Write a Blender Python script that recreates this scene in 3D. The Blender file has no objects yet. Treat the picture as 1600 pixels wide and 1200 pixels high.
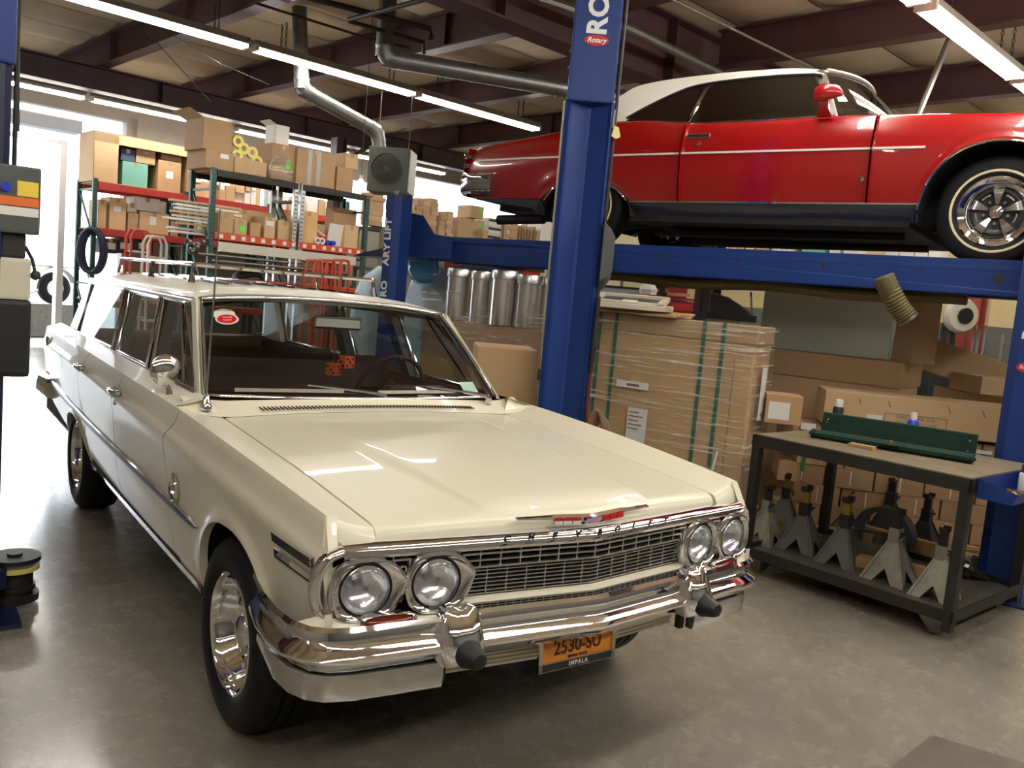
import bpy, bmesh, math, random
import numpy as np
from mathutils import Vector, Matrix, Euler
from math import sin, cos, pi, radians, sqrt, atan2
C = bpy.context.scene.collection
SC = bpy.context.scene
rnd = random.Random(7)
# ------------------------------------------------------------------ camera
CP = np.array([-1.79197, -2.78099, 1.555464]); YAW, PIT, ROL, FPX = 0.631529955, -0.102488217, 0.0887464389, 1333.4225
def _cam():
    f = np.array([sin(YAW)*cos(PIT), cos(YAW)*cos(PIT), sin(PIT)])
    r = np.array([cos(YAW), -sin(YAW), 0.]); u = np.cross(r, f)
    c, s = cos(ROL), sin(ROL)
    return np.array([c*r+s*u, -s*r+c*u, f])
CM = _cam()
cam_data = bpy.data.cameras.new('camera'); cam = bpy.data.objects.new('camera', cam_data); C.objects.link(cam)
cam_data.sensor_width = 36; cam_data.lens = 36*FPX/1600; cam_data.clip_start = .05
cam.matrix_world = Matrix(((CM[0][0], CM[1][0], -CM[2][0], CP[0]), (CM[0][1], CM[1][1], -CM[2][1], CP[1]), (CM[0][2], CM[1][2], -CM[2][2], CP[2]), (0, 0, 0, 1)))
SC.camera = cam
SC.view_settings.view_transform = 'Standard'; SC.view_settings.look = 'None'
SC.view_settings.exposure = -0.05; SC.view_settings.gamma = 1; SC.view_settings.use_curve_mapping = False
SC.cycles.max_bounces = 8; SC.cycles.transparent_max_bounces = 24; SC.cycles.caustics_reflective = False; SC.cycles.caustics_refractive = False
SC.cycles.sample_clamp_indirect = 6
# ------------------------------------------------------------------ world (bright hazy daylight outside the openings)
W = bpy.data.worlds.new('world'); SC.world = W; W.use_nodes = True
bg = W.node_tree.nodes['Background']; bg.inputs[0].default_value = (0.86, 0.93, 1.0, 1); bg.inputs[1].default_value = 6.0
# ------------------------------------------------------------------ building frame (turned 8 degrees from the wagon)
BA = radians(-8); EX = np.array([cos(BA), -sin(BA), 0]); EY = np.array([sin(BA), cos(BA), 0])
BROT = radians(8)
def B(X, Y, Z=0): return EX*X + EY*Y + np.array([0, 0, Z])
def ray(x, y): return CM.T @ np.array([(x-800)/FPX, (600-y)/FPX, 1.])
def onpl(x, y, P0, n):
    d = ray(x, y); return CP + d*(((np.array(P0, float)-CP) @ np.array(n, float))/(d @ np.array(n, float)))
def onz(x, y, z): return onpl(x, y, (0, 0, z), (0, 0, 1))
def dep(x, y, d): return CP + ray(x, y)*d
def toB(P): return np.array([P @ EX, P @ EY, P[2]])
def onB(x, y, Y): return toB(onpl(x, y, EY*Y, EY))
def onBX(x, y, X): return toB(onpl(x, y, EX*X, EX))
# ------------------------------------------------------------------ materials
MATS = {}
def nodes(m):
    m.use_nodes = True; nt = m.node_tree; return nt, nt.nodes['Principled BSDF']
def srgb(r, g, b):
    f = lambda c: (c/255/12.92) if c/255 <= .04045 else ((c/255+.055)/1.055)**2.4
    return (f(r), f(g), f(b), 1)
def mat(name, col, rough=.5, metal=0., coat=0., noise=0., nscale=8., bump=0., bscale=40., vary=0., trans=0., ior=1.5, spec=.5, emit=None, es=0., coords='Object', stretch=None):
    if name in MATS: return MATS[name]
    m = bpy.data.materials.new(name); nt, p = nodes(m)
    p.inputs['Base Color'].default_value = col; p.inputs['Roughness'].default_value = rough; p.inputs['Metallic'].default_value = metal
    p.inputs['Coat Weight'].default_value = coat; p.inputs['Coat Roughness'].default_value = .03
    p.inputs['Specular IOR Level'].default_value = spec; p.inputs['IOR'].default_value = ior
    p.inputs['Transmission Weight'].default_value = trans
    if emit is not None:
        p.inputs['Emission Color'].default_value = emit; p.inputs['Emission Strength'].default_value = es
    L = nt.links; N = nt.nodes
    tc = N.new('ShaderNodeTexCoord'); src = tc.outputs[coords]
    if stretch:
        mp = N.new('ShaderNodeMapping'); mp.inputs['Scale'].default_value = stretch; L.new(src, mp.inputs[0]); src = mp.outputs[0]
    out = None
    if noise > 0 or vary > 0:
        val = None
        if noise > 0:
            nz = N.new('ShaderNodeTexNoise'); nz.inputs['Scale'].default_value = nscale; nz.inputs['Detail'].default_value = 6; nz.inputs['Roughness'].default_value = .65
            L.new(src, nz.inputs['Vector'])
            mr = N.new('ShaderNodeMapRange'); mr.inputs[1].default_value = .25; mr.inputs[2].default_value = .75
            mr.inputs[3].default_value = 1-noise; mr.inputs[4].default_value = 1+noise; L.new(nz.outputs['Fac'], mr.inputs[0]); val = mr.outputs[0]
        if vary > 0:
            oi = N.new('ShaderNodeObjectInfo'); mr2 = N.new('ShaderNodeMapRange'); mr2.inputs[3].default_value = 1-vary; mr2.inputs[4].default_value = 1+vary*.6
            L.new(oi.outputs['Random'], mr2.inputs[0])
            if val is None: val = mr2.outputs[0]
            else:
                mm = N.new('ShaderNodeMath'); mm.operation = 'MULTIPLY'; L.new(val, mm.inputs[0]); L.new(mr2.outputs[0], mm.inputs[1]); val = mm.outputs[0]
        mx = N.new('ShaderNodeVectorMath'); mx.operation = 'SCALE'; mx.inputs[0].default_value = col[:3]; L.new(val, mx.inputs['Scale'])
        L.new(mx.outputs[0], p.inputs['Base Color'])
    if bump > 0:
        nb = N.new('ShaderNodeTexNoise'); nb.inputs['Scale'].default_value = bscale; nb.inputs['Detail'].default_value = 4; L.new(src, nb.inputs['Vector'])
        bp = N.new('ShaderNodeBump'); bp.inputs['Strength'].default_value = bump; bp.inputs['Distance'].default_value = .01; L.new(nb.outputs['Fac'], bp.inputs['Height']); L.new(bp.outputs[0], p.inputs['Normal'])
    MATS[name] = m; return m
def thinfresnel(nt, ior):
    """same mirror share from both sides of a thin sheet"""
    N = nt.nodes; L = nt.links; f = N.new('ShaderNodeFresnel'); g = N.new('ShaderNodeNewGeometry'); m = N.new('ShaderNodeMapRange')
    m.inputs[3].default_value = ior; m.inputs[4].default_value = 1/ior; L.new(g.outputs['Backfacing'], m.inputs[0]); L.new(m.outputs[0], f.inputs['IOR']); return f
def glassmat(name, tint, refl=1.0):
    """thin sheet of glass: clear transparency tinted by the pane plus a Fresnel mirror"""
    if name in MATS: return MATS[name]
    m = bpy.data.materials.new(name); m.use_nodes = True; nt = m.node_tree; N = nt.nodes; L = nt.links
    N.remove(N['Principled BSDF']); out = N['Material Output']
    t = N.new('ShaderNodeBsdfTransparent'); t.inputs[0].default_value = tint
    g = N.new('ShaderNodeBsdfGlossy'); g.inputs['Roughness'].default_value = .01; g.inputs[0].default_value = (refl, refl, refl, 1)
    f = thinfresnel(nt, 1.5)
    mx = N.new('ShaderNodeMixShader'); L.new(f.outputs[0], mx.inputs[0]); L.new(t.outputs[0], mx.inputs[1]); L.new(g.outputs[0], mx.inputs[2]); L.new(mx.outputs[0], out.inputs[0])
    MATS[name] = m; return m
M_cream = mat('cream_paint', srgb(230, 224, 202), .36, coat=.35, noise=.015, nscale=2, spec=.35)
M_chrome = mat('chrome', (.86, .86, .87, 1), .045, 1.0)
M_chromed = mat('worn_chrome', (.62, .62, .62, 1), .16, 1.0, noise=.12, nscale=14)
M_satin = mat('satin_aluminium', (.62, .62, .62, 1), .30, 1.0)
M_black = mat('black_rubber', (.007, .007, .007, 1), .5, bump=.1, bscale=90)
M_tyre = mat('tyre_rubber', (.005, .005, .0055, 1), .6, spec=.25, noise=.2, nscale=20)
M_whitewall = mat('whitewall', srgb(230, 215, 180), .6)
M_dark = mat('dark_void', (.006, .006, .006, 1), .9)
M_under = mat('undercoating', (.012, .012, .013, 1), .7, noise=.4, nscale=6)
M_glass = glassmat('car_glass', (.62, .68, .68, 1))
M_glassd = glassmat('dark_car_glass', (.55, .62, .58, 1))
M_lens = None
M_clear = glassmat('clear_sheet', (.95, .97, .98, 1)); M_lens = glassmat('headlamp_glass', (.97, .98, 1, 1))
M_maroon = mat('maroon_vinyl', srgb(64, 15, 19), .45, noise=.1)
M_amber = mat('amber_plastic', srgb(120, 34, 12), .2, coat=.5)
M_red = mat('red_paint', srgb(150, 3, 7), .25, coat=1.0)
M_redplas = mat('red_enamel', srgb(205, 30, 35), .35)
M_canvas = mat('white_vinyl_top', srgb(232, 228, 216), .7, bump=.08, bscale=200)
M_blue = mat('blue_lift_paint', srgb(18, 50, 116), .48, noise=.12, nscale=5, spec=.35, bump=.03, bscale=60)
M_blued = mat('dark_blue_lift_paint', srgb(11, 25, 60), .4, noise=.15, nscale=5, coat=.2)
M_grey = mat('grey_plastic', srgb(70, 74, 74), .5)
M_steel = mat('bare_steel', srgb(120, 116, 108), .45, .7, noise=.25, nscale=12)
M_steeld = mat('dark_oily_steel', srgb(44, 42, 40), .55, .4, noise=.3, nscale=10, bump=.1)
M_galv = mat('galvanised_duct', srgb(128, 128, 124), .42, .85, noise=.18, nscale=9)
M_maroonsteel = mat('maroon_primer_steel', srgb(74, 44, 46), .6, noise=.18, nscale=3)
M_darkbeam = mat('dark_primer_steel', srgb(62, 42, 46), .6, noise=.2, nscale=3)
M_greenrack = mat('green_rack_steel', srgb(46, 84, 76), .5, noise=.15)
M_orange = mat('orange_rack_steel', srgb(196, 74, 44), .5, noise=.12)
M_redrack = mat('red_rack_steel', srgb(176, 52, 50), .5, noise=.12)
M_card = mat('cardboard', srgb(200, 168, 128), .8, noise=.06, nscale=5, vary=.22)
M_cardb = mat('brown_cardboard', srgb(178, 143, 106), .8, noise=.07, nscale=4, vary=.15)
M_cardd = mat('cardboard_inside', srgb(120, 84, 52), .85)
M_white = mat('white_card', srgb(232, 228, 220), .7, vary=.08)
M_paper = mat('paper_label', srgb(226, 224, 220), .7)
M_tape = mat('packing_tape', srgb(176, 140, 96), .25)
M_wood = mat('rough_wood', srgb(176, 140, 92), .7, noise=.2, nscale=6, stretch=(1, 8, 1))
M_green = mat('dark_green_fleece', srgb(10, 44, 32), .95, noise=.35, nscale=60, bump=.5, bscale=150)
M_text = mat('black_print', (.015, .015, .015, 1), .6)
M_textw = mat('white_print', srgb(235, 235, 235), .5)
M_textr = mat('red_print', srgb(190, 25, 35), .5)
M_textg = mat('grey_print', srgb(110, 100, 92), .6)
M_strap = mat('green_strap', srgb(40, 110, 90), .4)
M_lime = mat('lime_sticker', srgb(100, 225, 60), .6)
M_teal = mat('teal_print', srgb(120, 180, 165), .6)
M_bluep = mat('blue_plastic', srgb(20, 50, 190), .35)
M_yellow = mat('yellow_tape', srgb(225, 210, 110), .5)
M_bluefilm = mat('blue_plastic_film', srgb(212, 234, 248), .15, trans=.12, ior=1.2, bump=.6, bscale=9)
# shrink film: mostly clear with wrinkled highlights
def film(name, dens, wr):
    m = bpy.data.materials.new(name); m.use_nodes = True; nt = m.node_tree; N = nt.nodes; L = nt.links
    N.remove(N['Principled BSDF']); out = N['Material Output']
    t = N.new('ShaderNodeBsdfTransparent'); t.inputs[0].default_value = (.97, .97, .96, 1)
    g = N.new('ShaderNodeBsdfGlossy'); g.inputs['Roughness'].default_value = .14; g.inputs[0].default_value = (.95, .95, .95, 1)
    d = N.new('ShaderNodeBsdfDiffuse'); d.inputs[0].default_value = (.85, .82, .76, 1)
    tc = N.new('ShaderNodeTexCoord'); mp = N.new('ShaderNodeMapping'); mp.inputs['Scale'].default_value = (1.2, 1.2, 26)
    L.new(tc.outputs['Object'], mp.inputs[0])
    mp.inputs['Rotation'].default_value = (.10, .05, 0)
    nz = N.new('ShaderNodeTexNoise'); nz.inputs['Scale'].default_value = 1.6; nz.inputs['Detail'].default_value = 8; nz.inputs['Roughness'].default_value = .7; L.new(mp.outputs[0], nz.inputs['Vector'])
    bp = N.new('ShaderNodeBump'); bp.inputs['Strength'].default_value = wr; bp.inputs['Distance'].default_value = .02; L.new(nz.outputs['Fac'], bp.inputs['Height']); L.new(bp.outputs[0], g.inputs['Normal'])
    mr = N.new('ShaderNodeMapRange'); mr.inputs[1].default_value = .53; mr.inputs[2].default_value = .66; mr.inputs[3].default_value = .02; mr.inputs[4].default_value = dens*2.0; L.new(nz.outputs['Fac'], mr.inputs[0])
    f = thinfresnel(nt, 1.4); L.new(bp.outputs[0], f.inputs['Normal'])
    a = N.new('ShaderNodeMixShader'); L.new(f.outputs[0], a.inputs[0]); L.new(t.outputs[0], a.inputs[1]); L.new(g.outputs[0], a.inputs[2])
    b = N.new('ShaderNodeMixShader'); L.new(mr.outputs[0], b.inputs[0]); L.new(a.outputs[0], b.inputs[1]); L.new(d.outputs[0], b.inputs[2])
    L.new(b.outputs[0], out.inputs[0]); MATS[name] = m; return m
M_film = film('stretch_film', .42, .6)
M_filmp = film('clear_poly_bag', .5, 1.0)
# ------------------------------------------------------------------ mesh helpers
class MB:
    def __init__(s): s.v = []; s.f = []; s.m = []; s.cur = 0
    def add(s, vs, fs):
        o = len(s.v); s.v += [tuple(map(float, p)) for p in vs]; s.f += [tuple(i+o for i in f) for f in fs]; s.m += [s.cur]*len(fs); return s
    def box(s, c, d, rot=None):
        x, y, z = d[0]/2, d[1]/2, d[2]/2
        vs = [Vector(p) for p in ((-x, -y, -z), (x, -y, -z), (x, y, -z), (-x, y, -z), (-x, -y, z), (x, -y, z), (x, y, z), (-x, y, z))]
        if rot is not None: R = Euler(rot).to_matrix() if not isinstance(rot, Matrix) else rot; vs = [R @ v for v in vs]
        return s.add([v+Vector(c) for v in vs], [(0, 3, 2, 1), (4, 5, 6, 7), (0, 1, 5, 4), (1, 2, 6, 5), (2, 3, 7, 6), (3, 0, 4, 7)])
    def span(s, a, b): return s.box([(a[i]+b[i])/2 for i in range(3)], [abs(b[i]-a[i]) for i in range(3)])
    def bar(s, p0, p1, w, h, up=(0, 0, 1)):
        p0 = Vector(p0); p1 = Vector(p1); d = (p1-p0).normalized(); u = Vector(up); r = d.cross(u)
        if r.length < 1e-5: r = d.cross(Vector((1, 0, 0)))
        r.normalize(); u = r.cross(d)
        vs = [p+r*a*w/2+u*b*h/2 for p in (p0, p1) for a, b in ((-1, -1), (1, -1), (1, 1), (-1, 1))]
        return s.add(vs, [(0, 1, 2, 3), (7, 6, 5, 4), (0, 4, 5, 1), (1, 5, 6, 2), (2, 6, 7, 3), (3, 7, 4, 0)])
    def tube(s, pts, r, n=8, closed=False, caps=True):
        P = [Vector(p) for p in pts]; k = len(P); rs = r if hasattr(r, '__len__') else [r]*k
        rings = []; pn = None
        for i in range(k):
            if closed: t = P[(i+1) % k]-P[i-1]
            else: t = P[min(i+1, k-1)]-P[max(i-1, 0)]
            t.normalize()
            if pn is None:
                a = Vector((0, 0, 1)) if abs(t.z) < .9 else Vector((1, 0, 0)); pn = (a-t*a.dot(t)).normalized()
            else: pn = (pn-t*pn.dot(t)).normalized()
            b = t.cross(pn); rings.append([P[i]+(pn*cos(2*pi*j/n)+b*sin(2*pi*j/n))*rs[i] for j in range(n)])
        vs = [p for q in rings for p in q]; fs = []
        for i in range(k if closed else k-1):
            j2 = (i+1) % k
            for j in range(n): fs.append((i*n+j, i*n+(j+1) % n, j2*n+(j+1) % n, j2*n+j))
        if caps and not closed: fs += [tuple(range(n))[::-1], tuple((k-1)*n+j for j in range(n))]
        return s.add(vs, fs)
    def cyl(s, p0, p1, r0, r1=None, n=16): return s.tube([p0, p1], [r0, r0 if r1 is None else r1], n)
    def lathe(s, prof, n=32, M=None, closed=False):
        """prof: (radius, axial) pairs about local X axis, M places it"""
        vs = []; k = len(prof)
        for r, a in prof:
            for j in range(n):
                t = 2*pi*j/n; v = Vector((a, r*cos(t), r*sin(t))); vs.append(M @ v if M else v)
        fs = []
        for i in range(k if closed else k-1):
            i2 = (i+1) % k
            for j in range(n): fs.append((i*n+j, i*n+(j+1) % n, i2*n+(j+1) % n, i2*n+j))
        return s.add(vs, fs)
    def loft(s, rings, closed_ring=True, caps=False):
        n = len(rings[0]); vs = [p for q in rings for p in q]; fs = []
        for i in range(len(rings)-1):
            for j in range(n if closed_ring else n-1): fs.append((i*n+j, i*n+(j+1) % n, (i+1)*n+(j+1) % n, (i+1)*n+j))
        if caps: fs += [tuple(range(n))[::-1], tuple((len(rings)-1)*n+j for j in range(n))]
        return s.add(vs, fs)
    def grid(s, fn, us, vs_):
        return s.loft([[fn(u, v) for v in vs_] for u in us], False)
    def prism(s, poly, d, M=None):
        """poly in XZ plane extruded +-d/2 along Y"""
        vs = [Vector((x, -d/2, z)) for x, z in poly]+[Vector((x, d/2, z)) for x, z in poly]; n = len(poly)
        if M: vs = [M @ v for v in vs]
        return s.add(vs, [tuple(range(n)), tuple(range(2*n-1, n-1, -1))]+[(i, i+n, (i+1) % n+n, (i+1) % n) for i in range(n)])
    def mirror(s, ax=0):
        n = len(s.v); o = n
        s.v += [tuple((-c if i == ax else c) for i, c in enumerate(p)) for p in s.v[:n]]
        s.f += [tuple(i+o for i in f[::-1]) for f in s.f]; s.m += list(s.m); return s
    def mesh(s, name, mats, smooth=None, bevel=0, fix=True):
        me = bpy.data.meshes.new(name); me.from_pydata(s.v, [], s.f)
        for m in (mats if isinstance(mats, (list, tuple)) else [mats]): me.materials.append(m)
        if any(s.m): me.polygons.foreach_set('material_index', s.m)
        if fix or bevel:
            bm = bmesh.new(); bm.from_mesh(me)
            if bevel:
                bmesh.ops.remove_doubles(bm, verts=bm.verts, dist=1e-5)
                bmesh.ops.bevel(bm, geom=[e for e in bm.edges if len(e.link_faces) == 2 and e.calc_face_angle() > .4], offset=bevel, segments=2, profile=.7, affect='EDGES')
            bmesh.ops.recalc_face_normals(bm, faces=bm.faces)
            bm.to_mesh(me); bm.free()
        if smooth is not None:
            me.shade_smooth(); me.set_sharp_from_angle(angle=radians(smooth))
        me.update(); return me
    def build(s, name, mats, parent=None, smooth=None, bevel=0, loc=None, rot=None, solid=0, label=None, fix=True, sub=0):
        o = bpy.data.objects.new(name, s.mesh(name, mats, smooth, bevel, fix)); C.objects.link(o)
        if parent is not None: o.parent = parent
        if loc is not None: o.location = [float(c) for c in loc]
        if rot is not None: o.rotation_euler = rot if hasattr(rot, '__len__') else (0, 0, rot)
        if solid:
            md = o.modifiers.new('thick', 'SOLIDIFY'); md.thickness = abs(solid); md.offset = -1 if solid > 0 else 1
        if label: o['label'] = label
        return o
def thing(name, label, cat, loc=(0, 0, 0), rot=0, group=None):
    o = bpy.data.objects.new(name, None); C.objects.link(o); o.location = [float(c) for c in loc]
    o.rotation_euler = rot if hasattr(rot, '__len__') else (0, 0, rot); o['label'] = label; o['category'] = cat; o.empty_display_size = .1
    if group: o['group'] = group
    return o
def tag(o, label, cat, group=None):
    o['label'] = label; o['category'] = cat
    if group: o['group'] = group
    return o
def struct(o): o['kind'] = 'structure'; return o
def copy_tree(o, parent=None):
    c = o.copy(); C.objects.link(c)
    if parent is not None: c.parent = parent
    for ch in list(o.children): copy_tree(ch, c)
    return c
def pch(*pts):
    xs = [p[0] for p in pts]; ys = [p[1] for p in pts]; n = len(xs)
    h = [xs[i+1]-xs[i] for i in range(n-1)]; d = [(ys[i+1]-ys[i])/h[i] for i in range(n-1)]
    m = [d[0]]+[0 if d[i-1]*d[i] <= 0 else 2*d[i-1]*d[i]/(d[i-1]+d[i]) for i in range(1, n-1)]+[d[-1]]
    def f(x):
        if x <= xs[0]: return ys[0]
        if x >= xs[-1]: return ys[-1]
        i = max(j for j in range(n-1) if xs[j] <= x); t = (x-xs[i])/h[i]
        return (2*t**3-3*t*t+1)*ys[i]+(t**3-2*t*t+t)*h[i]*m[i]+(-2*t**3+3*t*t)*ys[i+1]+(t**3-t*t)*h[i]*m[i+1]
    return f
def lin(a, b, n): return [a+(b-a)*i/(n-1) for i in range(n)]
def text(body, size, m, parent, M, name='lettering', bold=.0, ext=.002, space=1.0, align='CENTER', shear=0, sx=1.0):
    cu = bpy.data.curves.new('t', 'FONT'); cu.body = body; cu.size = size; cu.align_x = align; cu.align_y = 'CENTER'; cu.extrude = ext; cu.offset = bold; cu.space_character = space; cu.shear = shear; cu.resolution_u = 3
    t = bpy.data.objects.new('t', cu); C.objects.link(t)
    me = bpy.data.meshes.new_from_object(t.evaluated_get(bpy.context.evaluated_depsgraph_get())); bpy.data.objects.remove(t); bpy.data.curves.remove(cu)
    if sx != 1.0: me.transform(Matrix.Diagonal((sx, 1, 1, 1)))
    me.transform(M); me.name = name; me.materials.clear(); me.materials.append(m)
    o = bpy.data.objects.new(name, me); C.objects.link(o); o.parent = parent; return o
def frame(o, x, y, n=None):
    """matrix with local x along x, local y along y, at o"""
    x = Vector(x).normalized(); y = Vector(y).normalized(); z = x.cross(y)
    return Matrix(((x.x, y.x, z.x, o[0]), (x.y, y.y, z.y, o[1]), (x.z, y.z, z.z, o[2]), (0, 0, 0, 1)))
# ================================================================== SETTING
def concrete():
    m = bpy.data.materials.new('concrete_floor'); nt, p = nodes(m); N = nt.nodes; L = nt.links
    tc = N.new('ShaderNodeTexCoord')
    def nz(s, d=8, r=.6):
        n = N.new('ShaderNodeTexNoise'); n.inputs['Scale'].default_value = s; n.inputs['Detail'].default_value = d; n.inputs['Roughness'].default_value = r; L.new(tc.outputs['Object'], n.inputs['Vector']); return n
    a = nz(.9); b = nz(9, 10, .72); c = nz(45, 4)
    r1 = N.new('ShaderNodeValToRGB'); e = r1.color_ramp.elements; e[0].position = .3; e[0].color = srgb(120, 114, 102); e[1].position = .72; e[1].color = srgb(160, 153, 138)
    L.new(a.outputs['Fac'], r1.inputs[0])
    r2 = N.new('ShaderNodeValToRGB'); e = r2.color_ramp.elements; e[0].position = .25; e[0].color = (.78, .77, .76, 1); e[1].position = .70; e[1].color = (1.08, 1.07, 1.04, 1)
    L.new(b.outputs['Fac'], r2.inputs[0])
    mx = N.new('ShaderNodeMix'); mx.data_type = 'RGBA'; mx.blend_type = 'MULTIPLY'; mx.inputs[0].default_value = .35; L.new(r1.outputs[0], mx.inputs[6]); L.new(r2.outputs[0], mx.inputs[7])
    p.inputs['Coat Weight'].default_value = .7; p.inputs['Coat Roughness'].default_value = .16
    # oil drips
    v = N.new('ShaderNodeTexVoronoi'); v.inputs['Scale'].default_value = 1.3; L.new(tc.outputs['Object'], v.inputs['Vector'])
    r3 = N.new('ShaderNodeValToRGB'); e = r3.color_ramp.elements; e[0].position = .010; e[0].color = (.35, .34, .33, 1); e[1].position = .03; e[1].color = (1, 1, 1, 1); L.new(v.outputs['Distance'], r3.inputs[0])
    m2 = N.new('ShaderNodeMix'); m2.data_type = 'RGBA'; m2.blend_type = 'MULTIPLY'; m2.inputs[0].default_value = .35; L.new(mx.outputs[2], m2.inputs[6]); L.new(r3.outputs[0], m2.inputs[7])
    L.new(m2.outputs[2], p.inputs['Base Color'])
    mr = N.new('ShaderNodeMapRange'); mr.inputs[1].default_value = .3; mr.inputs[2].default_value = .7; mr.inputs[3].default_value = .20; mr.inputs[4].default_value = .32; L.new(b.outputs['Fac'], mr.inputs[0]); L.new(mr.outputs[0], p.inputs['Roughness'])
    ad = N.new('ShaderNodeMath'); L.new(b.outputs['Fac'], ad.inputs[0]); L.new(c.outputs['Fac'], ad.inputs[1])
    bp = N.new('ShaderNodeBump'); bp.inputs['Strength'].default_value = .12; bp.inputs['Distance'].default_value = .006; L.new(ad.outputs[0], bp.inputs['Height']); L.new(bp.outputs[0], p.inputs['Normal'])
    return m
M_conc = concrete()
M_deck = mat('roof_deck_insulation', srgb(184, 166, 140), .75, noise=.22, nscale=1.2, stretch=(1, .5, 1))
M_wallc = mat('cream_block_paint', srgb(236, 214, 160), .7, noise=.05)
M_wallg = mat('grey_block_paint', srgb(112, 112, 108), .65, noise=.08)
M_walld = mat('drab_metal_wall', srgb(150, 140, 130), .7, noise=.08)
M_asph = mat('pale_asphalt', srgb(170, 170, 168), .9, noise=.1)
XL, XR, YF, YB, ZC = -7., 13.3, -7., 13.2, 4.78
def bstruct(name, a, b, m):
    o = MB().span(a, b).build(name, m); o.rotation_euler = (0, 0, BROT); return struct(o)
floor = bstruct('floor', (XL, YF, -.1), (XR, YB, 0), M_conc)
_p = [toB(onz(1455, 1150, 0)), toB(onz(1388, 1204, 0)), toB(onz(1612, 1196, 0))]; _q = _p[1]+_p[2]-_p[0]; _e = (_p[1]-_p[0])*.3
_poly = [_p[0], _p[1]+_e, _q+_e, _p[2]]
MB().loft([[(p[0], p[1], z) for p in _poly] for z in (.0005, .004)], True, True).build('concrete_patch', mat('dark_concrete', srgb(86, 78, 68), .5, noise=.15), floor)
bstruct('ground', (XL-12, YB, -.15), (XR+6, YB+30, -.02), M_asph)
bstruct('wall_left', (XL-.2, YF, 0), (XL, YB, ZC), M_walld)
wr = bstruct('wall_right', (XR, YF, 1.75), (XR+.2, YB, ZC), M_wallc)
bstruct('baseboard_right', (XR-.012, YF, 0), (XR+.2, YB, 1.75), M_wallg)
bstruct('wall_front', (XL, YF-.2, 0), (XR, YF, ZC), mat('dark_metal_wall', srgb(92, 88, 82), .7))
# back wall: tall door opening at the left, clerestory band at the right
wb = MB(); DX0, DX1, DZ = -0.8, 3.3, 3.95
wb.span((XL, YB, 0), (DX0, YB+.2, ZC)); wb.span((DX0, YB, DZ), (DX1, YB+.2, ZC)); wb.span((DX1, YB, 0), (XR, YB+.2, 2.75)); wb.span((DX1, YB, 3.70), (9.3, YB+.2, ZC)); wb.span((9.3, YB, 4.02), (XR, YB+.2, ZC))
for x in (DX1+.1, 6.1, 9.3, XR-.1): wb.span((x-.08, YB, 2.75), (x+.08, YB+.2, 4.02))
o = wb.build('wall_back', M_walld); o.rotation_euler = (0, 0, BROT); struct(o)
for k, (x0, x1) in enumerate(((DX1+.18, 6.02), (6.18, 9.22), (9.38, XR-.18))):
    o = MB().span((x0, YB+.09, 2.75), (x1, YB+.1, 4.02 if k == 2 else 3.70)).build('window_%d' % (k+1), M_clear); o.rotation_euler = (0, 0, BROT); struct(o)
# roof: deck strips (panels), joists, main frames
ceil = bstruct('ceiling', (XL, YF, ZC+.06), (XR, YB, ZC+.16), M_deck)
pw = 1.02; prof = [(t-.5)*pw for t in lin(0.012, .988, 7)]
pm = MB(); pm.loft([[(x, t, .045-.075*(1-(2*abs(t)/pw)**2)) for t in prof] for x in (XL+.02, XR-.02)], False)
pme = pm.mesh('roof_panel', M_deck, 60)
for i in range(20):
    y = YF+.5+i*pw
    if y > YB-.3: break
    o = bpy.data.objects.new('roof_panel', pme); C.objects.link(o); o.parent = ceil; o.location = (0, y, ZC)
def ibeam(name, p0, p1, h, w, m, label, t=.02):
    """I section; p0,p1 on the bottom face (building frame)"""
    p0 = np.array(p0, float); p1 = np.array(p1, float); d = p1-p0; ln = np.linalg.norm(d)
    mb = MB(); mb.span((0, -w/2, 0), (ln, w/2, t)); mb.span((0, -w/2, h-t), (ln, w/2, h)); mb.span((0, -t/2, t), (ln, t/2, h-t))
    for k in range(1, int(ln/2.5)+1): mb.span((k*2.5, -w/2+.01, t), (k*2.5+.015, w/2-.01, h-t))
    o = mb.build(name, m, loc=B(*p0), rot=BROT+atan2(d[1], d[0])); tag(o, label, 'beam'); return o
ibeam('main_beam', (XL+.05, 11.15, 3.98), (XR-.05, 11.15, 3.98), .34, .26, M_darkbeam, 'long dark steel roof beam running above the racks of boxes')
ibeam('main_beam', (XL+.05, 3.5, 3.98), (XR-.05, 3.5, 3.98), .72, .30, M_maroonsteel, 'deep maroon roof girder behind the tall blue post, over the red car')
for X, w in ((-2., 'leftmost, half hidden by the left lift column'), (.1, 'over the open doorway'), (2.2, 'crossing above the long tube light near its left end'), (4.2, 'above the big galvanised duct'), (6.3, 'meeting the girder over the red car trunk'), (8.6, 'above the red car roof')):
    ibeam('roof_joist', (X, 13.1, 4.33), (X, 3.68, 4.33), .40, .17, M_maroonsteel, 'maroon roof joist '+w)
for X, w in ((6.3, 'over the red car roof, this side of the girder'), (8.75, 'over the red car hood, this side of the girder'), (4.2, 'this side of the girder, above the blue post')):
    ibeam('roof_joist', (X, 3.3, 4.33), (X, -5.5, 4.33), .40, .17, M_maroonsteel, 'maroon roof joist '+w)
# knee braces and small steel under the main beam
for a, b in (((6.0, 11.1, 3.5), (6.8, 11.1, 4.0)),):
    tag(MB().bar((0, 0, 0), [b[i]-a[i] for i in range(3)], .06, .06).build('knee_brace', M_darkbeam, loc=B(*a), rot=BROT), 'dark diagonal brace under the long beam near the heater', 'brace')
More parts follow.
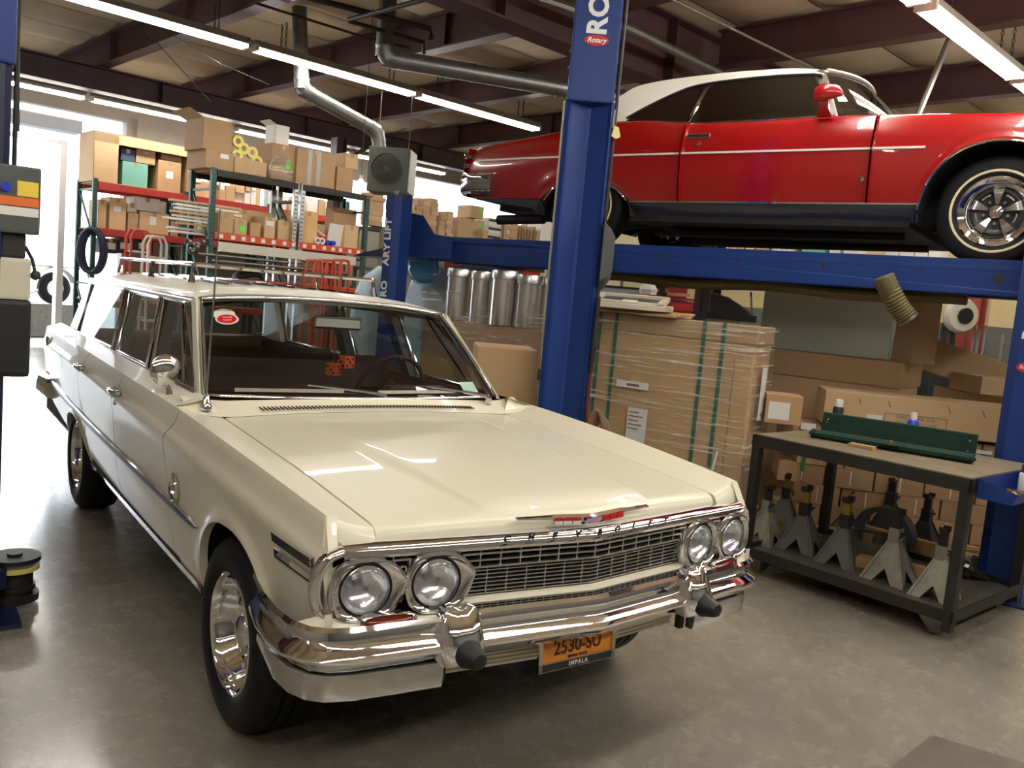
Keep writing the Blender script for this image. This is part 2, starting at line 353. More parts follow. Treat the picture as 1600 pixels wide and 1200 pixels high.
# steel columns
def column(name, X, Y, z1, w, m, label):
    mb = MB(); mb.span((-w/2, -w/2, 0), (w/2, -w/2+.015, z1)); mb.span((-w/2, w/2-.015, 0), (w/2, w/2, z1)); mb.span((-.01, -w/2, 0), (.01, w/2, z1))
    return tag(mb.build(name, m, loc=B(X, Y), rot=BROT+pi/2), label, 'column')
column('steel_column', 5.92, 10.6, 3.98, .2, M_darkbeam, 'dark steel column at the right end of the tall box rack')
q = onBX(1520, 490, XR-.35); column('steel_column', q[0], q[1], 4.3, .3, mat('red_primer', srgb(150, 62, 46), .6), 'red brown steel column against the far right wall')
q = toB(dep(1106, 460, 9.2)); column('steel_column', q[0], q[1], 4.0, .2, M_darkbeam, 'dark steel column standing behind the wrapped carton')
# rolled door and door frame at the left opening
mb = MB(); mb.span((DX0, 12.75, 3.55), (2.45, 13.1, 3.75))
for k in range(9): mb.span((DX0, 12.73, 3.56+.02*k), (2.45, 12.75, 3.57+.02*k))
o = mb.build('door_1', mat('grey_door_panel', srgb(150, 150, 155), .5)); o.rotation_euler = (0, 0, BROT); struct(o)
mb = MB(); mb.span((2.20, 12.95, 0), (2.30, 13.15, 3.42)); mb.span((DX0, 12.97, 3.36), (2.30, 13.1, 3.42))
o = mb.build('trim_1', mat('glare_washed_frame', srgb(225, 225, 230), .5)); o.rotation_euler = (0, 0, BROT); struct(o)  # washed-out glare of the doorway is put into the frame's pale colour
# ------------------------------------------------------------------ tube lights
M_tube = mat('lit_fluorescent_tube', (1, 1, 1, 1), .4, emit=(1.0, .955, .87, 1), es=54.)
M_fix = mat('fixture_enamel', srgb(150, 148, 138), .5)
M_refl = mat('white_reflector', srgb(230, 228, 220), .35)
fx = MB(); fx.span((-1.12, -.06, .05), (1.12, .06, .11)); 
fxm = fx.mesh('housing', M_fix, bevel=.008)
rf = MB(); rf.loft([[(x, -.085, .03), (x, -.055, .046), (x, .055, .046), (x, .085, .03), (x, .055, .052), (x, -.055, .052)] for x in (-1.12, 1.12)], True, True); rfm = rf.mesh('reflector', M_refl)
tbm = MB().tube([(-1.08, 0, 0), (-1.0, 0, 0), (1.0, 0, 0), (1.08, 0, 0)], .019, 10).mesh('tube', M_tube, 40)
skm = MB().span((-.02, -.085, -.015), (.02, .085, .052)).mesh('socket', mat('white_socket', srgb(220, 214, 200), .5))
chm = MB()
for k in range(7): chm.tube([(0, .012*sin(a)*(k % 2), .04*k+.022*cos(a)) if k % 2 else (.012*sin(a), 0, .04*k+.022*cos(a)) for a in lin(0, 2*pi*7/8, 8)], .004, 5, closed=True)
chm = chm.mesh('chain', M_steeld)
def fixture(X, Y, Z, label, group=None, chains=(-.75, .75)):
    t = thing('fluorescent_light', label, 'ceiling light', B(X, Y, Z), BROT, group)
    def p(n, me, x, y, z):
        o = bpy.data.objects.new(n, me); C.objects.link(o); o.parent = t; o.location = (x, y, z)
    p('housing', fxm, 0, 0, 0); p('reflector', rfm, 0, 0, 0)
    for y in (-.062, .062): p('tube', tbm, 0, y, .012)
    for x in (-1.1, 1.1): p('socket', skm, x, 0, .01)
    for x in chains:
        for y in (-.05, .05): p('chain', chm, x, y, .13)
    return t
z1 = 4.0
for X, l in ((-1.11, 'beyond the top left corner'), (1.18, 'first from the left'), (3.47, 'second from the left, above the small duct'), (5.74, 'third from the left, ending over the red trunk')):
    fixture(X, 6.72, z1, 'twin tube light over the wagon, '+l)
for X, l in ((-5.2, 'far left beyond the left lift column'), (3.42, 'just above the frame, left of the corner one'), (5.76, 'at the top right corner over the red hood'), (8.1, 'past the right edge')):
    fixture(X, .36, z1, 'twin tube light of the near row, '+l)
for X, l in ((1.0, 'at the open doorway'), (3.3, 'above the tall carton on the red rack'), (5.6, 'behind the rack top boxes'), (7.9, 'right of the heater')):
    fixture(X, 11.55, 3.9, 'twin tube light of the far row, '+l)
for X, l in ((-4., 'left'), (-1.6, 'second'), (.8, 'third'), (3.2, 'fourth'), (5.6, 'fifth'), (8.0, 'last')):
    fixture(X, -4.6, z1, 'twin tube light of the added fill row behind the viewer, '+l); fixture(X+.3, -1.75, z1, 'twin tube light of the added fill row over the viewer, '+l)  # both rows are unseen, added for frontal fill light
for X, l in ((3.7, 'first'), (6.1, 'second')):
    fixture(X, -.85, z1, 'twin tube light added as fill past the right edge before the bench, '+l)  # unseen pair, added to brighten the panel and cartons under the lift
for Y, l in ((2.2, 'near'), (6.6, 'far')):
    fixture(11.6, Y, 3.85, 'twin tube light along the cream side wall, '+l)
# ------------------------------------------------------------------ ducts, heater, pipes
def segd(name, pts, r, label, cat, m=M_galv, rings=True):
    t = thing(name, label, cat, pts[0]); P = [Vector(p)-Vector(pts[0]) for p in pts]
    for i in range(len(P)-1): MB().tube([P[i], P[i+1]], r, 18, caps=False).build('duct_section', m, t, 40)
    mb = MB()
    for i in range(1, len(P)-1):
        d0 = (P[i]-P[i-1]).normalized(); d1 = (P[i+1]-P[i]).normalized(); a = P[i]-d0*r*1.3; b = P[i]+d1*r*1.3
        MB().tube([a+(P[i]-a)*(2*s-s*s)*1.0+(b-P[i])*s*s for s in lin(0, 1, 6)], r*1.04, 18, caps=False).build('elbow', m, t, 25)
        for q, d in ((a, d0), (b, d1)): mb.tube([q-d*.012, q+d*.012], r*1.09, 18)
    for i in range(len(P)-1):
        L = (P[i+1]-P[i]).length
        for k in range(1, int(L/1.1)+1):
            q = P[i]+(P[i+1]-P[i])*(k/(int(L/1.1)+1)); d = (P[i+1]-P[i]).normalized(); mb.tube([q-d*.012, q+d*.012], r*1.06, 18)
    mb.build('joint_bands', m, t, 30); return t
p0 = onz(600, 90, 3.86); p1 = onz(990, 157, 3.86); d = p1-p0
segd('exhaust_duct', [(p0[0], p0[1], 4.72), tuple(p0), tuple(p0+d*1.35)], .092, 'wide galvanised duct crossing under the roof towards the red car', 'duct')
hq = dep(612, 268, 11.0)
q1 = dep(462, 105, 10.2); q2 = dep(472, 140, 10.2); q3 = dep(590, 205, 10.9); q4 = dep(594, 240, 10.95)
segd('flue_duct', [(q1[0], q1[1], 4.72), tuple(q2), tuple(q3), tuple(q4)], .088, 'narrow galvanised flue slanting down to the unit heater', 'duct')
ht = thing('unit_heater', 'grey box shaped unit heater with round fan grille hung above the blue post', 'heater', hq, radians(-40))
MB().span((-.26, -.22, -.29), (.26, .22, .27)).build('casing', mat('heater_enamel', srgb(62, 65, 58), .5, noise=.1), ht, bevel=.01)
MB().span((.262, -.20, -.27), (.275, .21, .26)).build('side_panel', mat('heater_white', srgb(215, 215, 208), .5), ht)
MB().lathe([(.0, .03), (.185, .03), (.19, .0)], 28, frame((-.02, -.235, .0), (0, 1, 0), (1, 0, 0))).build('fan_opening', M_dark, ht, 30)
gb = MB()
for k in range(6): gb.tube([(-.02+.17*cos(a)*(1-.14*k), -.245, .17*sin(a)*(1-.14*k)) for a in lin(0, 2*pi*15/16, 16)], .004, 4, closed=True)
for k in range(5): gb.bar((-.09+.035*k, -.247, -.16), (-.09+.035*k, -.247, -.06), .012, .006)
gb.build('fan_grille', M_steeld, ht)
for sx in (-.2, .2): MB().tube([(sx, 0, .27), (sx, 0, 1.0)], .006, 6).build('hanger_rod', M_steeld, ht)
def pipe(name, pts, r, m, label, cat='pipe'):
    o = MB().tube([Vector(p)-Vector(pts[0]) for p in pts], r, 8).build(name, m, loc=pts[0], smooth=40); return tag(o, label, cat)
M_pipe = mat('black_pipe', srgb(36, 32, 32), .5)
pipe('sprinkler_pipe', [onz(420, -20, 4.2), onz(672, 45, 4.2), onz(674, 60, 4.1)], .03, M_pipe, 'black sprinkler pipe running under the roof left of the wide duct')
pipe('sprinkler_pipe', [onz(545, 33, 4.1), onz(662, 66, 4.1), onz(662, 84, 4.0)], .022, M_pipe, 'short black branch pipe with a dropped end above the wide duct')
pipe('sprinkler_pipe', [onz(545, 31, 4.12), onz(690, -8, 4.12)], .024, M_pipe, 'black pipe crossing at a slant above the wide duct')
pipe('conduit', [onz(840, -4, 4.2), onz(985, 45, 4.2), onz(1130, 116, 4.2)], .045, M_galv, 'grey conduit pipe passing behind the tall blue post')
pipe('conduit', [onz(1040, -6, 4.3), onz(1270, 107, 4.3)], .014, M_steel, 'thin pale rod slanting down to the white top of the red car')
pipe('conduit', [onz(400, 5, 4.27), onz(560, 55, 4.27), onz(640, 75, 4.27)], .014, M_pipe, 'thin dark conduit with clamps beside the light chain')
pipe('strut', [dep(1497, 28, 8.2), dep(1424, 205, 8.2)], .03, M_steel, 'bare steel diagonal strut rising behind the red car windshield', 'strut')
pipe('roof_cable', [onz(230, 50, 4.3), dep(330, 160, 10.), ], .005, M_pipe, 'thin dark cable sagging across the roof, left one', 'cable')
pipe('roof_cable', [onz(270, 55, 4.3), dep(345, 100, 9.), dep(420, 132, 10.)], .005, M_pipe, 'thin dark cable crossing the joist by the tube light', 'cable')
pipe('air_drop', [dep(28, 0, 4.9), dep(27, 205, 4.9)], .012, M_steeld, 'thin dark pipe hanging beside the left lift column', 'pipe')
b_ = thing('light_bulb', 'small lit bulb hanging on a cord left of the heater', 'bulb', dep(564, 284, 10.2))
MB().lathe([(0, -.05), (.03, -.035), (.038, -.01), (.02, .03)], 12, frame((0, 0, 0), (0, 0, 1), (0, 1, 0))).build('globe', mat('lit_bulb', (1, 1, 1, 1), .3, emit=(1, .9, .7, 1), es=25), b_, 60)
MB().cyl((0, 0, .03), (0, 0, .075), .02).build('lamp_holder', M_white, b_); MB().cyl((0, 0, .075), (0, 0, 4.74-b_.location.z), .004, None, 6).build('power_cable', M_pipe, b_)
# ================================================================== WHITE STATION WAGON (local axes = world: x across, -y forward)
wag = thing('station_wagon', 'cream white vintage station wagon with chrome bumper and roof rack, parked on the floor', 'car')
ZR = pch((-.75, .916), (-.69, .925), (-.62, .931), (-.3, .955), (.2, .985), (.7, 1.005), (2., 1.022), (3.2, 1.03), (4.5, 1.02))
XRD = pch((-.80, .832), (-.69, .843), (-.3, .862), (.1, .876), (.6, .886), (1.6, .893), (3., .888), (4.0, .868), (4.6, .845))
DX = pch((-.80, -.105), (-.70, -.075), (-.60, -.040), (-.50, -.018), (-.38, -.002), (-.30, .004), (-.20, .014), (-.135, .028), (-.115, .030), (-.09, .018), (-.05, .010), (-.02, .006), (0, 0))
def yfront(x): return -.861+.12*abs(x)+.012*max(0, abs(x)-.6)
YA, YR = -.03, 3.02
def arch(y):
    z = .325 if y > -.3 else .545
    for c, w, h in ((YA, .365, .385), (YR, .37, .265)):
        t = abs(y-c)/w
        if t < 1: z = max(z, .325+h*(1-t**2.5)**(1/2.2))
    return z
def side(y, z):
    x = XRD(y)+DX(z-ZR(y))
    for c, w, h in ((YA, .365, .385), (YR, .37, .265)):   # rolled arch lip
        d = sqrt(((y-c)/w)**2+(max(z-.325, 0)/h)**2)
        if .95 < d < 1.14: x += .012*sin(pi*(d-.95)/.19)
    return x
def yvals(a, b):
    ys = set([round(a, 4), round(b, 4)])
    for v in np.arange(a, b, .06): ys.add(round(float(v), 4))
    for c, w in ((YA, .365), (YR, .37)):
        for t in np.linspace(-1, 1, 25):
            v = c+w*sin(t*pi/2)
            for e in (-.0005, .0005): 
                if a < v+e < b: ys.add(round(v+e, 4))
    return sorted(ys)
ZF = [0, .03, .08, .16, .26, .36, .46, .56, .64, .70, .75, .79, .82, .84, .86, .89, .93, .97, 1.]
def sidepanel(name, y0, y1, sgn, parent, bend=None, zlo=None, ztop=None, m=M_cream):
    """outer skin between two shut lines, which may lean: y0/y1 are numbers or functions of z"""
    f0 = y0 if callable(y0) else (lambda z: y0); f1 = y1 if callable(y1) else (lambda z: y1)
    a = min(f0(.4), f0(1.)); b = max(f1(.4), f1(1.)); base = yvals(a, b); rings = []
    for y in base:
        t = (y-a)/(b-a); ring = []
        zl0 = max(arch(y), zlo or 0)
        for f in ZF:
            z = zl0+(ZR(y)-zl0)*f; yy = f0(z)+(f1(z)-f0(z))*t
            zl = max(arch(yy), zlo or 0); z = zl+(ZR(yy)-zl)*f
            ring.append((sgn*side(yy, z), yy, z))
        # return flange at the bottom edge
        ring = [(sgn*(abs(ring[0][0])-.03), ring[0][1], ring[0][2]+.004)]+ring
        rings.append(ring)
    def flange(r, dy): return [(p[0]-sgn*.03, p[1]+dy, p[2]) for p in r]
    rings = [flange(rings[0], .004)]+rings+[flange(rings[-1], -.004)]
    return MB().loft(rings, False).build(name, m, parent, 42)
def sh(y_low, y_mid, y_top):
    f = pch((.3, y_low), (.6, y_low), (.82, y_mid), (1.0, y_top), (1.05, y_top)); return f
g = .004
S0 = sh(.74, .77, .62); S1 = sh(1.76, 1.76, 1.62); S2 = lambda z: pch((.3, 2.62), (.52, 2.66), (.62, 2.78), (.80, 2.80), (.95, 2.62), (1.03, 2.5))(z)
off = lambda f, d: (lambda z: f(z)+d)
BELT = .757
for sgn, nm in ((-1, 'right'), (1, 'left')):
    fe = sidepanel('front_fender', lambda z: -.690-.055*min(1, max(0, (.925-z)/.09)), off(S0, -g), sgn, wag)
    fd = sidepanel('front_door', off(S0, g), off(S1, -g), sgn, wag)
    rd = sidepanel('rear_door', off(S1, g), off(S2, -g), sgn, wag)
    qp = sidepanel('quarter_panel', off(S2, g), 4.52, sgn, wag)
    # fender top strip between hood edge and ridge
    mb = MB(); ys = [-1, -.75, -.5, -.3, -.15, -.05, 0, .03, .07, .12, .2, .3, .45, .6, .75, .9, 1.]
    def ft(f, t):
        x0 = .706+(.845-.706)*t; y0 = yfront(x0)+.076-.006*t; y = y0+(.70-y0)*max(f, 0)
        xi, xo = .706, XRD(y); zo = max(ZR(y), .862); zi = HZ(y)-.021; z = zi+(zo-zi)*t-.006*sin(pi*t)
        x = xi+(xo-xi)*t
        if f < 0: k = -f; y = y0-.030*k; z = z-(z-.846)*k**1.6; x += .014*t*k
        return (sgn*x, y, z)
    HZ = pch((-.80, .892), (-.70, .905), (-.55, .917), (-.2, .943), (.3, .966), (.72, .985))
    mb.grid(ft, ys, lin(0, 1, 7)); mb.loft([[ft(y, 0), (ft(y, 0)[0], ft(y, 0)[1], ft(y, 0)[2]-.03)] for y in ys], False)
    mb.build('fender_top', M_cream, wag, 40)
    # shoulder from ridge in to the window belt
    mb = MB()
    mb.grid(lambda y, t: (sgn*(BELT+(XRD(y)-BELT)*t), y, (1.038+.012*min(1, max(0, (y-2)/2)))*(1-t)+ZR(y)*t-.004*sin(pi*t)), [.70, .75, .9, 1.2, 1.6, 2., 2.5, 3., 3.4, 3.8, 4.2, 4.52], lin(0, 1, 6))
    mb.loft([[ft(.985, t), (sgn*(BELT+(XRD(.72)-BELT)*t), .725, 1.038*(1-t)+ZR(.72)*t-.004*sin(pi*t))] for t in lin(0, 1, 7)], False)
    mb.build('window_shoulder', M_cream, wag, 40)
    # bright side moulding with a dark insert
    def zm(y): return .612+.022*min(1, max(0, (y-.3)/3.6))+.012*max(0, (y-2.6))
    for w, m, dx, nme in ((.017, M_chrome, .010, 'side_moulding'), (.007, mat('moulding_insert', srgb(36, 44, 84), .35), .017, 'moulding_insert')):
        rings = []
        for y in lin(.33, 4.42, 70):
            z0 = zm(y); k = min(1, (y-.33)/.1) if y < .43 else 1; h = w*max(.15, k)
            rings.append([(sgn*(side(y, z0+a*h)+d), y, z0+a*h) for a, d in ((-1, 0.001), (-.8, dx), (.8, dx), (1, 0.001))])
        MB().loft(rings, False).build(nme, m, wag, 30)
    # rocker trim
    MB().loft([[(sgn*(side(y, .33)+.002), y, .325), (sgn*(side(y, .33)+.012), y, .33), (sgn*(side(y, .365)+.006), y, .362)] for y in lin(.36, 2.63, 30)], False).build('rocker_trim', M_chrome, wag, 30)
    # door handles
    for y, z in ((1.63, .93), (2.62, .932)):
        h = MB(); x = side(y, z)
        h.tube([(sgn*(x-.002), y+.075, z), (sgn*(x+.028), y+.065, z), (sgn*(x+.036), y, z+.002), (sgn*(x+.028), y-.065, z), (sgn*(x-.002), y-.08, z)], [.014, .013, .011, .013, .015], 8)
        h.tube([(sgn*(x-.004), y-.07, z), (sgn*(x+.03), y-.075, z)], .017, 10)
        h.build('door_handle', M_chrome, fd if y < 2 else rd, 50)
    MB().lathe([(0, .008), (.011, .006), (.013, 0)], 12, frame((sgn*side(1.66, .87), 1.66, .87), (sgn, 0, 0), (0, 1, 0))).build('door_lock', M_chrome, fd, 30)
    # fender louvres and leaping badge
    for z, n in ((.797, 'upper'), (.747, 'lower')):
        mb = MB()
        mb.loft([[(sgn*(side(y, z+a)+d), y, z+a) for a, d in ((-.017, 0), (-.014, .010), (.014, .010), (.017, 0))] for y in lin(-.70, -.43, 12)], False)
        lv = mb.build('fender_louvre', M_chrome, fe, 30)
        for k in range(4 if n == 'upper' else 1):
            zz = z-.0115+.0075*k
            MB().loft([[(sgn*(side(y, zz)+.0115), y, zz), (sgn*(side(y, zz)+.0115), y, zz+(.0035 if n == 'upper' else .018))] for y in lin(-.692, -.438, 12)], False).build('louvre_slot', M_text, lv)
    bx, by, bz = side(.6, .69), .6, .692
    mb = MB(); bdg = [(-.012, -.05), (-.04, -.02), (-.032, .02), (-.01, .055), (.012, .06), (.03, .03), (.02, .0), (.04, -.03), (.02, -.052)]
    mb.tube([(sgn*(bx+.012), by+p, bz+q) for p, q in bdg], .007, 6, closed=True); mb.tube([(sgn*(bx+.016), by-.03, bz-.03), (sgn*(bx+.022), by, bz+.01), (sgn*(bx+.014), by+.02, bz+.045)], [.006, .012, .005], 6); mb.tube([(sgn*(bx+.014), by-.02, bz+.02), (sgn*(bx+.018), by+.03, bz-.02)], .008, 6)
    mb.build('fender_badge', M_chrome, fe, 50)
    mb = MB(); x = side(4.16, .935); mb.tube([(sgn*(x+.008), 4.16+.035*cos(a), .935+.035*sin(a)) for a in lin(0, 2*pi*11/12, 12)], .006, 6, closed=True); mb.tube([(sgn*(x+.01), 4.13, .91), (sgn*(x+.014), 4.165, .945), (sgn*(x+.01), 4.19, .96)], .008, 6); mb.build('quarter_badge', M_chrome, qp, 50)
# ------------------------------------------------ hood
def hoodz(x, y):
    ax = abs(x); z = HZ(y)-.020*(ax/.7)**2
    c = .44-.10*max(0, (.5-y))/1.2
    s = 1/(1+math.exp((ax-c)/.007)); z += .017*s*min(1, max(0, (y+.735)/.05))*min(1, max(0, (.62-y)/.5))
    return z
xs = sorted(set(lin(-.699, .699, 29)+[s*(c+d) for s in (-1, 1) for c in (.33, .36, .39, .42, .44) for d in (-.012, 0, .012)]))
ysr = [0, .004, .009, .015, .022, .03, .042, .06, .09, .13, .18, .25, .33, .42, .52, .62, .72, .82, .92, 1.]
def hoodp(x, t):
    y0 = yfront(x)+.058; y = y0+(.655-.05*0-y0)*t
    z = hoodz(x, y)-.042*math.exp(-(y-y0)/.012)
    return (x, y, z)
hb = MB(); hb.loft([[(p[0], p[1]+(.03 if k == 0 else 0), p[2]-(.03 if k == 0 else 0)) for k, p in enumerate([hoodp(x, 0)]+[hoodp(x, t) for t in ysr]+[hoodp(x, 1.)[:2]+(hoodp(x, 1)[2]-.03,)])] for x in xs], False)
for s in (-.699, .699): hb.loft([[hoodp(s, t), (s, hoodp(s, t)[1], hoodp(s, t)[2]-.03)] for t in ysr], False)
hood = hb.build('hood', M_cream, wag, 40)
# cowl with its row of vent slots
ct = MB(); xs2 = lin(-.84, .84, 30)
def cowlp(x, t): y = .663+(.80-.10*(1-(x/.84)**2)+.03*0-.663)*t; return (x, y, hoodz(min(.69, abs(x)), .66)+.052*t+(.018*max(0, abs(x)-.7)/.14))
ct.loft([[cowlp(x, t) for t in (0, .3, .6, 1)] for x in xs2], False); cowl = ct.build('cowl', M_cream, wag, 40)
slot = MB().box((0, 0, 0), (.006, .05, .004)).mesh('cowl_slot', M_text)
for k in range(62):
    x = -.54+k*.0172; o = bpy.data.objects.new('cowl_slot', slot); C.objects.link(o); o.parent = cowl
    q = cowlp(x, .42); o.location = (q[0], q[1], q[2]+.003); o.rotation_euler = (.2, 0, .25)
# dark body behind panels so shut lines read dark and nothing leaks
mb = MB(); mb.loft([[(-.80, y, .34), (-.82, y, .6), (-.80, y, ZR(y)-.06), (.80, y, ZR(y)-.06), (.82, y, .6), (.80, y, .34)] for y in (.36, .7)], True, True)
mb.span((-.60, -.66, .47), (.60, .36, .84)); mb.span((-.80, .7, .30), (.80, 2.62, .36)); mb.span((-.56, 2.6, .30), (.56, 3.5, .60)); mb.span((-.80, 3.42, .36), (.80, 4.48, .55))
mb.span((-.84, .7, .36), (-.80, 2.6, .98)); mb.span((.80, .7, .36), (.84, 2.6, .98)); mb.span((-.84, 3.42, .4), (-.80, 4.48, .98)); mb.span((.80, 3.42, .4), (.84, 4.48, .98))
mb.span((-.83, 2.6, .62), (-.80, 3.42, .98)); mb.span((.80, 2.6, .62), (.83, 3.42, .98)); mb.span((-.80, -.70, .5), (-.62, -.45, .80)); mb.span((.62, -.70, .5), (.80, -.45, .80))
mb.build('inner_body', M_under, wag)
# wheel housings
for s in (-1, 1):
    for yc, hh in ((YA, .40), (YR, .28)):
        mb = MB(); ring = [(yc+.40*cos(a), .33+(.06+hh)*max(0, sin(a))) for a in lin(0, pi, 16)]
        mb.loft([[(s*.845, y, z) for y, z in ring], [(s*.58, y, z) for y, z in ring]], False); mb.add([(s*.58, y, z) for y, z in ring], [tuple(range(16))]); mb.build('wheel_housing', M_under, wag, 40)
# ------------------------------------------------ front end
def sweep(path, prof, closed=True, caps=True):
    """path: (x,y) list; prof: (outward, z, ) ; outward = normal of the path in plan"""
    rings = []
    for i, p in enumerate(path):
        a = path[max(i-1, 0)]; b = path[min(i+1, len(path)-1)]; t = Vector((b[0]-a[0], b[1]-a[1])).normalized(); n = Vector((t.y, -t.x))
        pr = prof(i/(len(path)-1), p) if callable(prof) else prof
        rings.append([(p[0]+n.x*o, p[1]+n.y*o, z) for o, z in pr])
    return MB().loft(rings, closed, caps and closed)
# chrome header over the grille, wrapping down outside the lamps
hp = [(x, yfront(x)+.004) for x in lin(-.815, .815, 41)]
def hprof(t, p):
    d = 0
    return [(-.052, .854), (-.03, .855), (-.008, .854+d), (.004, .849+d), (.008, .842+d), (.002, .834+d), (.010, .828+d), (.008, .820+d), (-.01, .816+d), (-.05, .818+d)]
hdr = sweep(hp, hprof).build('grille_header', M_chrome, wag, 50)
for s in (-1, 1):
    pp = [(.800, -.752, .8365), (.822, -.751, .834), (.842, -.748, .826), (.858, -.744, .812), (.869, -.740, .79), (.875, -.737, .765), (.877, -.735, .735), (.874, -.735, .705), (.866, -.738, .682), (.852, -.743, .664)]
    rings = []
    for i, p in enumerate(pp):
        a_ = pp[max(i-1, 0)]; b_ = pp[min(i+1, len(pp)-1)]; t = Vector((b_[0]-a_[0], 0, b_[2]-a_[2])).normalized(); n = Vector((-t.z, 0, t.x)); n = n if (n.x+n.z*.6) > 0 else -n
        rings.append([(s*(p[0]+n.x*o), p[1]-f_, p[2]+n.z*o) for o, f_ in ((.015, -.02), (.015, -.004), (.011, .006), (.004, .010), (-.003, .007), (-.008, .009), (-.012, .004), (-.012, -.04))])
    MB().loft(rings, True, True).build('lamp_surround', M_chrome, wag, 50)
tx = 'CHEVROLET'
for k, ch in enumerate(tx):
    x = -.33+.66*k/8; n = Vector((0.12*(1 if x > 0 else -1), -1, .35)).normalized(); xx = Vector((1, .12*(1 if x > 0 else -1), 0)).normalized()
    text(ch, .030, M_text, hdr, frame((x, yfront(x)-.004, .848), xx, (0, -.28, 1)), 'header_letter', .001)
# grille
gr = MB().loft([[(x, yfront(x)+.055, .822), (x, yfront(x)+.055, .625)] for x in lin(-.85, .85, 21)], False).build('grille_backing', M_dark, wag)
zb = [(.806, .0058), (.786, .0050), (.766, .0062), (.751, .0035), (.739, .0035), (.727, .0035), (.715, .0035), (.703, .0035), (.691, .0035), (.681, .003)]
for z, r in zb:
    dz = 0 if z > .76 else .01
    for xs_ in ((-.47, -.3, -.15, 0, .15, .3, .47), (.622, .676), (-.676, -.622)):
     rr = [[(x, yfront(x)+.012+dz+a, z+b) for a, b in ((-r*1.3, -r*.5), (-r*1.3, r*.5), (r*2, r), (r*2, -r))] for x in xs_]
     MB().loft(rr, True, True).build('grille_bar', M_satin, wag)
vb = MB().span((-.0022, -.004, 0), (.0022, .018, .058)).mesh('grille_upright', M_satin); vb2 = MB().span((-.0018, 0, 0), (.0018, .016, .082)).mesh('grille_upright', M_satin)
for k in range(-24, 25):
    x = k*.0335
    if .47 < abs(x) < .63 or abs(x) > .675: continue
    for me, z, dy, st in ((vb, .766, .014, 2), (vb2, .681, .022, 2)):
        if (k % 2) != (0 if me is vb else 1): continue
        o = bpy.data.objects.new('grille_upright', me); C.objects.link(o); o.parent = wag; o.location = (x, yfront(x)+dy, z)
sweep([(x, yfront(x)+.002) for x in lin(-.56, .56, 15)], [(-.03, .655), (.004, .656), (.008, .664), (.004, .673), (-.03, .675)]).build('grille_sill', M_cream, wag, 40)
lm = MB()
for z in (.648, .641, .634): lm.loft([[(x, yfront(x)+.0, z), (x, yfront(x)+.0, z+.003)] for x in (-.45, 0, .45)], False)
for k in range(-17, 18): lm.span((k*.026-.001, yfront(k*.026)-.001, .63), (k*.026+.001, yfront(k*.026)+.002, .655))
lm.build('lower_mesh', M_satin, wag)
# lamps
def bez(s, xc, zc, y, nm):
    L = thing_part('headlamp', wag)
    # bezel outline: rounded, with a point towards the car centre
    def outline(t, k):
        a = 2*pi*t; rx, rz = .096*k, .086*k
        cx, cz = cos(a), sin(a); e = 2.6
        r = (abs(cx)**e+abs(cz)**e)**(-1/e)
        x, z = rx*r*cx, rz*r*cz
        if cx < 0: x *= 1+.20*max(0, 1-abs(z/rz-.25)*1.3)      # peak on the inner side
        else: x *= .97
        return (x, z)
    F = lambda x, z, d: (s*(xc+x), y-d+.12*(x), zc+z)
    N = 48; rings = []
    for k, d in ((1.06, -.03), (1.06, .0), (1.02, .014), (.95, .016), (.90, .010)): rings.append([F(*outline(i/N, k), d) for i in range(N)])
    for rr, d in ((.076, .006), (.074, .000)): rings.append([F(rr*cos(2*pi*i/N), rr*sin(2*pi*i/N), d) for i in range(N)])
    MB().loft(rings).build('bezel', M_chrome, L, 40)
    def circ(rr, d, m, nme, k=N):
        MB().loft([[F(r*cos(2*pi*i/k), r*sin(2*pi*i/k), dd) for i in range(k)] for r, dd in zip(rr, d)]).build(nme, m, L, 60)
    circ((.0765, .0735, .0715, .069), (.001, .005, .004, -.01), M_black, 'gasket')
    circ((.070, .068, .0665, .066), (-.004, .008, .009, -.002), M_chrome, 'retaining_ring')
    circ((.066, .060, .048, .034, .020, .012, .001), (-.002, -.016, -.030, -.040, -.046, -.048, -.048), mat('lamp_reflector', (.9, .9, .92, 1), .2, 1.0, bump=.25, bscale=35), 'reflector')
    circ((.014, .012, .001), (-.046, -.028, -.026), M_satin, 'bulb_shield')
    circ((.0665, .058, .042, .022, .001, .001, .022, .042, .058, .066), (.000, .010, .016, .019, .020, .015, .014, .011, .005, -.004), M_lens, 'lens')
    return L
def thing_part(n, p):
    o = bpy.data.objects.new(n, None); C.objects.link(o); o.parent = p; o.empty_display_size = .05; return o
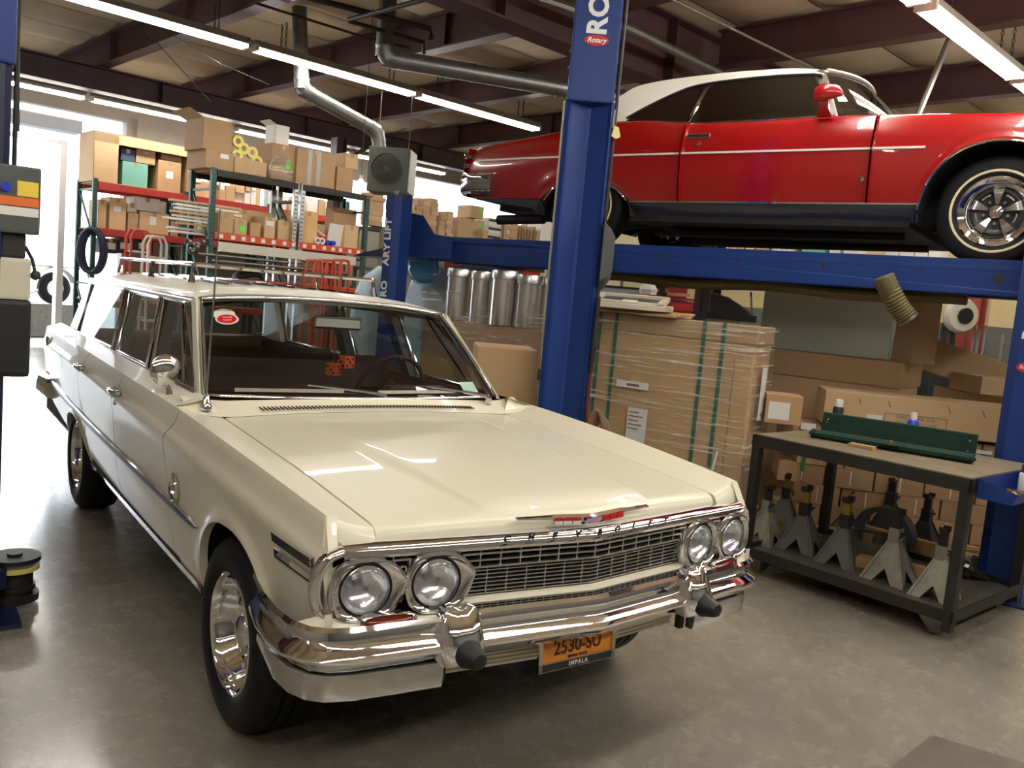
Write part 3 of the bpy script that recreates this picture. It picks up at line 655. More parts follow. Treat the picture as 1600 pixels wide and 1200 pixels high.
for s in (-1, 1):
    bez(s, .753, .734, -.772, 'o'); bez(s, .546, .737, -.797, 'i')
    # turn signal
    tl = thing_part('turn_signal', wag)
    def tp(k, d, x=0, n=24):
        r = []
        for i in range(n):
            a = 2*pi*i/n; e = 4; q = (abs(cos(a))**e+abs(sin(a))**e)**(-1/e); r.append((s*(.690+.075*k*q*cos(a)), -.800+.12*(.075*k*q*cos(a))-d, .640+.026*(k if k > .9 else k*.92)*q*sin(a)))
        return r
    MB().loft([tp(1.1, -.02), tp(1.1, .006), tp(1.0, .010), tp(.95, .006), tp(.93, -.01)]).build('turn_signal_rim', M_chrome, tl, 40)
    MB().loft([tp(.93, .003), tp(.7, .007), tp(.02, .008)]).build('turn_signal_lens', M_amber, tl, 50)
    # cream gravel pan between lamps and bumper, fender lower front
    MB().loft([[(s*.868, -.736, .664), (s*.846, -.756, .660), (s*.76, -.764, .655), (s*.60, -.786, .650), (s*.43, -.806, .648)], [(s*.915, -.690, .636), (s*.888, -.755, .636), (s*.80, -.797, .637), (s*.60, -.820, .639), (s*.43, -.838, .641)]], False).build('gravel_pan', M_cream, wag, 40)
    MB().loft([[(s*x, yfront(x)+.01, .632) for x in (.0, .22, .45)], [(s*x, -.882+.104*x, .628) for x in (.0, .22, .45)]], False).build('bumper_filler', M_under, wag)
    MB().loft([[(s*.866, -.775, .68), (s*(side(-.775, .68)), -.775, .68)], [(s*.866, -.775, .60), (s*side(-.775, .62), -.775, .60)]], False).build('fender_nose', M_cream, wag)
# V emblem on the hood lip
em = thing_part('hood_emblem', wag)
def emy(x): return yfront(x)+.050
MB().loft([[(x, emy(x)-.004-a, z0+b) for a, b in ((0, -h), (.012, -h*.6), (.012, h*.6), (0, h))] for x, z0, h in ((-.275, .893, .004), (-.15, .891, .007), (-.148, .882, .018), (0, .877, .019), (.148, .882, .018), (.15, .891, .007), (.275, .893, .004))], True, True).build('emblem_bar', M_chrome, em, 30)
for s in (-1, 1):
    for k in range(3):
        x0, x1 = .045+k*.034, .045+k*.034+.031
        for zz0, zz1, m in ((.0, .009, M_redplas), (-.011, -.001, M_white)):
            mm = M_redplas if (s > 0 or zz0 == 0) else m
            MB().loft([[(s*x, emy(x)-.0175, .878+.03*x+z) for z in (zz0, zz1)] for x in (x0, x1)], False).build('emblem_field', mm, em)
mb = MB(); mb.loft([[(x, emy(0)-.02, .880+z) for z in (-.005, .005)] for x in (-.03, .03)], False); mb.loft([[(x, emy(0)-.021, .880+z) for z in (-.011, .011)] for x in (-.012, .012)], False); mb.build('emblem_centre', mat('lilac_enamel', srgb(190, 150, 185), .3), em)
# bumper
half = [(.93, -.40), (.945, -.52), (.945, -.62), (.934, -.70), (.905, -.765), (.862, -.80), (.80, -.822)]+[(x, -.905+.104*x) for x in (.7, .6, .5, .4, .3, .2, .1, .05)]
bpth = [(-x, y) for x, y in half]+[(0, -.905)]+half[::-1]
def bprof(t, p):
    ax = abs(p[0]); e = max(0, min(1, (-p[1]-.40)/.25)) if ax > .9 else 1   # tip tapers upward
    lift = .035*(1-e); mid = 1 if ax < .42 else 0; k = .25+.75*e
    top = .648+lift+(.010 if mid else 0)
    return [(-.045*k-.01, .60+lift), (-.028*k, top-.010), (-.012*k, top), (.0, top-.010), (-.014, top-.028), (-.020, .600+lift*.8), (-.010, .586+lift*.6), (.012*k, .577+lift*.5), (.021*k, .567+lift*.4), (.018*k, .556+lift*.3), (.0, .545+lift*.3), (-.014, .528+lift*.4), (-.030, .512+lift*.9), (-.06*k-.01, .510+lift)]
sweep(bpth, bprof).build('front_bumper', M_chrome, wag, 50)
for s in (-1, 1):
    pth = [(s*x, y+.018) for x, y in [(.915, -.46), (.925, -.55), (.925, -.62), (.915, -.70), (.89, -.76), (.85, -.795), (.78, -.818), (.65, -.834), (.52, -.848)]]
    if s > 0: pth = pth[::-1]
    def vprof(t, p):
        k = min(1, max(.3, (-p[1]-.40)/.22)) if abs(p[0]) > .9 else 1
        q = .508-.075*k
        return [(-.03, .515), (.006, .512), (.008, .47+.03*(1-k)), (.002, q+.004), (-.012, q), (-.03, q+.004)]
    sweep(pth, vprof).build('bumper_valance', M_chromed, wag, 50)
    # guards with rubber cones
    gd = thing_part('bumper_guard', wag); xg = s*.485; yg = -.905+.104*.485
    secs = [(.506, .052, .008), (.53, .066, .028), (.56, .072, .046), (.59, .070, .042), (.62, .065, .024), (.648, .058, -.002), (.664, .050, -.030), (.670, .044, -.070), (.660, .040, -.105), (.62, .036, -.11)]
    rings = []
    for z, w, f in secs:
        rings.append([(xg+w*a, yg+b*1.0-(f*c)+.104*s*w*a, z) for a, b, c in ((-1, .04, 0), (-1, .0, .15), (-.75, -.005, .8), (-.3, -.008, 1), (.3, -.008, 1), (.75, -.005, .8), (1, .0, .15), (1, .04, 0))])
    MB().loft(rings, True, True).build('guard_body', M_chrome, gd, 50)
    MB().lathe([(.040, .0), (.041, .012), (.036, .022), (.027, .055), (.022, .066), (.012, .070), (0, .070)], 24, frame((xg, yg-.042, .556), (.0, -1, .0), (1, 0, 0))).build('rubber_cone', M_black, gd, 40)
# ribbed pan under the bumper, licence plate
for k in range(8):
    z = .515-.0155*k; MB().loft([[(x, -.765+.10*abs(x)+o+.004*k, z+b) for o, b in ((.0, -.007), (-.009, -.004), (-.009, .004), (.0, .007))] for x in (-.56, 0, .56)], True, True).build('pan_rib', M_cream, wag)
MB().loft([[(x, -.755+.10*abs(x), .525), (x, -.72+.10*abs(x), .40)] for x in (-.56, 0, .56)], False).build('lower_pan', M_cream, wag)
for s in (-1, 1): MB().span((s*.50-.012, -.80, .43), (s*.50+.012, -.775, .52)).build('bumper_bracket', M_steeld, wag, bevel=.004)
MP = frame((0, -.812, .482), (1, 0, 0), (0, .06, 1))
pl = MB(); pl.box((0, .012, .0), (.305, .153, .003)); 
po = bpy.data.objects.new('license_plate', pl.mesh('license_plate', mat('orange_plate', srgb(222, 140, 40), .45, noise=.12, nscale=25))); C.objects.link(po); po.parent = wag
po.data.transform(MP)
fr = MB()
for a, b in (((-.16, -.085, -.003), (-.146, .092, .006)), ((.146, -.085, -.003), (.16, .092, .006)), ((-.16, -.085, -.003), (.16, -.058, .006)), ((-.16, .085, -.003), (.16, .094, .006))): fr.span(a, b)
fo = bpy.data.objects.new('plate_frame', fr.mesh('plate_frame', M_chromed)); C.objects.link(fo); fo.parent = po; fo.data.transform(MP)
fb = MB().span((-.145, -.083, .006), (.145, -.060, .007)); f2 = bpy.data.objects.new('plate_frame_band', fb.mesh('plate_frame_band', M_text)); C.objects.link(f2); f2.parent = po; f2.data.transform(MP)
ink = mat('plate_ink', srgb(60, 30, 30), .5)
text('2530-SU', .062, ink, po, MP @ Matrix.Translation((0, -.017, .0025)), 'plate_number', .001, .001, 1.0, sx=.92)
text('EMPIRE STATE', .011, ink, po, MP @ Matrix.Translation((0, -.050, .0025)), 'plate_state', .0004, .001, 1.2)
text('IMPALA', .020, M_textw, po, MP @ Matrix.Translation((0, -.0715, .0078)), 'frame_lettering', .0006, .0005, 1.25)
# ------------------------------------------------ wheels
def wheel(s, y, R, w, xc, parent, deep=True):
    t = thing_part('wheel', parent); t.location = (s*xc, y, R); M = Matrix.Scale(-1, 4, (1, 0, 0)) if s < 0 else Matrix()
    a = w/2
    MB().lathe([(.205, a-.012), (.212, a-.002), (.235, a+.006), (.28, a+.008), (.31, a-.004), (R-.008, a-.02), (R, a-.035), (R, .03), (R-.008, .028), (R-.008, .018), (R, .016), (R, -.016), (R-.008, -.018), (R-.008, -.028), (R, -.03), (R, -a+.035), (R-.01, -a+.01), (.28, -a), (.21, -a+.01)], 56, M).build('tire', M_tyre, t, 40)
    rim = MB().lathe([(.190, a-.03), (.207, a-.012), (.208, a-.004), (.200, a-.001), (.192, a-.008), (.188, a-.03), (.182, a-.055), (.172, a-.075), (.166, a-.092), (.14, a-.088), (.115, a-.074), (.085, a-.068), (.06, a-.074), (.0, a-.074)], 56, M).build('rim', M_chrome, t, 40)
    MB().lathe([(.066, a-.074), (.064, a-.05), (.055, a-.038), (.03, a-.030), (0, a-.028)], 32, M).build('hub_cap', M_chrome, t, 40)
    nut = MB()
    for k in range(5):
        q = 2*pi*k/5; c = M @ Vector((a-.07, .095*cos(q), .095*sin(q))); d = M @ Vector((a-.05, .095*cos(q), .095*sin(q))); nut.cyl(c, d, .011, .009, 6)
    nut.build('lug_nut', M_chrome, t)
    slots = MB()
    for k in range(10):
        q = 2*pi*(k+.5)/10; c = M @ Vector((a-.0885, .152*cos(q), .152*sin(q))); slots.box(c, (.004, .02, .02))
    slots.build('rim_slots', M_dark, t)
    return t
for s in (-1, 1):
    wheel(s, 0, .33, .215, .752, wag); wheel(s, 3.02, .335, .215, .752, wag)
# ------------------------------------------------ greenhouse
ROOF0, ROOF1 = 1.19, 3.98
def wsy(x, t):  # windshield: t 0 base, 1 top
    c0, c1 = .725+.10*(abs(x)/.74)**2.2, 1.215+.07*(abs(x)/.66)**2.2
    return c0+(c1-c0)*t
def wsp(u, t):
    hw = .735+(.645-.735)*t; x = u*hw; z0 = 1.028; z1 = 1.452-.038*abs(u)**2.2
    return (x, wsy(x, t), z0+(z1-z0)*t+.012*sin(pi*t))
ws = MB().grid(wsp, lin(-1, 1, 21), lin(0, 1, 8)).build('windshield', M_glass, wag, 60)
pth = [wsp(u, 0) for u in lin(-1, 1, 25)]+[wsp(1, t) for t in lin(.1, 1, 8)]+[wsp(u, 1) for u in lin(.96, -.96, 25)]+[wsp(-1, t) for t in lin(1, .1, 8)]
MB().tube([(p[0], p[1]-.006, p[2]+.002) for p in pth], .011, 8, closed=True).build('windshield_trim', M_chrome, wag, 50)
def rz(x, y):
    e = abs(x)/.665; side_ = max(0, 1-e**2.8)**.6
    z = 1.418+.072*side_
    if y < 1.5: z -= .030*((1.5-y)/.31)**2*side_ ** .5
    if y > 3.5: z -= .035*((y-3.5)/.48)**2
    return z
rxs = [.665*sin(t*pi/2) for t in lin(-1, 1, 33)]
def roofp(x, t):
    y0 = 1.205+.075*(abs(x)/.66)**2.2; y = y0+(ROOF1-.10*(abs(x)/.665)**4-y0)*t; return (x, y, rz(x, y))
rf_ = MB().loft([[(lambda p: (p[0], p[1]+.02, p[2]-.035))(roofp(x, 0))]+[roofp(x, t) for t in lin(0, 1, 30)]+[(lambda p: (p[0]*.98, p[1]+.03, p[2]-.04))(roofp(x, 1))] for x in rxs], False)
roof = rf_.build('roof', M_cream, wag, 50)
MB().loft([[(x*.97, y, rz(x, y)-.045) for y in lin(1.26, 3.92, 8)] for x in lin(-.65, .65, 9)], False).build('headliner', mat('headliner', srgb(44, 26, 26), .9), wag, 50)
def gx(z): return BELT-.004-(BELT-.668)*max(0, (z-1.035))/.375
for s in (-1, 1):
    def P(y, z, o=0): return (s*(gx(z)+o), y, z)
    zt, zb_ = 1.385, 1.045
    # drip rail
    MB().tube([(s*.672, y, 1.412) for y in lin(1.27, 3.88, 12)], .009, 8).build('drip_rail', M_chrome, wag, 40)
    # roof side rail between glass and drip
    MB().loft([[P(y, 1.386), P(y, 1.418, .0)] for y in lin(1.24, 3.9, 6)], False).build('roof_rail', M_cream, wag)
    # pillars
    MB().loft([[(s*.738, .83, 1.02), (s*.762, .80, 1.02), (s*.766, .86, 1.02), (s*.745, .90, 1.02)], [(s*.655, 1.27, 1.42), (s*.675, 1.25, 1.42), (s*.678, 1.31, 1.42), (s*.66, 1.34, 1.42)]], True, True).build('windshield_pillar', M_cream, wag)
    MB().tube([(s*.757, .885, 1.035), (s*.672, 1.345, 1.39)], .007, 8).build('pillar_trim', M_chrome, wag)
    glassq = [('front_door_glass', (.86, 1.63, 1.40, 1.80)), ('rear_door_glass', (1.76, 2.48, 1.90, 2.58)), ('quarter_glass', (2.62, 3.78, 2.74, 3.78))]
    for nme, (b0, b1, t0, t1) in glassq:
        MB().add([P(b0, zb_), P(b1, zb_), P(t1, zt), P(t0, zt)], [(0, 1, 2, 3)]).build(nme, M_glass, wag)
        MB().tube([P(b0, zb_, .004), P(b1, zb_, .004), P(t1, zt, .004), P(t0, zt, .004)], .010, 8, closed=True).build(nme.replace('glass', 'frame'), M_chrome if nme[0] != 'q' else M_chrome, wag)
    MB().tube([P(1.06, zb_, .004), P(1.475, zt, .004)], .009, 8).build('vent_window_bar', M_chrome, wag)
    for b0, b1, t0, t1 in ((1.645, 1.745, 1.81, 1.89), (2.495, 2.605, 2.59, 2.73)):
        MB().loft([[P(b0, 1.03, -.004), P(b1, 1.03, -.004), P(b1, 1.03, -.06), P(b0, 1.03, -.06)], [P(t0, 1.40, -.004), P(t1, 1.40, -.004), P(t1, 1.40, -.06), P(t0, 1.40, -.06)]], True, True).build('door_pillar', M_black, wag)
    MB().tube([P(.86, 1.03, .012), P(3.9, 1.036, .012)], .009, 8).build('belt_trim', M_chrome, wag)
    # rear pillar
    MB().loft([[P(3.79, 1.03), P(4.16, 1.03), P(4.16, 1.03, -.05), P(3.79, 1.03, -.05)], [P(3.79, 1.42), P(3.95, 1.42), P(3.95, 1.42, -.05), P(3.79, 1.42, -.05)]], True, True).build('rear_pillar', M_cream, wag)
MB().add([(-.70, 4.14, 1.05), (.70, 4.14, 1.05), (.63, 3.98, 1.40), (-.63, 3.98, 1.40)], [(0, 1, 2, 3)]).build('rear_window', M_glass, wag)
mb = MB(); mb.loft([[(-.845, 4.52, z), (-.5, 4.56, z), (.5, 4.56, z), (.845, 4.52, z)] for z in (.55, .8, 1.02)], False); mb.loft([[(-.84, 4.53, 1.02), (.84, 4.53, 1.02)], [(-.75, 4.12, 1.05), (.75, 4.12, 1.05)]], False)
mb.build('tailgate', M_cream, wag)
rb = [(.90, 4.05), (.925, 4.25), (.925, 4.42), (.90, 4.56), (.80, 4.62), (.4, 4.65), (0, 4.66)]
pth = rb+[(-x, y) for x, y in rb[::-1][1:]]
sweep(pth, [(-.06, .68), (.0, .675), (.012, .62), (.02, .58), (0., .54), (-.05, .53)]).build('rear_bumper', M_chrome, wag, 50)
# ------------------------------------------------ interior
mb = MB(); mb.span((-.62, 1.42, .50), (.62, 1.98, .72)); bseat = MB(); 
def seat(y, h):
    t = thing_part('bench_seat', wag)
    MB().span((-.66, y, .42), (.66, y+.55, .70)).build('seat_cushion', M_maroon, t, bevel=.04)
    o = MB(); o.loft([[(x, y+.46, .62), (x, y+.54, h-.03), (x, y+.60, h), (x, y+.68, h-.04), (x, y+.66, .62)] for x in lin(-.66, .66, 3)], True, True); o.build('seat_back', M_maroon, t, 50)
    return t
seat(1.32, 1.12); seat(2.15, 1.08)
MB().loft([[(x, .80+.05*abs(x), 1.005), (x, .98, 1.03), (x, 1.10, 1.01), (x, 1.14, .92), (x, 1.08, .75)] for x in lin(-.70, .70, 9)], False).build('dashboard', M_maroon, wag, 40)
MB().span((.18, .92, 1.035), (.52, 1.0, 1.062)).build('instrument_hood', M_maroon, wag, bevel=.01)
sw = thing_part('steering_wheel', wag); sw.matrix_local = frame((.34, 1.22, 1.01), (1, 0, 0), (0, -.35, .93))
MB().tube([(.19*cos(a), .19*sin(a), 0) for a in lin(0, 2*pi*39/40, 40)], .012, 10, closed=True).build('wheel_rim', M_maroon, sw, 60)
mb = MB(); mb.bar((-.18, 0, 0), (.18, 0, 0), .02, .012); mb.cyl((0, 0, -.03), (0, 0, .02), .04); mb.bar((0, 0, 0), (0, -.18, 0), .02, .012, (0, 0, 1)); mb.build('wheel_spokes', M_chrome, sw)
kn = MB()
for k in range(40):
    a = 2*pi*k/40; kn.tube([(.19*cos(a)+.0125*cos(b)*cos(a), .19*sin(a)+.0125*cos(b)*sin(a), .0125*sin(b)) for b in lin(0, 2*pi*7/8, 8)], .0025, 4, closed=True)
kn.build('wheel_lacing', mat('dark_leather', srgb(50, 14, 16), .6), sw)
MB().tube([(.34, 1.20, .99), (.34, 1.02, .90)], .028, 10).build('steering_column', M_maroon, wag)
mir = thing_part('rear_view_mirror', wag)
MB().box((0, 1.17, 1.345), (.24, .02, .065), (.12, 0, -.1)).build('mirror_shell', M_chrome, mir, bevel=.012)
MB().tube([(0, 1.17, 1.37), (0, 1.18, 1.43)], .008, 8).build('mirror_stem', M_chrome, mir)
MB().span((-.70, 1.0, .35), (.70, 4.3, .40)).build('cabin_floor', M_maroon, wag)
MB().span((-.70, 2.85, .62), (.70, 4.3, .66)).build('load_floor', M_maroon, wag)
for s in (-1, 1): MB().span((s*.74-.02, .9, .4), (s*.74+.01, 4.2, 1.03)).build('door_trim', M_maroon, wag)
# stickers on the glass
def sticker(u, t, r, m, nme, ell=1.0):
    c = Vector(wsp(u, t)); a = (Vector(wsp(u+.05, t))-c).normalized(); b = (Vector(wsp(u, t+.05))-c).normalized(); n = a.cross(b); n = n if n.y < 0 else -n
    o = thing_part('window_sticker', wag)
    mb = MB(); mb.add([c+n*.004]+[c+n*.004+a*r*cos(q)+b*r*ell*sin(q) for q in lin(0, 2*pi*23/24, 24)], [(0, i+1, (i+1) % 24+1) for i in range(24)]); mb.build('sticker_face', m, o)
    return o, c+n*.005, a, b
o, c, a, b = sticker(-.855, .80, .050, mat('sticker_cream', srgb(226, 222, 205), .6), 's', .75)
text('NATIONAL', .014, M_bluep, o, frame(c+b*.026, a, b), 'sticker_print', 0, .0003)
o, c, a, b = sticker(-.84, .745, .052, M_paper, 's2', .72)
c2 = c+(Vector((0, -1, .3)).normalized())*.001
mb = MB(); mb.add([c2]+[c2+a*.042*cos(q)+b*.030*sin(q) for q in lin(0, 2*pi*23/24, 24)], [(0, i+1, (i+1) % 24+1) for i in range(24)]); mb.build('sticker_disc', M_redplas, o)
text('CRUISE', .013, M_textw, o, frame(c2+a*.0+Vector((0, -.002, 0))+b*.010, a, b), 'sticker_print', 0, .0003); text('NIGHT', .013, M_textw, o, frame(c2+Vector((0, -.002, 0))-b*.008, a, b), 'sticker_print', 0, .0003)
o = thing_part('inspection_sticker', wag); c = Vector(wsp(.80, .10)); a = (Vector(wsp(.85, .1))-c).normalized(); b = (Vector(wsp(.8, .15))-c).normalized()
MB().add([c+a*x+b*z+Vector((0, -.004, 0)) for x, z in ((-.05, -.03), (.05, -.03), (.05, .04), (-.05, .04))], [(0, 1, 2, 3)]).build('sticker_face', mat('pale_green_paper', srgb(170, 205, 185), .6), o)
# wipers
for x0, L, tip in ((-.07, .60, -.62), (.56, .52, .02)):
    wp = thing_part('windshield_wiper', wag); base = Vector((x0+.14 if x0 < 0 else x0+.08, .735, 1.025))
    def onws(x, t): p = wsp(x/.73, t); return Vector((p[0], p[1]-.022, p[2]))
    e = onws(tip, .07); mid = onws((tip*.55+base.x*.45), .12)
    MB().tube([base+Vector((0, 0, .0)), base+Vector((-.02, -.005, .022)), base+Vector((-.12, -.0, .035)), mid], [.013, .012, .009, .006], 6).build('wiper_arm', M_chromed, wp)
    MB().tube([base-Vector((0, 0, .02)), base+Vector((0, 0, .012))], .018, 12).build('wiper_pivot', M_chrome, wp)
    st = onws(mid.x+.16, .075); MB().bar(st, e, .008, .016).build('wiper_blade', M_chromed, wp)
# side mirror
sm = thing_part('door_mirror', wag)
MB().lathe([(.0, .022), (.034, .019), (.058, .011), (.070, .0), (.069, -.005), (.0, -.005)], 28, frame((-.855, .985, 1.112), (.25, -1, .05), (1, .25, 0))).build('mirror_head', M_chrome, sm, 50)
MB().tube([(-.853, .992, 1.112), (-.85, .99, 1.06), (-.845, .96, 1.03), (-.845, .95, 1.008)], [.009, .008, .010, .015], 10).build('mirror_stem', M_chrome, sm, 50)
# antenna
an = thing_part('antenna', wag); ap = Vector((-.765, .70, .995)); 
MB().lathe([(.026, -.005), (.026, .008), (.018, .022), (.012, .05), (.006, .055)], 18, frame(ap, (0, 0, 1), (1, 0, 0))).build('antenna_base', M_chrome, an, 40)
MB().tube([ap+Vector((0, 0, .04)), ap+Vector((.012, .01, .45)), ap+Vector((.022, .02, .80))], [.005, .004, .0025], 6).build('antenna_mast', M_chromed, an)
# roof rack
rk = thing_part('roof_rack', wag)
yr0, yr1, zr_ = 1.85, 3.75, 1.575
rp = [(-.52, yr0, zr_), (-.52, yr1-.1, zr_), (-.46, yr1, zr_), (.46, yr1, zr_), (.52, yr1-.1, zr_), (.52, yr0, zr_)]
MB().tube(rp, .012, 8).build('rack_rail', M_chrome, rk, 50)
for y in (2.45, 3.1): MB().tube([(-.52, y, zr_), (.52, y, zr_)], .010, 8).build('rack_crossbar', M_chrome, rk)
MB().tube([(-.52, yr0+.02, zr_), (.52, yr0+.02, zr_)], .011, 8).build('rack_crossbar', M_chrome, rk)
for s in (-1, 1):
    for y in (yr0+.02, 2.75, yr1-.12):
        MB().tube([(s*.52, y, zr_), (s*.525, y, 1.53), (s*.53, y-.01, 1.475)], [.011, .012, .02], 8).build('rack_foot', M_chrome, rk)
for k in range(7):
    x = -.36+.12*k; MB().loft([[(x-.012, y, rz(x, y)+.001), (x-.008, y, rz(x, y)+.011), (x+.008, y, rz(x, y)+.011), (x+.012, y, rz(x, y)+.001)] for y in lin(1.75, 3.7, 12)], True, True).build('rack_skid', M_chrome, rk)
# fuzzy dice hanging from the mirror
M_die = mat('orange_plush', srgb(226, 88, 44), .8)
for k, (x, y, z, r) in enumerate(((.045, 1.15, 1.155, .25), (-.01, 1.165, 1.115, .6))):
    t = thing('hanging_die', ('upper' if k == 0 else 'lower')+' of two orange dice with black pips hanging behind the wagon windshield', 'dice', (x, y, z), (0, 0, r))
    MB().box((0, 0, 0), (.062, .062, .062)).build('die_body', M_die, t, 40, .008)
    for f, pat in (((0, -1, 0), 5), ((-1, 0, 0), 3), ((0, 0, 1), 4), ((1, 0, 0), 2)):
        n = Vector(f); u = Vector((0, 0, 1)) if abs(n.z) < .5 else Vector((1, 0, 0)); v = n.cross(u)
        for a, b in {5: ((-1, -1), (1, 1), (-1, 1), (1, -1), (0, 0)), 3: ((-1, -1), (0, 0), (1, 1)), 4: ((-1, -1), (1, 1), (-1, 1), (1, -1)), 2: ((-1, 0), (1, 0))}[pat]:
            c = n*.0315+u*a*.017+v*b*.017; MB().cyl(c, c+n*.0015, .007, None, 10).build('pip', M_text, t)
    MB().tube([(0, 0, .031), Vector((0, 1.165, 1.33))-Vector((0, y, z))], .0015, 4).build('string', M_text, t)
# ================================================================== FOUR POST LIFT AND THE RED CONVERTIBLE ON IT
LA = radians(161.5); LF = np.array([sin(LA), cos(LA), 0]); LN = np.array([cos(LA), -sin(LA), 0])   # forward, near side
HUB = np.array([3.87, -.065, 0.])
LO = HUB-LN*.86                      # car centre line at the front axle
LROT = atan2(-LF[0], LF[1])          
def LW(u, v, z): return LO+LF*u+LN*v+np.array([0, 0, z])
def lv(u, v, z): return (v, u, z)
LROT = atan2(LF[1], LF[0])-pi/2
lift = thing('four_post_lift', 'blue four post lift holding the red convertible above stored cartons', 'car lift', LO, LROT)
ZRW = 2.005
RV = .80
def lspan(mb, a, b): p, q = lv(*a), lv(*b); mb.span([min(p[i], q[i]) for i in range(3)], [max(p[i], q[i]) for i in range(3)])
for v0, v1, near in ((.58, .97, 1), (-.97, -.58, 0)):
    mb = MB(); lspan(mb, (-4.62, v0, ZRW-.03), (.92, v1, ZRW)); hb_ = .185 if near else .085; lspan(mb, (-4.62, v1-.012, ZRW-hb_), (.92, v1, ZRW+.042)); lspan(mb, (-4.62, v0, ZRW-hb_), (.92, v0+.012, ZRW+.042))
    lspan(mb, (-4.62, v1-.07, ZRW-hb_), (.92, v1, ZRW-hb_+.012)); lspan(mb, (-4.62, v0, ZRW-hb_), (.92, v0+.07, ZRW-hb_+.012))
    rw = mb.build('runway', M_blue, lift, bevel=.004)
    for u in [*np.arange(-4.1, .6, .62), -3.83]:
        sl = MB(); lspan(sl, (u, v1+.0005, ZRW-.07), (u+(.016 if u != -3.83 else .05), v1+.002, ZRW-.025)); sl.build('runway_slot', M_text, rw)
    if near: MB().cyl(lv(-.02+.10, v1+.0005, ZRW-.07), lv(.08, v1+.003, ZRW-.07), .028).build('runway_hole', M_text, rw)
    mb = MB(); mb.add([lv(*p) for p in ((-4.62, v0, ZRW+.03), (-4.62, v1, ZRW+.03), (-5.62, v1, ZRW-.17), (-5.62, v0, ZRW-.17), (-4.62, v0, ZRW-.16), (-4.62, v1, ZRW-.16), (-5.62, v1, ZRW-.19), (-5.62, v0, ZRW-.19))], [(0, 1, 2, 3), (7, 6, 5, 4), (0, 4, 5, 1), (1, 5, 6, 2), (2, 6, 7, 3), (3, 7, 4, 0)])
    mb.build('approach_ramp', M_blued, lift)
    MB().tube([lv(u, v1-.10, ZRW-hb_+.03) for u in np.arange(-4.4, .8, .3)], .018, 8).build('cable_pipe', M_steeld, lift)
PU0, PU1, PV = -4.90, .35, 1.18
for u in (PU0, PU1):
    mb = MB(); lspan(mb, (u-.09, -1.04, ZRW-.16), (u+.09, 1.04, ZRW-.02)); mb.build('crossbeam', M_blue, lift, bevel=.006)
posts = [(PU0, PV, 1), (PU1, PV, 1)]
for u, v, near in posts:
    mb = MB(); w, d, t = (.10, .095, .012) if u < 0 else (.125, .115, .012)
    prof = [(-w, -d), (-w, d-.05), (-w+.05, d), (w-.05, d), (w, d-.05), (w, -d), (w-.05, -d), (w-.05, -d+t), (w-t, -d+t), (w-t, d-.055), (w-.055, d-t), (-w+.055, d-t), (-w+t, d-.055), (-w+t, -d+t), (-w+.05, -d+t), (-w+.05, -d)]
    mb.loft([[lv(u+a, v+b, z) for a, b in prof] for z in (.012, 2.375)], True, True)
    pst = mb.build('post', M_blue, lift)
    MB().loft([[lv(u+a*k, v+b*k, z) for a, b in prof[:6]] for z, k in ((2.376, 1.0), (2.39, 1.0))], True, True).build('post_cap', M_blued, pst)
    MB().span(*[[f(a, b) for a, b in zip(lv(u-.19, v-.19, 0), lv(u+.19, v+.17, .012))] for f in (min, max)]).build('base_plate', M_blued, pst)
    MB().tube([lv(u, v+.02, 2.38), lv(u, v+.02, 2.43)], .018, 8).build('cable_stud', M_steel, pst)
    sm_ = MB(); lspan(sm_, (u-.055, v+d+.0005, 2.25), (u-.04, v+d+.003, 2.34)); sm_.build('post_slot', M_text, pst)
    # gusset plate to the runway
    mb = MB(); s = 1
    if u > 0: lspan(mb, (u-.10, PV-.22, ZRW-.16), (u+.10, PV-.11, ZRW-.02))
    else: mb.loft([[lv(u+a, PV-.13+b, z) for a, z in ((.08*s, ZRW-.17), (.60*s, ZRW-.17), (.60*s, ZRW+.03), (.38*s, ZRW+.05), (.22*s, ZRW+.22), (.08*s, ZRW+.24))] for b in (0, .012)], True, True)
    mb.build('carriage_plate', M_blue, lift)
    Mx = frame(lv(u, v+d+.001, 1.66 if u < 0 else 1.42), (0, 0, 1), lv(-1, 0, 0))
    if u < 0:
        text('RO', .105, M_textw, pst, Mx @ Matrix.Translation((-.145, -.0, 0)), 'post_lettering', .004, .001, 1.05); text('ARY LIFT', .105, M_textw, pst, Mx @ Matrix.Translation((.29, 0, 0)), 'post_lettering', .004, .001, 1.05)
        LG = Mx @ Matrix.Translation((-.29, 0, 0))
    else:
        text('ROTARY LIFT', .12, M_textw, pst, Mx @ Matrix.Translation((.52, .02, 0)), 'post_lettering', .004, .001, 1.05); LG = Mx @ Matrix.Translation((-.015, .02, 0))
    e = MB(); e.add([(0, 0, .0015)]+[(.03*cos(q), .055*sin(q), .0015) for q in lin(0, 2*pi*19/20, 20)], [(0, i+1, (i+1) % 20+1) for i in range(20)])
    o = bpy.data.objects.new('oval_logo', e.mesh('oval_logo', M_textr)); C.objects.link(o); o.parent = pst; o.data.transform(LG)
    text('Rotary', .03, M_textw, o, LG @ Matrix.Translation((0, 0, .002)) @ Matrix.Rotation(-pi/2, 4, 'Z'), 'logo_script', .0006, .0005, shear=.3)
MB().tube([lv(-3.0+.1*k, .80, ZRW-.215+.012*sin(k*.5)) for k in range(30)], .045, 12).build('air_hose_bundle', mat('olive_hose', srgb(92, 82, 44), .6, noise=.3, nscale=30), lift)
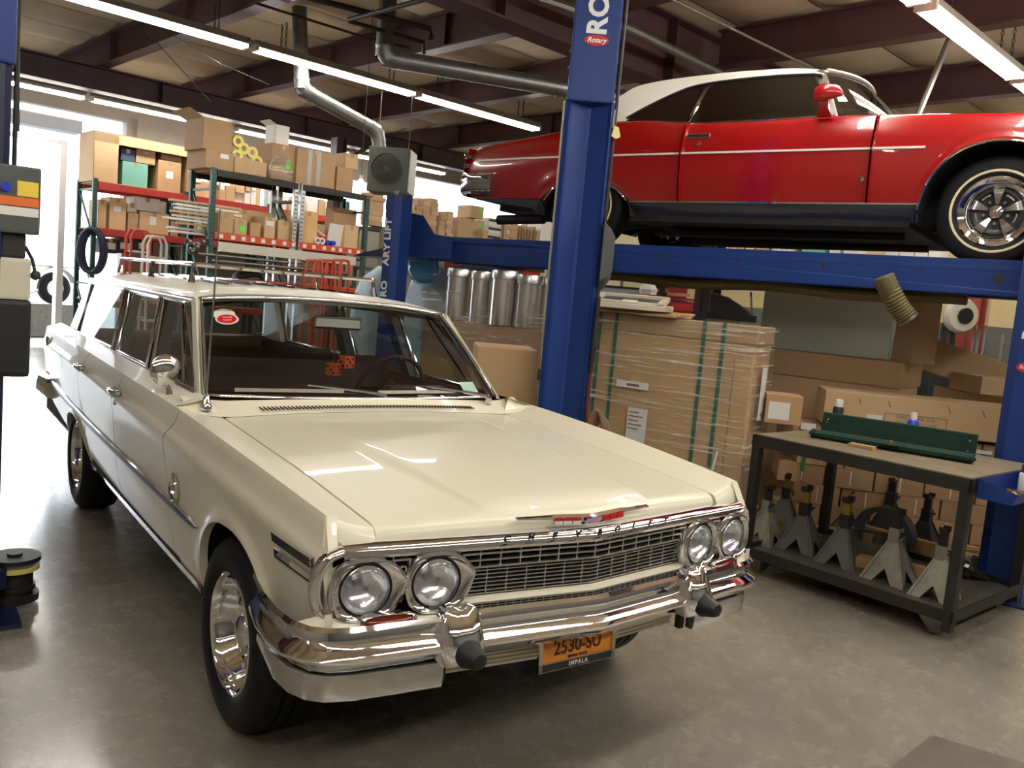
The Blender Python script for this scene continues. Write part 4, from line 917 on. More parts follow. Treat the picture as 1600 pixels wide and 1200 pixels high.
# ---------------------------------------------------------------- convertible
rc = thing('red_convertible', 'red vintage convertible with white soft top and whitewall tires raised on the blue lift', 'car', LW(0, 0, ZRW), LROT)
BT = pch((-4.34, .86), (-4.2, .885), (-3.27, .982), (-2.88, 1.028), (-2.57, 1.025), (-2.10, .985), (-1.6, .980), (-1.11, .990), (-.6, .978), (-.2, .965), (.5, .945), (1.0, .90), (1.10, .86))
BX = pch((-4.36, .85), (-4.2, .89), (-3.8, .93), (-3., .965), (-2, .975), (-.8, .975), (0, .965), (.6, .94), (.95, .89), (1.1, .82))
BD = pch((-.82, -.14), (-.72, -.10), (-.66, -.055), (-.55, -.03), (-.43, -.01), (-.30, .0), (-.235, .004), (-.15, -.006), (-.05, -.035), (-.015, -.055), (0, -.075))
FA, RA = 0., -3.03
def rarch(u):
    if u < -3.5: z = .315+max(0, (-u-3.5))*.115
    else: z = .27
    for c, w, top in ((FA, .455, .775), (RA, .44, .555)):
        t = abs(u-c)/w
        if t < 1: z = max(z, .27+(top-.27)*(1-t**2.3)**(1/2.0))
    return z
def rside(u, z):
    x = BX(u)+BD(z-BT(u))
    x -= .03*max(0, min(1, (.36-z)/.1))
    d = sqrt(((u-RA)/.44)**2+(max(z-.27, 0)/.285)**2)
    if 1.0 < d < 1.45: x += .012*sin(pi*(d-1)/.45)
    d = sqrt(((u-FA)/.455)**2+(max(z-.27, 0)/.505)**2)
    if .98 < d < 1.1: x += .008*sin(pi*(d-.98)/.12)
    return x
ZF2 = [0, .03, .07, .12, .18, .26, .34, .42, .50, .58, .66, .74, .81, .87, .92, .96, .985, 1.]
def rpanel(name, u0, u1, s, m=M_red, zlo=None, zhi=None, parent=None, off_=0):
    us = set(list(np.round(np.arange(u0, u1, .07), 4))+[u0, u1])
    for c, w in ((FA, .455), (RA, .44)):
        for t in np.linspace(-1, 1, 27):
            for e in (-.0005, .0005):
                q = c+w*sin(t*pi/2)+e
                if u0 < q < u1: us.add(round(float(q), 4))
    us = sorted(us); rings = []
    for u in us:
        lo = max(rarch(u), zlo(u) if zlo else 0); hi = zhi(u) if zhi else BT(u); hi = max(hi, lo+.0005)
        r = [(rside(u, lo+(hi-lo)*f)+off_, lo+(hi-lo)*f) for f in ZF2]
        if not zhi: r.append((r[-1][0]-.04, r[-1][1]+.003))
        r = [(r[0][0]-.035, r[0][1]+.002)]+r
        rings.append([lv(u, s*x, z) for x, z in r])
    k = len(rings[0])
    fl = lambda R, du: [(p[0]+s*.03, p[1]+du, p[2]) for p in R]
    return MB().loft([fl(rings[0], .003)]+rings+[fl(rings[-1], -.003)], False).build(name, m, parent or rc, 42)
TR0, TR1 = -2.16, -.77
for s, nm in ((1, 'r'), (-1, 'l')):
    zl = lambda u: .388
    q_ = rpanel('quarter_panel', -4.33, TR0-.004, s, zlo=lambda u: .385 if u > -3.4 else .40+.02*(-u-3.4)); d_ = rpanel('door', TR0+.004, TR1-.004, s, zlo=zl); f_ = rpanel('front_fender', TR1+.004, 1.08, s, zlo=zl)
    M_sill = mat('dark_grey_sill', srgb(52, 56, 66), .35, coat=.3)
    rpanel('lower_sill', -2.60, -.44, s, M_sill, zhi=lambda u: .380, off_=-.006); rpanel('lower_quarter', -4.2, -3.46, s, M_sill, zhi=lambda u: .395+.02*(-u-3.4), off_=-.006)
    MB().loft([[lv(u, s*(rside(u, .384)+o), .384+b) for o, b in ((-.004, -.008), (.007, -.006), (.007, .006), (-.004, .008))] for u in lin(-2.60, -.45, 30)], False).build('sill_moulding', M_chrome, rc, 30)
    MB().loft([[lv(u, s*(rside(u, .745)+o), .745+b) for o, b in ((-.004, -.009), (.008, -.007), (.008, .007), (-.004, .009))] for u in lin(-4.20, -.44, 50)], False).build('side_moulding', mat('bright_trim', srgb(236, 230, 224), .3), rc, 30)
    for c, w, top in ((FA, .455, .775), (RA, .44, .555)):
        pts = []
        for t in lin(-.995, .995, 40):
            u = c+w*sin(t*pi/2); z = rarch(u); z = .27+(top-.27)*max(0, 1-(abs(u-c)/w)**2.3)**.5
            if z < (.28 if c == FA else .38) and c == RA: continue
            pts.append(lv(u, s*(rside(u, z+.002)+.002), z))
        MB().tube(pts, .008, 6).build('arch_moulding', M_chrome, rc, 40)
        hb = MB(); ring = [(c+(w+.02)*cos(a), .27+(top-.26)*max(0, sin(a))) for a in lin(0, pi, 18)]
        hb.loft([[lv(u, s*(BX(c)-.02), z) for u, z in ring], [lv(u, s*.55, z) for u, z in ring]], False); hb.add([lv(u, s*.55, z) for u, z in ring], [tuple(range(18))]); hb.build('wheel_housing', M_dark, rc, 40)
    # belt shoulder (inside of panels)
    # handle, lock, badge
    x = rside(-2.04, .872); h = MB(); 
    for a, b in (((-2.13, x-.01, .858), (-1.95, x+.012, .890)),): lspan(h, (a[0], s*a[1], a[2]), (b[0], s*b[1], b[2]))
    hd = h.build('door_handle', M_chrome, d_, bevel=.005)
    h = MB(); lspan(h, (-2.115, s*(x+.0125), .864), (-1.965, s*(x+.0135), .878)); h.build('handle_grip', M_text, hd)
    MB().lathe([(0, .01), (.014, .008), (.016, 0)], 12, frame(lv(-2.03, s*(rside(-2.03, .815)), .815), lv(0, s, 0), (0, 0, 1))).build('door_lock', M_chrome, d_, 30)
    MB().lathe([(0, .010), (.018, .008), (.020, 0)], 6, frame(lv(-.815, s*(rside(-.815, .545)), .545), lv(0, s, 0), (0, 0, 1))).build('door_badge', M_chrome, d_, 30)
    # mirror
    mrr = thing_part('door_mirror', rc); bx = BX(-1.15)-.06
    rings = []
    for t in lin(0, 1, 9):
        rr = .062*(1-.75*t**2)*(.80+.2*sin(pi*min(1, t*2)/2)); u = -1.18+.18*t
        rings.append([lv(u, s*(bx+.10)+rr*.85*cos(a)*1, 1.115+.012*sin(pi*t)+rr*1.12*sin(a)) for a in lin(0, 2*pi*15/16, 16)])
    MB().loft(rings, True, True).build('mirror_shell', M_red, mrr, 50)
    MB().loft([[lv(-1.12+a, s*(bx+o)+b, z) for a, b in ((-k, -.02), (k, -.02), (k, .02), (-k, .02))] for z, o, k in ((.975, .03, .05), (1.03, .075, .03), (1.09, .10, .035))], True, True).build('mirror_stalk', M_red, mrr, 50)
# wheels
def rwheel(u, v, s):
    t = thing_part('wheel', rc); R, w = .35, .20; a = w/2
    t.location = lv(u, v, R)
    M = Matrix.Scale(-1, 4, (1, 0, 0)) if s < 0 else Matrix()
    MB().lathe([(.215, a-.012), (.222, a-.002), (.240, a+.004), (.305, a+.004), (.325, a-.006), (R-.006, a-.018), (R, a-.035), (R, .03), (R-.007, .028), (R-.007, .018), (R, .016), (R, -.016), (R-.007, -.018), (R-.007, -.028), (R, -.03), (R, -a+.035), (R-.01, -a+.01), (.28, -a), (.21, -a+.01)], 56, M).build('tire', M_tyre, t, 40)
    MB().lathe([(.247, a+.0045), (.249, a+.0065), (.261, a+.0065), (.263, a+.0045)], 56, M).build('whitewall_stripe', M_whitewall, t, 40)
    MB().lathe([(.200, a-.03), (.219, a-.012), (.220, a+.002), (.212, a+.005), (.20, a-.002), (.185, a-.012), (.165, a-.035), (.152, a-.055), (.150, a-.075)], 56, M).build('trim_ring', M_chrome, t, 40)
    MB().lathe([(.152, a-.055), (.135, a-.052), (.12, a-.062), (.05, a-.070), (0, a-.07)], 40, M).build('rim_disc', M_black, t, 40)
    for k in range(5):
        q = 2*pi*k/5+.31
        def pt(r, dq, ax): return M @ Vector((ax, r*cos(q+dq), r*sin(q+dq)))
        MB().loft([[pt(r, -h/r, ax-.03), pt(r, -h/r*.9, ax), pt(r, h/r*.9, ax), pt(r, h/r, ax-.03)] for r, h, ax in ((.052, .010, a-.048), (.09, .020, a-.040), (.125, .030, a-.036), (.150, .036, a-.040), (.156, .036, a-.055))], True, True).build('rim_spoke', M_chromed, t, 30)
    for k in range(5):
        q = 2*pi*(k+.5)/5+.31; c = Vector((a-.066, .072*cos(q), .072*sin(q))); MB().cyl(M @ c, M @ (c+Vector((.022, 0, 0))), .013, .010, 6).build('lug_nut', M_chrome, t)
        q0 = q; sl = MB(); sl.loft([[M @ Vector((a-.061+o, r*cos(q0+dq), r*sin(q0+dq))) for r in (.112, .128)] for dq in lin(-.25, .25, 6) for o in (0,)], False); sl.build('rim_slot', M_chromed, t)
    MB().lathe([(.046, a-.07), (.046, a-.045), (.040, a-.032), (.015, a-.026), (0, a-.026)], 28, M).build('hub_cap', M_chrome, t, 40)
    MB().lathe([(0, a-.0245), (.010, a-.0248), (.0105, a-.027)], 3, M).build('cap_emblem', M_textr, t)
for s in (1, -1):
    rwheel(0, s*.80, s); rwheel(RA, s*.80, s)
# deck, hood, tail
mb = MB(); mb.grid(lambda u, t: lv(u, t*(BX(u)-.085), BT(u)+.004+.035*(1-t*t)*min(1, max(0, (u+4.40)/.3))), lin(-4.33, -2.9, 14), lin(-1, 1, 13)); mb.build('trunk_lid', M_red, rc, 40)
mb = MB(); mb.grid(lambda u, t: lv(u, t*(BX(u)-.085), BT(u)+.004+.035*(1-t*t)), lin(-.72, 1.08, 18), lin(-1, 1, 13)); mb.build('hood', M_red, rc, 40)
for s in (1, -1): MB().loft([[lv(u, s*(BX(u)-.115), BT(u)+.004), lv(u, s*(BX(u)-.20), BT(u)+.0)] for u in lin(-2.9, -.7, 16)], False).build('belt_ledge', M_red, rc, 40)
mb = MB(); mb.loft([[lv(u, k*.88, z) for k in lin(-1, 1, 9)] for u, z in ((-4.33, .86), (-4.37, .72), (-4.38, .56), (-4.30, .42))], False); mb.build('tail_panel', M_red, rc, 40)
mb = MB(); mb.loft([[lv(u, k*.86, z) for k in lin(-1, 1, 9)] for u, z in ((1.08, .88), (1.12, .62), (1.05, .35))], False); mb.build('front_panel', M_red, rc, 40)
for s in (1, -1):
    for k in range(3):
        h = MB(); lspan(h, (-4.395, s*.60, .60+.085*k), (-4.33+.012*k, s*.875, .64+.085*k)); h.build('tail_lamp', M_chrome, rc, bevel=.008)
bp = [(-4.0, .955), (-4.2, .95), (-4.36, .92), (-4.44, .80), (-4.47, .4), (-4.48, 0)]
pth = bp+[(u, -v) for u, v in bp[::-1][1:]]
rings = []
for i, (u, v) in enumerate(pth):
    a = pth[max(i-1, 0)]; b = pth[min(i+1, len(pth)-1)]; t = Vector((b[0]-a[0], b[1]-a[1])).normalized(); n = Vector((t.y, -t.x)); 
    if n.x*(-1)+n.y*np.sign(v)*.5 < 0: n = -n
    rings.append([lv(u+n.x*o, v+n.y*o, z) for o, z in ((-.05, .62), (-.005, .63), (.012, .60), (.012, .555), (.002, .54), (.008, .46), (-.01, .44), (-.06, .445))])
MB().loft(rings, True, True).build('rear_bumper', M_chrome, rc, 40)
MB().loft([[p for p in (lv(-4.02, s_*.955, .555), lv(-4.35, s_*.925, .575))]+[lv(-4.35, s_*.93, .60), lv(-4.02, s_*.962, .585)] for s_ in (1, 1.012)], True, True).build('bumper_strip', M_black, rc)
# soft top
TS = [(-3.10, .83, 1.075, .02), (-2.95, .80, 1.19, .03), (-2.73, .735, 1.345, .05), (-2.5, .70, 1.385, .055), (-2.25, .675, 1.405, .06), (-1.89, .655, 1.418, .06), (-1.55, .645, 1.415, .06), (-1.37, .64, 1.400, .055), (-1.25, .632, 1.375, .05)]
def topring(u, hw, z, cr):
    pts = []
    for k in lin(-1, 1, 21):
        e = abs(k); pts.append(lv(u-.10*(1-e*e)*(1 if u < -2.8 else 0)+.12*(1-e*e)*(1 if u > -1.3 else 0), hw*k, z+cr*(1-e**3.2)))
    return pts
rear = []
mb = MB(); mb.loft([topring(*t) for t in TS], False); mb.build('soft_top', M_canvas, rc, 35)
WT = pch((-2.76, 1.07), (-2.6, 1.165), (-2.4, 1.265), (-2.25, 1.318), (-2.0, 1.345), (-1.6, 1.355), (-1.32, 1.345), (-1.25, 1.33))
GV = lambda z: .85-.20*(z-1.0)/.40
for s in (1, -1):
    # canvas side sail
    mb = MB(); us = lin(-3.10, -1.25, 40); tz = pch(*[(t[0], t[2]) for t in TS]); tv = pch(*[(t[0], t[1]) for t in TS])
    def lowz(u): return BT(u)+.005 if u < -2.76 else WT(u)
    mb.loft([[lv(u, s*(tv(u)+(GV(lowz(u))-tv(u))*f), tz(u)+(lowz(u)-tz(u))*f) for f in (0, .25, .5, .75, 1.)] for u in us], False)
    mb.build('top_side', M_canvas, rc, 40)
    zb = lambda u: BT(u)+.006
    def gl(u0a, u1a, u0b, u1b): pass
    g1 = [u for u in lin(-2.745, -2.20, 14)]
    MB().loft([[lv(u, s*GV(zb(u)), zb(u)), lv(u, s*GV(WT(u)), WT(u))] for u in g1], False).build('rear_quarter_glass', M_glassd, rc)
    MB().loft([[lv(-2.17+1.06*f, s*GV(zb(-2.17+1.06*f)), zb(-2.17+1.06*f)), lv(-2.12+.80*f, s*GV(WT(-2.12+.8*f)), WT(-2.12+.8*f))] for f in lin(0, 1, 14)], False).build('door_glass', M_glassd, rc)
    MB().bar(lv(-2.20, s*GV(1.0), zb(-2.2)), lv(-2.13, s*GV(1.35), 1.345), .03, .012).build('window_pillar', M_chrome, rc)
    MB().tube([lv(u, s*(GV(WT(u))+.004), WT(u)) for u in lin(-2.76, -1.25, 24)], .011, 6).build('window_seal', M_black, rc)
    MB().tube([lv(u, s*(GV(zb(u))+.012), zb(u)+.004) for u in lin(-2.85, -1.08, 20)], .008, 6).build('belt_moulding', M_chrome, rc)
    MB().loft([[lv(-1.10+a, s*(.845+b), 1.0) for a, b in ((-.03, 0), (.03, 0), (.03, -.05), (-.03, -.05))], [lv(-1.29+a, s*(.645+b), 1.385) for a, b in ((-.03, 0), (.03, 0), (.03, -.05), (-.03, -.05))]], True, True).build('windshield_pillar', M_satin, rc)
mb = MB(); mb.grid(lambda k, t: lv((-1.02+.34*(1-k*k))*(1-t)+(-1.24+.14*(1-k*k))*t, k*(.83*(1-t)+.64*t), (1.0)*(1-t)+(1.37+.035*(1-k*k))*t), lin(-1, 1, 15), lin(0, 1, 6)); mb.build('windshield', M_glassd, rc, 60)
MB().tube([lv(-1.235+.14*(1-k*k), k*.64, 1.378+.035*(1-k*k)) for k in lin(-1, 1, 15)], .016, 8).build('windshield_header', M_satin, rc)
MB().tube([lv(-1.01+.34*(1-k*k), k*.84, 1.0) for k in lin(-1, 1, 15)], .012, 8).build('cowl_trim', M_chrome, rc)
# interior
M_bucket = mat('pale_green_vinyl', srgb(200, 215, 190), .5)
for v in (.38, -.38):
    mb = MB(); mb.loft([[lv(u, v+k*w, z) for k in lin(-1, 1, 7)] for u, w, z in ((-1.95, .20, .6), (-1.93, .24, .95), (-1.90, .19, 1.06), (-1.82, .15, 1.085), (-1.74, .19, 1.04), (-1.72, .24, .9), (-1.72, .22, .6))], False); mb.build('front_seat', M_bucket, rc, 50)
mb = MB(); lspan(mb, (-2.75, -.7, .55), (-2.5, .7, .98)); mb.build('rear_seat', M_maroon, rc, bevel=.04)
mb = MB(); lspan(mb, (-1.1, -.75, .8), (-.85, .75, .985)); mb.build('dashboard', M_dark, rc, bevel=.03)
mb = MB(); lspan(mb, (-2.62, -.86, .24), (-.50, .86, .34)); lspan(mb, (-4.2, -.52, .34), (1.0, .52, .62)); lspan(mb, (-2.6, -.90, .34), (-.5, -.86, .95)); lspan(mb, (-2.6, .86, .34), (-.5, .90, .95)); lspan(mb, (-4.25, -.80, .45), (-3.5, .80, .8)); lspan(mb, (-4.2, -.84, .42), (-3.5, .84, .8)); mb.build('underbody', M_under, rc)
for s in (1, -1):
    MB().tube([lv(-.6, s*.45, .22), lv(-2.3, s*.48, .20), lv(-2.8, s*.5, .34), lv(-3.3, s*.52, .34), lv(-3.6, s*.60, .27), lv(-4.05, s*.62, .25)], .032, 10).build('exhaust_pipe', M_steeld, rc, 40)
    MB().tube([lv(-3.62, s*.61, .265), lv(-4.12, s*.63, .245)], .045, 12).build('tail_pipe', M_steeld, rc, 40)
    mb = MB(); lspan(mb, (-2.6, s*.40-.05, .17), (-1.7, s*.40+.05, .27)); mb.build('muffler', M_steeld, rc, bevel=.02)
MB().tube([lv(RA, -.7, .35), lv(RA, .7, .35)], .05, 10).build('rear_axle', M_under, rc)
MB().tube([lv(RA, 0, .34), lv(RA, 0, .36)], .14, 12).build('differential', M_under, rc)
MB().tube([lv(-3.0, 0, .36), lv(-.4, 0, .34)], .05, 10).build('drive_shaft', M_under, rc)
# ================================================================== TWO POST LIFT COLUMNS
cp = thing('lift_column', 'tall blue two post lift column right of the wagon windshield', 'car lift', (1.69, 1.42, 0), radians(-38))
# face of the column looks along local -y
w = .145
prof = [(-w, .02), (-w-.012, -.02), (-w+.02, -.035), (-w+.035, -.02), (-.01, .035), (.01, .035), (w-.03, -.02), (w-.012, -.035), (w+.004, -.02), (w+.004, .10), (.09, .17), (-.09, .17), (-w, .10)]
MB().loft([[(x, y, z) for x, y in prof] for z in (.02, 2.79)], True, True).build('column_channel', M_blue, cp)
MB().span((-w-.004, -.05, 2.78), (w-.004, .13, 3.75)).build('column_extension', M_blue, cp, bevel=.012)
MB().span((-.25, -.22, 0), (.25, .28, .02)).build('base_plate', M_blued, cp)
MB().tube([(-w-.014, -.022, .05), (-w-.014, -.022, 2.78)], .008, 6).build('bright_edge', M_steel, cp)
MB().tube([(w+.016, -.02, .3), (w+.016, -.02, 3.7)], .011, 6).build('cable_pipe', M_steeld, cp)
MB().loft([[(w+.01, y, z) for y, z in ((-.09, 1.70), (-.09, 2.06), (.0, 2.08), (.10, 2.0), (.10, 1.66), (.0, 1.62))], [(w+.055, y, z) for y, z in ((-.09, 1.72), (-.09, 2.02), (.0, 2.02), (.08, 1.96), (.08, 1.70), (.0, 1.66))], [(w+.085, y, z) for y, z in ((-.09, 1.76), (-.09, 1.97), (.0, 1.97), (.06, 1.93), (.06, 1.73), (.0, 1.72))]], True, True).build('latch_cover', M_grey, cp, bevel=.004)
MB().span((-w-.03, -.05, 1.04), (-w-.008, .02, 1.11)).build('latch_block', M_black, cp)
for z in (2.83, 2.98, 3.08): MB().cyl((-w-.004, -.02, z), (-w-.016, -.02, z), .012, None, 8).build('bolt_head', M_steel, cp)
MB().span((w-.0, -.07, 2.63), (w+.012, -.05, 2.74)).build('cable_clip', M_steel, cp)
MB().add([(w+.0, -.075, 2.58), (w+.03, -.075, 2.565), (w+.055, -.075, 2.58), (w+.04, -.075, 2.635), (w+.012, -.075, 2.645)], [(0, 1, 2, 3, 4)]).build('paper_tag', mat('pale_yellow_paper', srgb(240, 225, 150), .7), cp, solid=.002)
Mx = frame((-.0, -.0515, 3.22), (0, 0, 1), (-1, 0, 0))
text('ROTARY', .165, M_textw, cp, Mx @ Matrix.Translation((.29, 0, 0)), 'post_lettering', .006, .001, 1.05)
e = MB(); e.add([(0, 0, .0015)]+[(.032*cos(q), .075*sin(q), .0015) for q in lin(0, 2*pi*23/24, 24)], [(0, i+1, (i+1) % 24+1) for i in range(24)])
LG = Mx @ Matrix.Translation((-.075, 0, 0)); o = bpy.data.objects.new('oval_logo', e.mesh('oval_logo', M_textr)); C.objects.link(o); o.parent = cp; o.data.transform(LG)
text('Rotary', .042, M_textw, o, LG @ Matrix.Translation((0, 0, .002)) @ Matrix.Rotation(-pi/2, 4, 'Z'), 'logo_script', .0008, .0005, shear=.3)
# air line with valve and hose coil on its right edge
MB().tube([(w+.02, -.03, 1.6), (w+.018, -.03, 1.25), (w+.015, -.03, 1.12)], .016, 8).build('air_line', M_steeld, cp)
MB().bar((w+.02, -.035, 1.22), (w+.05, -.05, 1.30), .012, .006).build('valve_lever', mat('dull_red_hose', srgb(92, 24, 24), .6), cp)
MB().tube([(w+.018, -.03, 1.12), (w+.012, -.03, .95), (w+.02, -.03, .80)], .009, 6).build('red_hose', mat('dull_red_hose', srgb(92, 24, 24), .6), cp)
hs = MB()
for k in range(6): hs.tube([(w+.075+.018*k*.6+.055*cos(a), -.05+.012*k, .68+.20*sin(a)-.01*k) for a in lin(0, 2*pi*23/24, 24)], .010, 6, closed=True)
tag(hs.build('coiled_hose', mat('tan_hose', srgb(120, 92, 70), .6), None, 40, loc=(1.69, 1.42, 0), rot=radians(-38)), 'coiled brown air hose hanging on the right of the tall blue column', 'hose')
# left column, close to the camera
lc = thing('lift_column', 'dark blue two post lift column with control boxes at the left edge', 'car lift', (-1.545, 1.38, 0), 0)
MB().loft([[(x, y, z) for x, y in ((-.12, -.12), (.10, -.12), (.125, -.09), (.125, .09), (.10, .12), (-.12, .12))] for z in (.02, 2.3)], True, True).build('column_channel', M_blued, lc)
MB().span((-.13, -.13, 2.29), (.135, .13, 3.7)).build('column_extension', M_blue, lc, bevel=.01)
MB().tube([(.15, 0, 1.75), (.15, 0, 3.7)], .009, 6).build('cable_pipe', M_steeld, lc)
MB().span((-.25, -.25, 0), (.20, .25, .02)).build('base_plate', M_blued, lc)
bx_ = MB().span((.06, -.14, 1.63), (.235, .0, 1.90)).build('switch_box', M_grey, lc, bevel=.01)
lb = MB().span((.085, -.143, 1.74), (.228, -.141, 1.775)).build('warning_label', mat('orange_print', srgb(226, 110, 40), .5), bx_); MB().span((.085, -.143, 1.70), (.228, -.141, 1.735)).build('caution_label', M_paper, bx_)
MB().span((.15, -.143, 1.78), (.225, -.141, 1.84)).build('yellow_label', mat('yellow_print', srgb(235, 205, 70), .5), bx_); MB().cyl((.11, -.14, 1.81), (.11, -.155, 1.81), .018).build('push_button', M_bluep, bx_)
MB().span((.06, -.12, 1.36), (.21, .02, 1.53)).build('pump_tank', mat('hazy_tank_plastic', srgb(205, 200, 180), .4), lc, bevel=.012)
MB().span((.04, -.13, 1.04), (.215, .04, 1.36)).build('pump_motor', M_black, lc, bevel=.02)
MB().span((.05, -.11, 1.53), (.19, .0, 1.63)).build('valve_block', M_steeld, lc, bevel=.01)
MB().tube([(.19, -.08, 1.58), (.215, -.10, 1.53), (.225, -.11, 1.48)], .008, 6).build('lever_rod', M_steeld, lc)
MB().lathe([(0, -.02), (.018, -.012), (.02, .004), (.012, .018), (0, .02)], 12, frame((.227, -.112, 1.465), (0, 0, 1), (1, 0, 0))).build('lever_knob', M_black, lc, 50)
# swing arm folded against the left column
am = thing_part('swing_arm', lc)
MB().loft([[(x, y, z) for x, y in ((.0, -.12), (.16, -.05), (.17, .10), (.06, .30), (-.08, .30))] for z in (.11, .20)], True, True).build('arm_hub', M_blued, am)
MB().lathe([(.105, 0), (.105, .02), (.03, .021), (.03, .032), (0, .032)], 24, frame((.20, .06, .20), (0, 0, 1), (1, 0, 0))).build('arm_pivot', M_steeld, am, 40)
for z0, z1, r, m in ((.02, .05, .10, M_steeld), (.05, .16, .075, M_steeld), (.16, .18, .10, M_yellow), (.07, .09, .085, M_steeld)): MB().cyl((.20, .06, z0), (.20, .06, z1), r, None, 20).build('arm_pin', m, am, 40)
MB().loft([[(x, y, z) for x, y in ((.02, .25), (.10, .22), (.13, .55), (.05, .58))] for z in (.19, .30)], True, True).build('arm_tube', M_blued, am)
MB().span((.0, .42, .30), (.16, .60, .325)).build('arm_pad', M_black, am, bevel=.008)
MB().cyl((.08, .5, .24), (.08, .5, .30), .04).build('pad_screw', mat('rusty_steel', srgb(110, 70, 50), .7, .3), am)
# ================================================================== STORAGE
ONES = ['', 'first', 'second', 'third', 'fourth', 'fifth', 'sixth', 'seventh', 'eighth', 'ninth', 'tenth', 'eleventh', 'twelfth', 'thirteenth', 'fourteenth', 'fifteenth', 'sixteenth', 'seventeenth', 'eighteenth', 'nineteenth', 'twentieth']
CNT = {}
def nth(key):
    CNT[key] = CNT.get(key, 0)+1; n = CNT[key]
    return ONES[n] if n <= 20 else 'twenty '+ONES[n-20] if n < 30 else 'thirty '+ONES[n-30] if n > 30 else 'thirtieth'
def carton(label, X0, X1, Z0, Z1, Y, D, m=M_card, group=None, yaw=0., tape=True, lab=None, name='cardboard_box', cat='box', flaps=False, frameB=True, lim=False, col=None):
    """box in the building frame, front face at Y; children: tape, label, flaps"""
    w, h = X1-X0, Z1-Z0
    mb = MB()
    if flaps:
        t = .006
        for a, b in (((-w/2, -D/2, 0), (w/2, D/2, t)), ((-w/2, -D/2, 0), (w/2, -D/2+t, h)), ((-w/2, D/2-t, 0), (w/2, D/2, h)), ((-w/2, -D/2, 0), (-w/2+t, D/2, h)), ((w/2-t, -D/2, 0), (w/2, D/2, h))): mb.span(a, b)
    else: mb.span((-w/2, -D/2, 0), (w/2, D/2, h))
    o = mb.build(name, m, loc=B((X0+X1)/2, Y+D/2, Z0), rot=BROT+yaw, bevel=0 if flaps else min(.008, h*.06)); tag(o, label, cat, group)
    if tape and not flaps: MB().span((-.03, -D/2-.0015, h-.07), (.03, D/2, h+.0015)).build('tape', M_tape, o)
    if flaps and flaps < 3:
        mb = MB(); f = D*.42
        mb.add([(-w/2, -D/2, h), (w/2, -D/2, h), (w/2, -D/2-f*.5, h+f*.7), (-w/2, -D/2-f*.5, h+f*.7)] if flaps == 1 else [(-w/2, -D/2, h), (-w/2, D/2, h), (-w/2-f*.8, D/2, h+f*.35), (-w/2-f*.8, -D/2, h+f*.35)], [(0, 1, 2, 3)])
        mb.build('flap', m, o, solid=.005)
    if lab:
        x, z, lw, lh = lab; MB().span((x*w-lw/2, -D/2-.002, z*h-lh/2), (x*w+lw/2, -D/2-.0005, z*h+lh/2)).build('label', M_lime if lim else M_paper, o)
    return o
def pxbox(label, x0, y0, x1, y1, Y, D, z0=None, **k):
    """front face given by its extent as seen; z0 = the shelf it stands on"""
    a = onB(x0, (y0+y1)/2, Y); b = onB(x1, (y0+y1)/2, Y); t = onB((x0+x1)/2, y0, Y); u = onB((x0+x1)/2, y1, Y)
    zb = u[2] if z0 is None else z0
    return carton(label, a[0], b[0], zb, max(t[2], zb+.03), Y, D, **k)
def rack(name, label, Xs, Y0, Y1, tops, beams, mu, mbm, deck=True, braces=True, mid_pale=False):
    """pallet rack: uprights with holes, beams, decks; each piece a part"""
    t = thing(name, label, 'shelf rack', B(Xs[0], Y0), BROT)
    up = None
    for i, X in enumerate(Xs):
        xs_ = [X-.055, X+.055] if 0 < i < len(Xs)-1 else [X]
        for xx in xs_:
            for Y in (Y0, Y1):
                o = MB(); x = xx-Xs[0]; y = Y-Y0; z1 = tops[i]
                o.span((x-.035, y-.03, 0), (x-.025, y+.03, z1)); o.span((x+.025, y-.03, 0), (x+.035, y+.03, z1)); o.span((x-.035, y-.03 if Y == Y0 else y+.022, 0), (x+.035, y-.022 if Y == Y0 else y+.03, z1))
                u = o.build('upright', M_satin if (len(xs_) == 2 and mid_pale) else mu, t)
                if Y == Y0:
                    hm = MB()
                    for k in range(int(z1/.06)-24):
                        z = 1.5+.06*k
                        if z > z1-.03: break
                        hm.span((x-.016, y-.0315, z), (x-.004, y-.029, z+.026)); hm.span((x+.006, y-.0315, z), (x+.018, y-.029, z+.026))
                    hm.build('upright_holes', M_text, u)['kind'] = 'stuff'
            if braces:
                for z in np.arange(.4, tops[i], .75): MB().bar((xx-Xs[0], .03, z), (xx-Xs[0], Y1-Y0-.03, z), .03, .03).build('frame_tie', mu, t)
                for z in np.arange(.4, tops[i]-.5, .75): MB().bar((xx-Xs[0], .03, z), (xx-Xs[0], Y1-Y0-.03, z+.72), .025, .025).build('frame_brace', mu, t)
    for z, h, m in beams:
        for i in range(len(Xs)-1):
            for Y in (-.012, Y1-Y0+.012):
                MB().span((Xs[i]-Xs[0]+.04, Y-.03, z-h), (Xs[i+1]-Xs[0]-.04, Y+.03, z)).build('beam', m, t, bevel=.006)
            if deck: MB().span((Xs[i]-Xs[0]+.01, .02, z-.018), (Xs[i+1]-Xs[0]-.01, Y1-Y0-.02, z+.004)).build('shelf_board', M_wood, t)
    return t
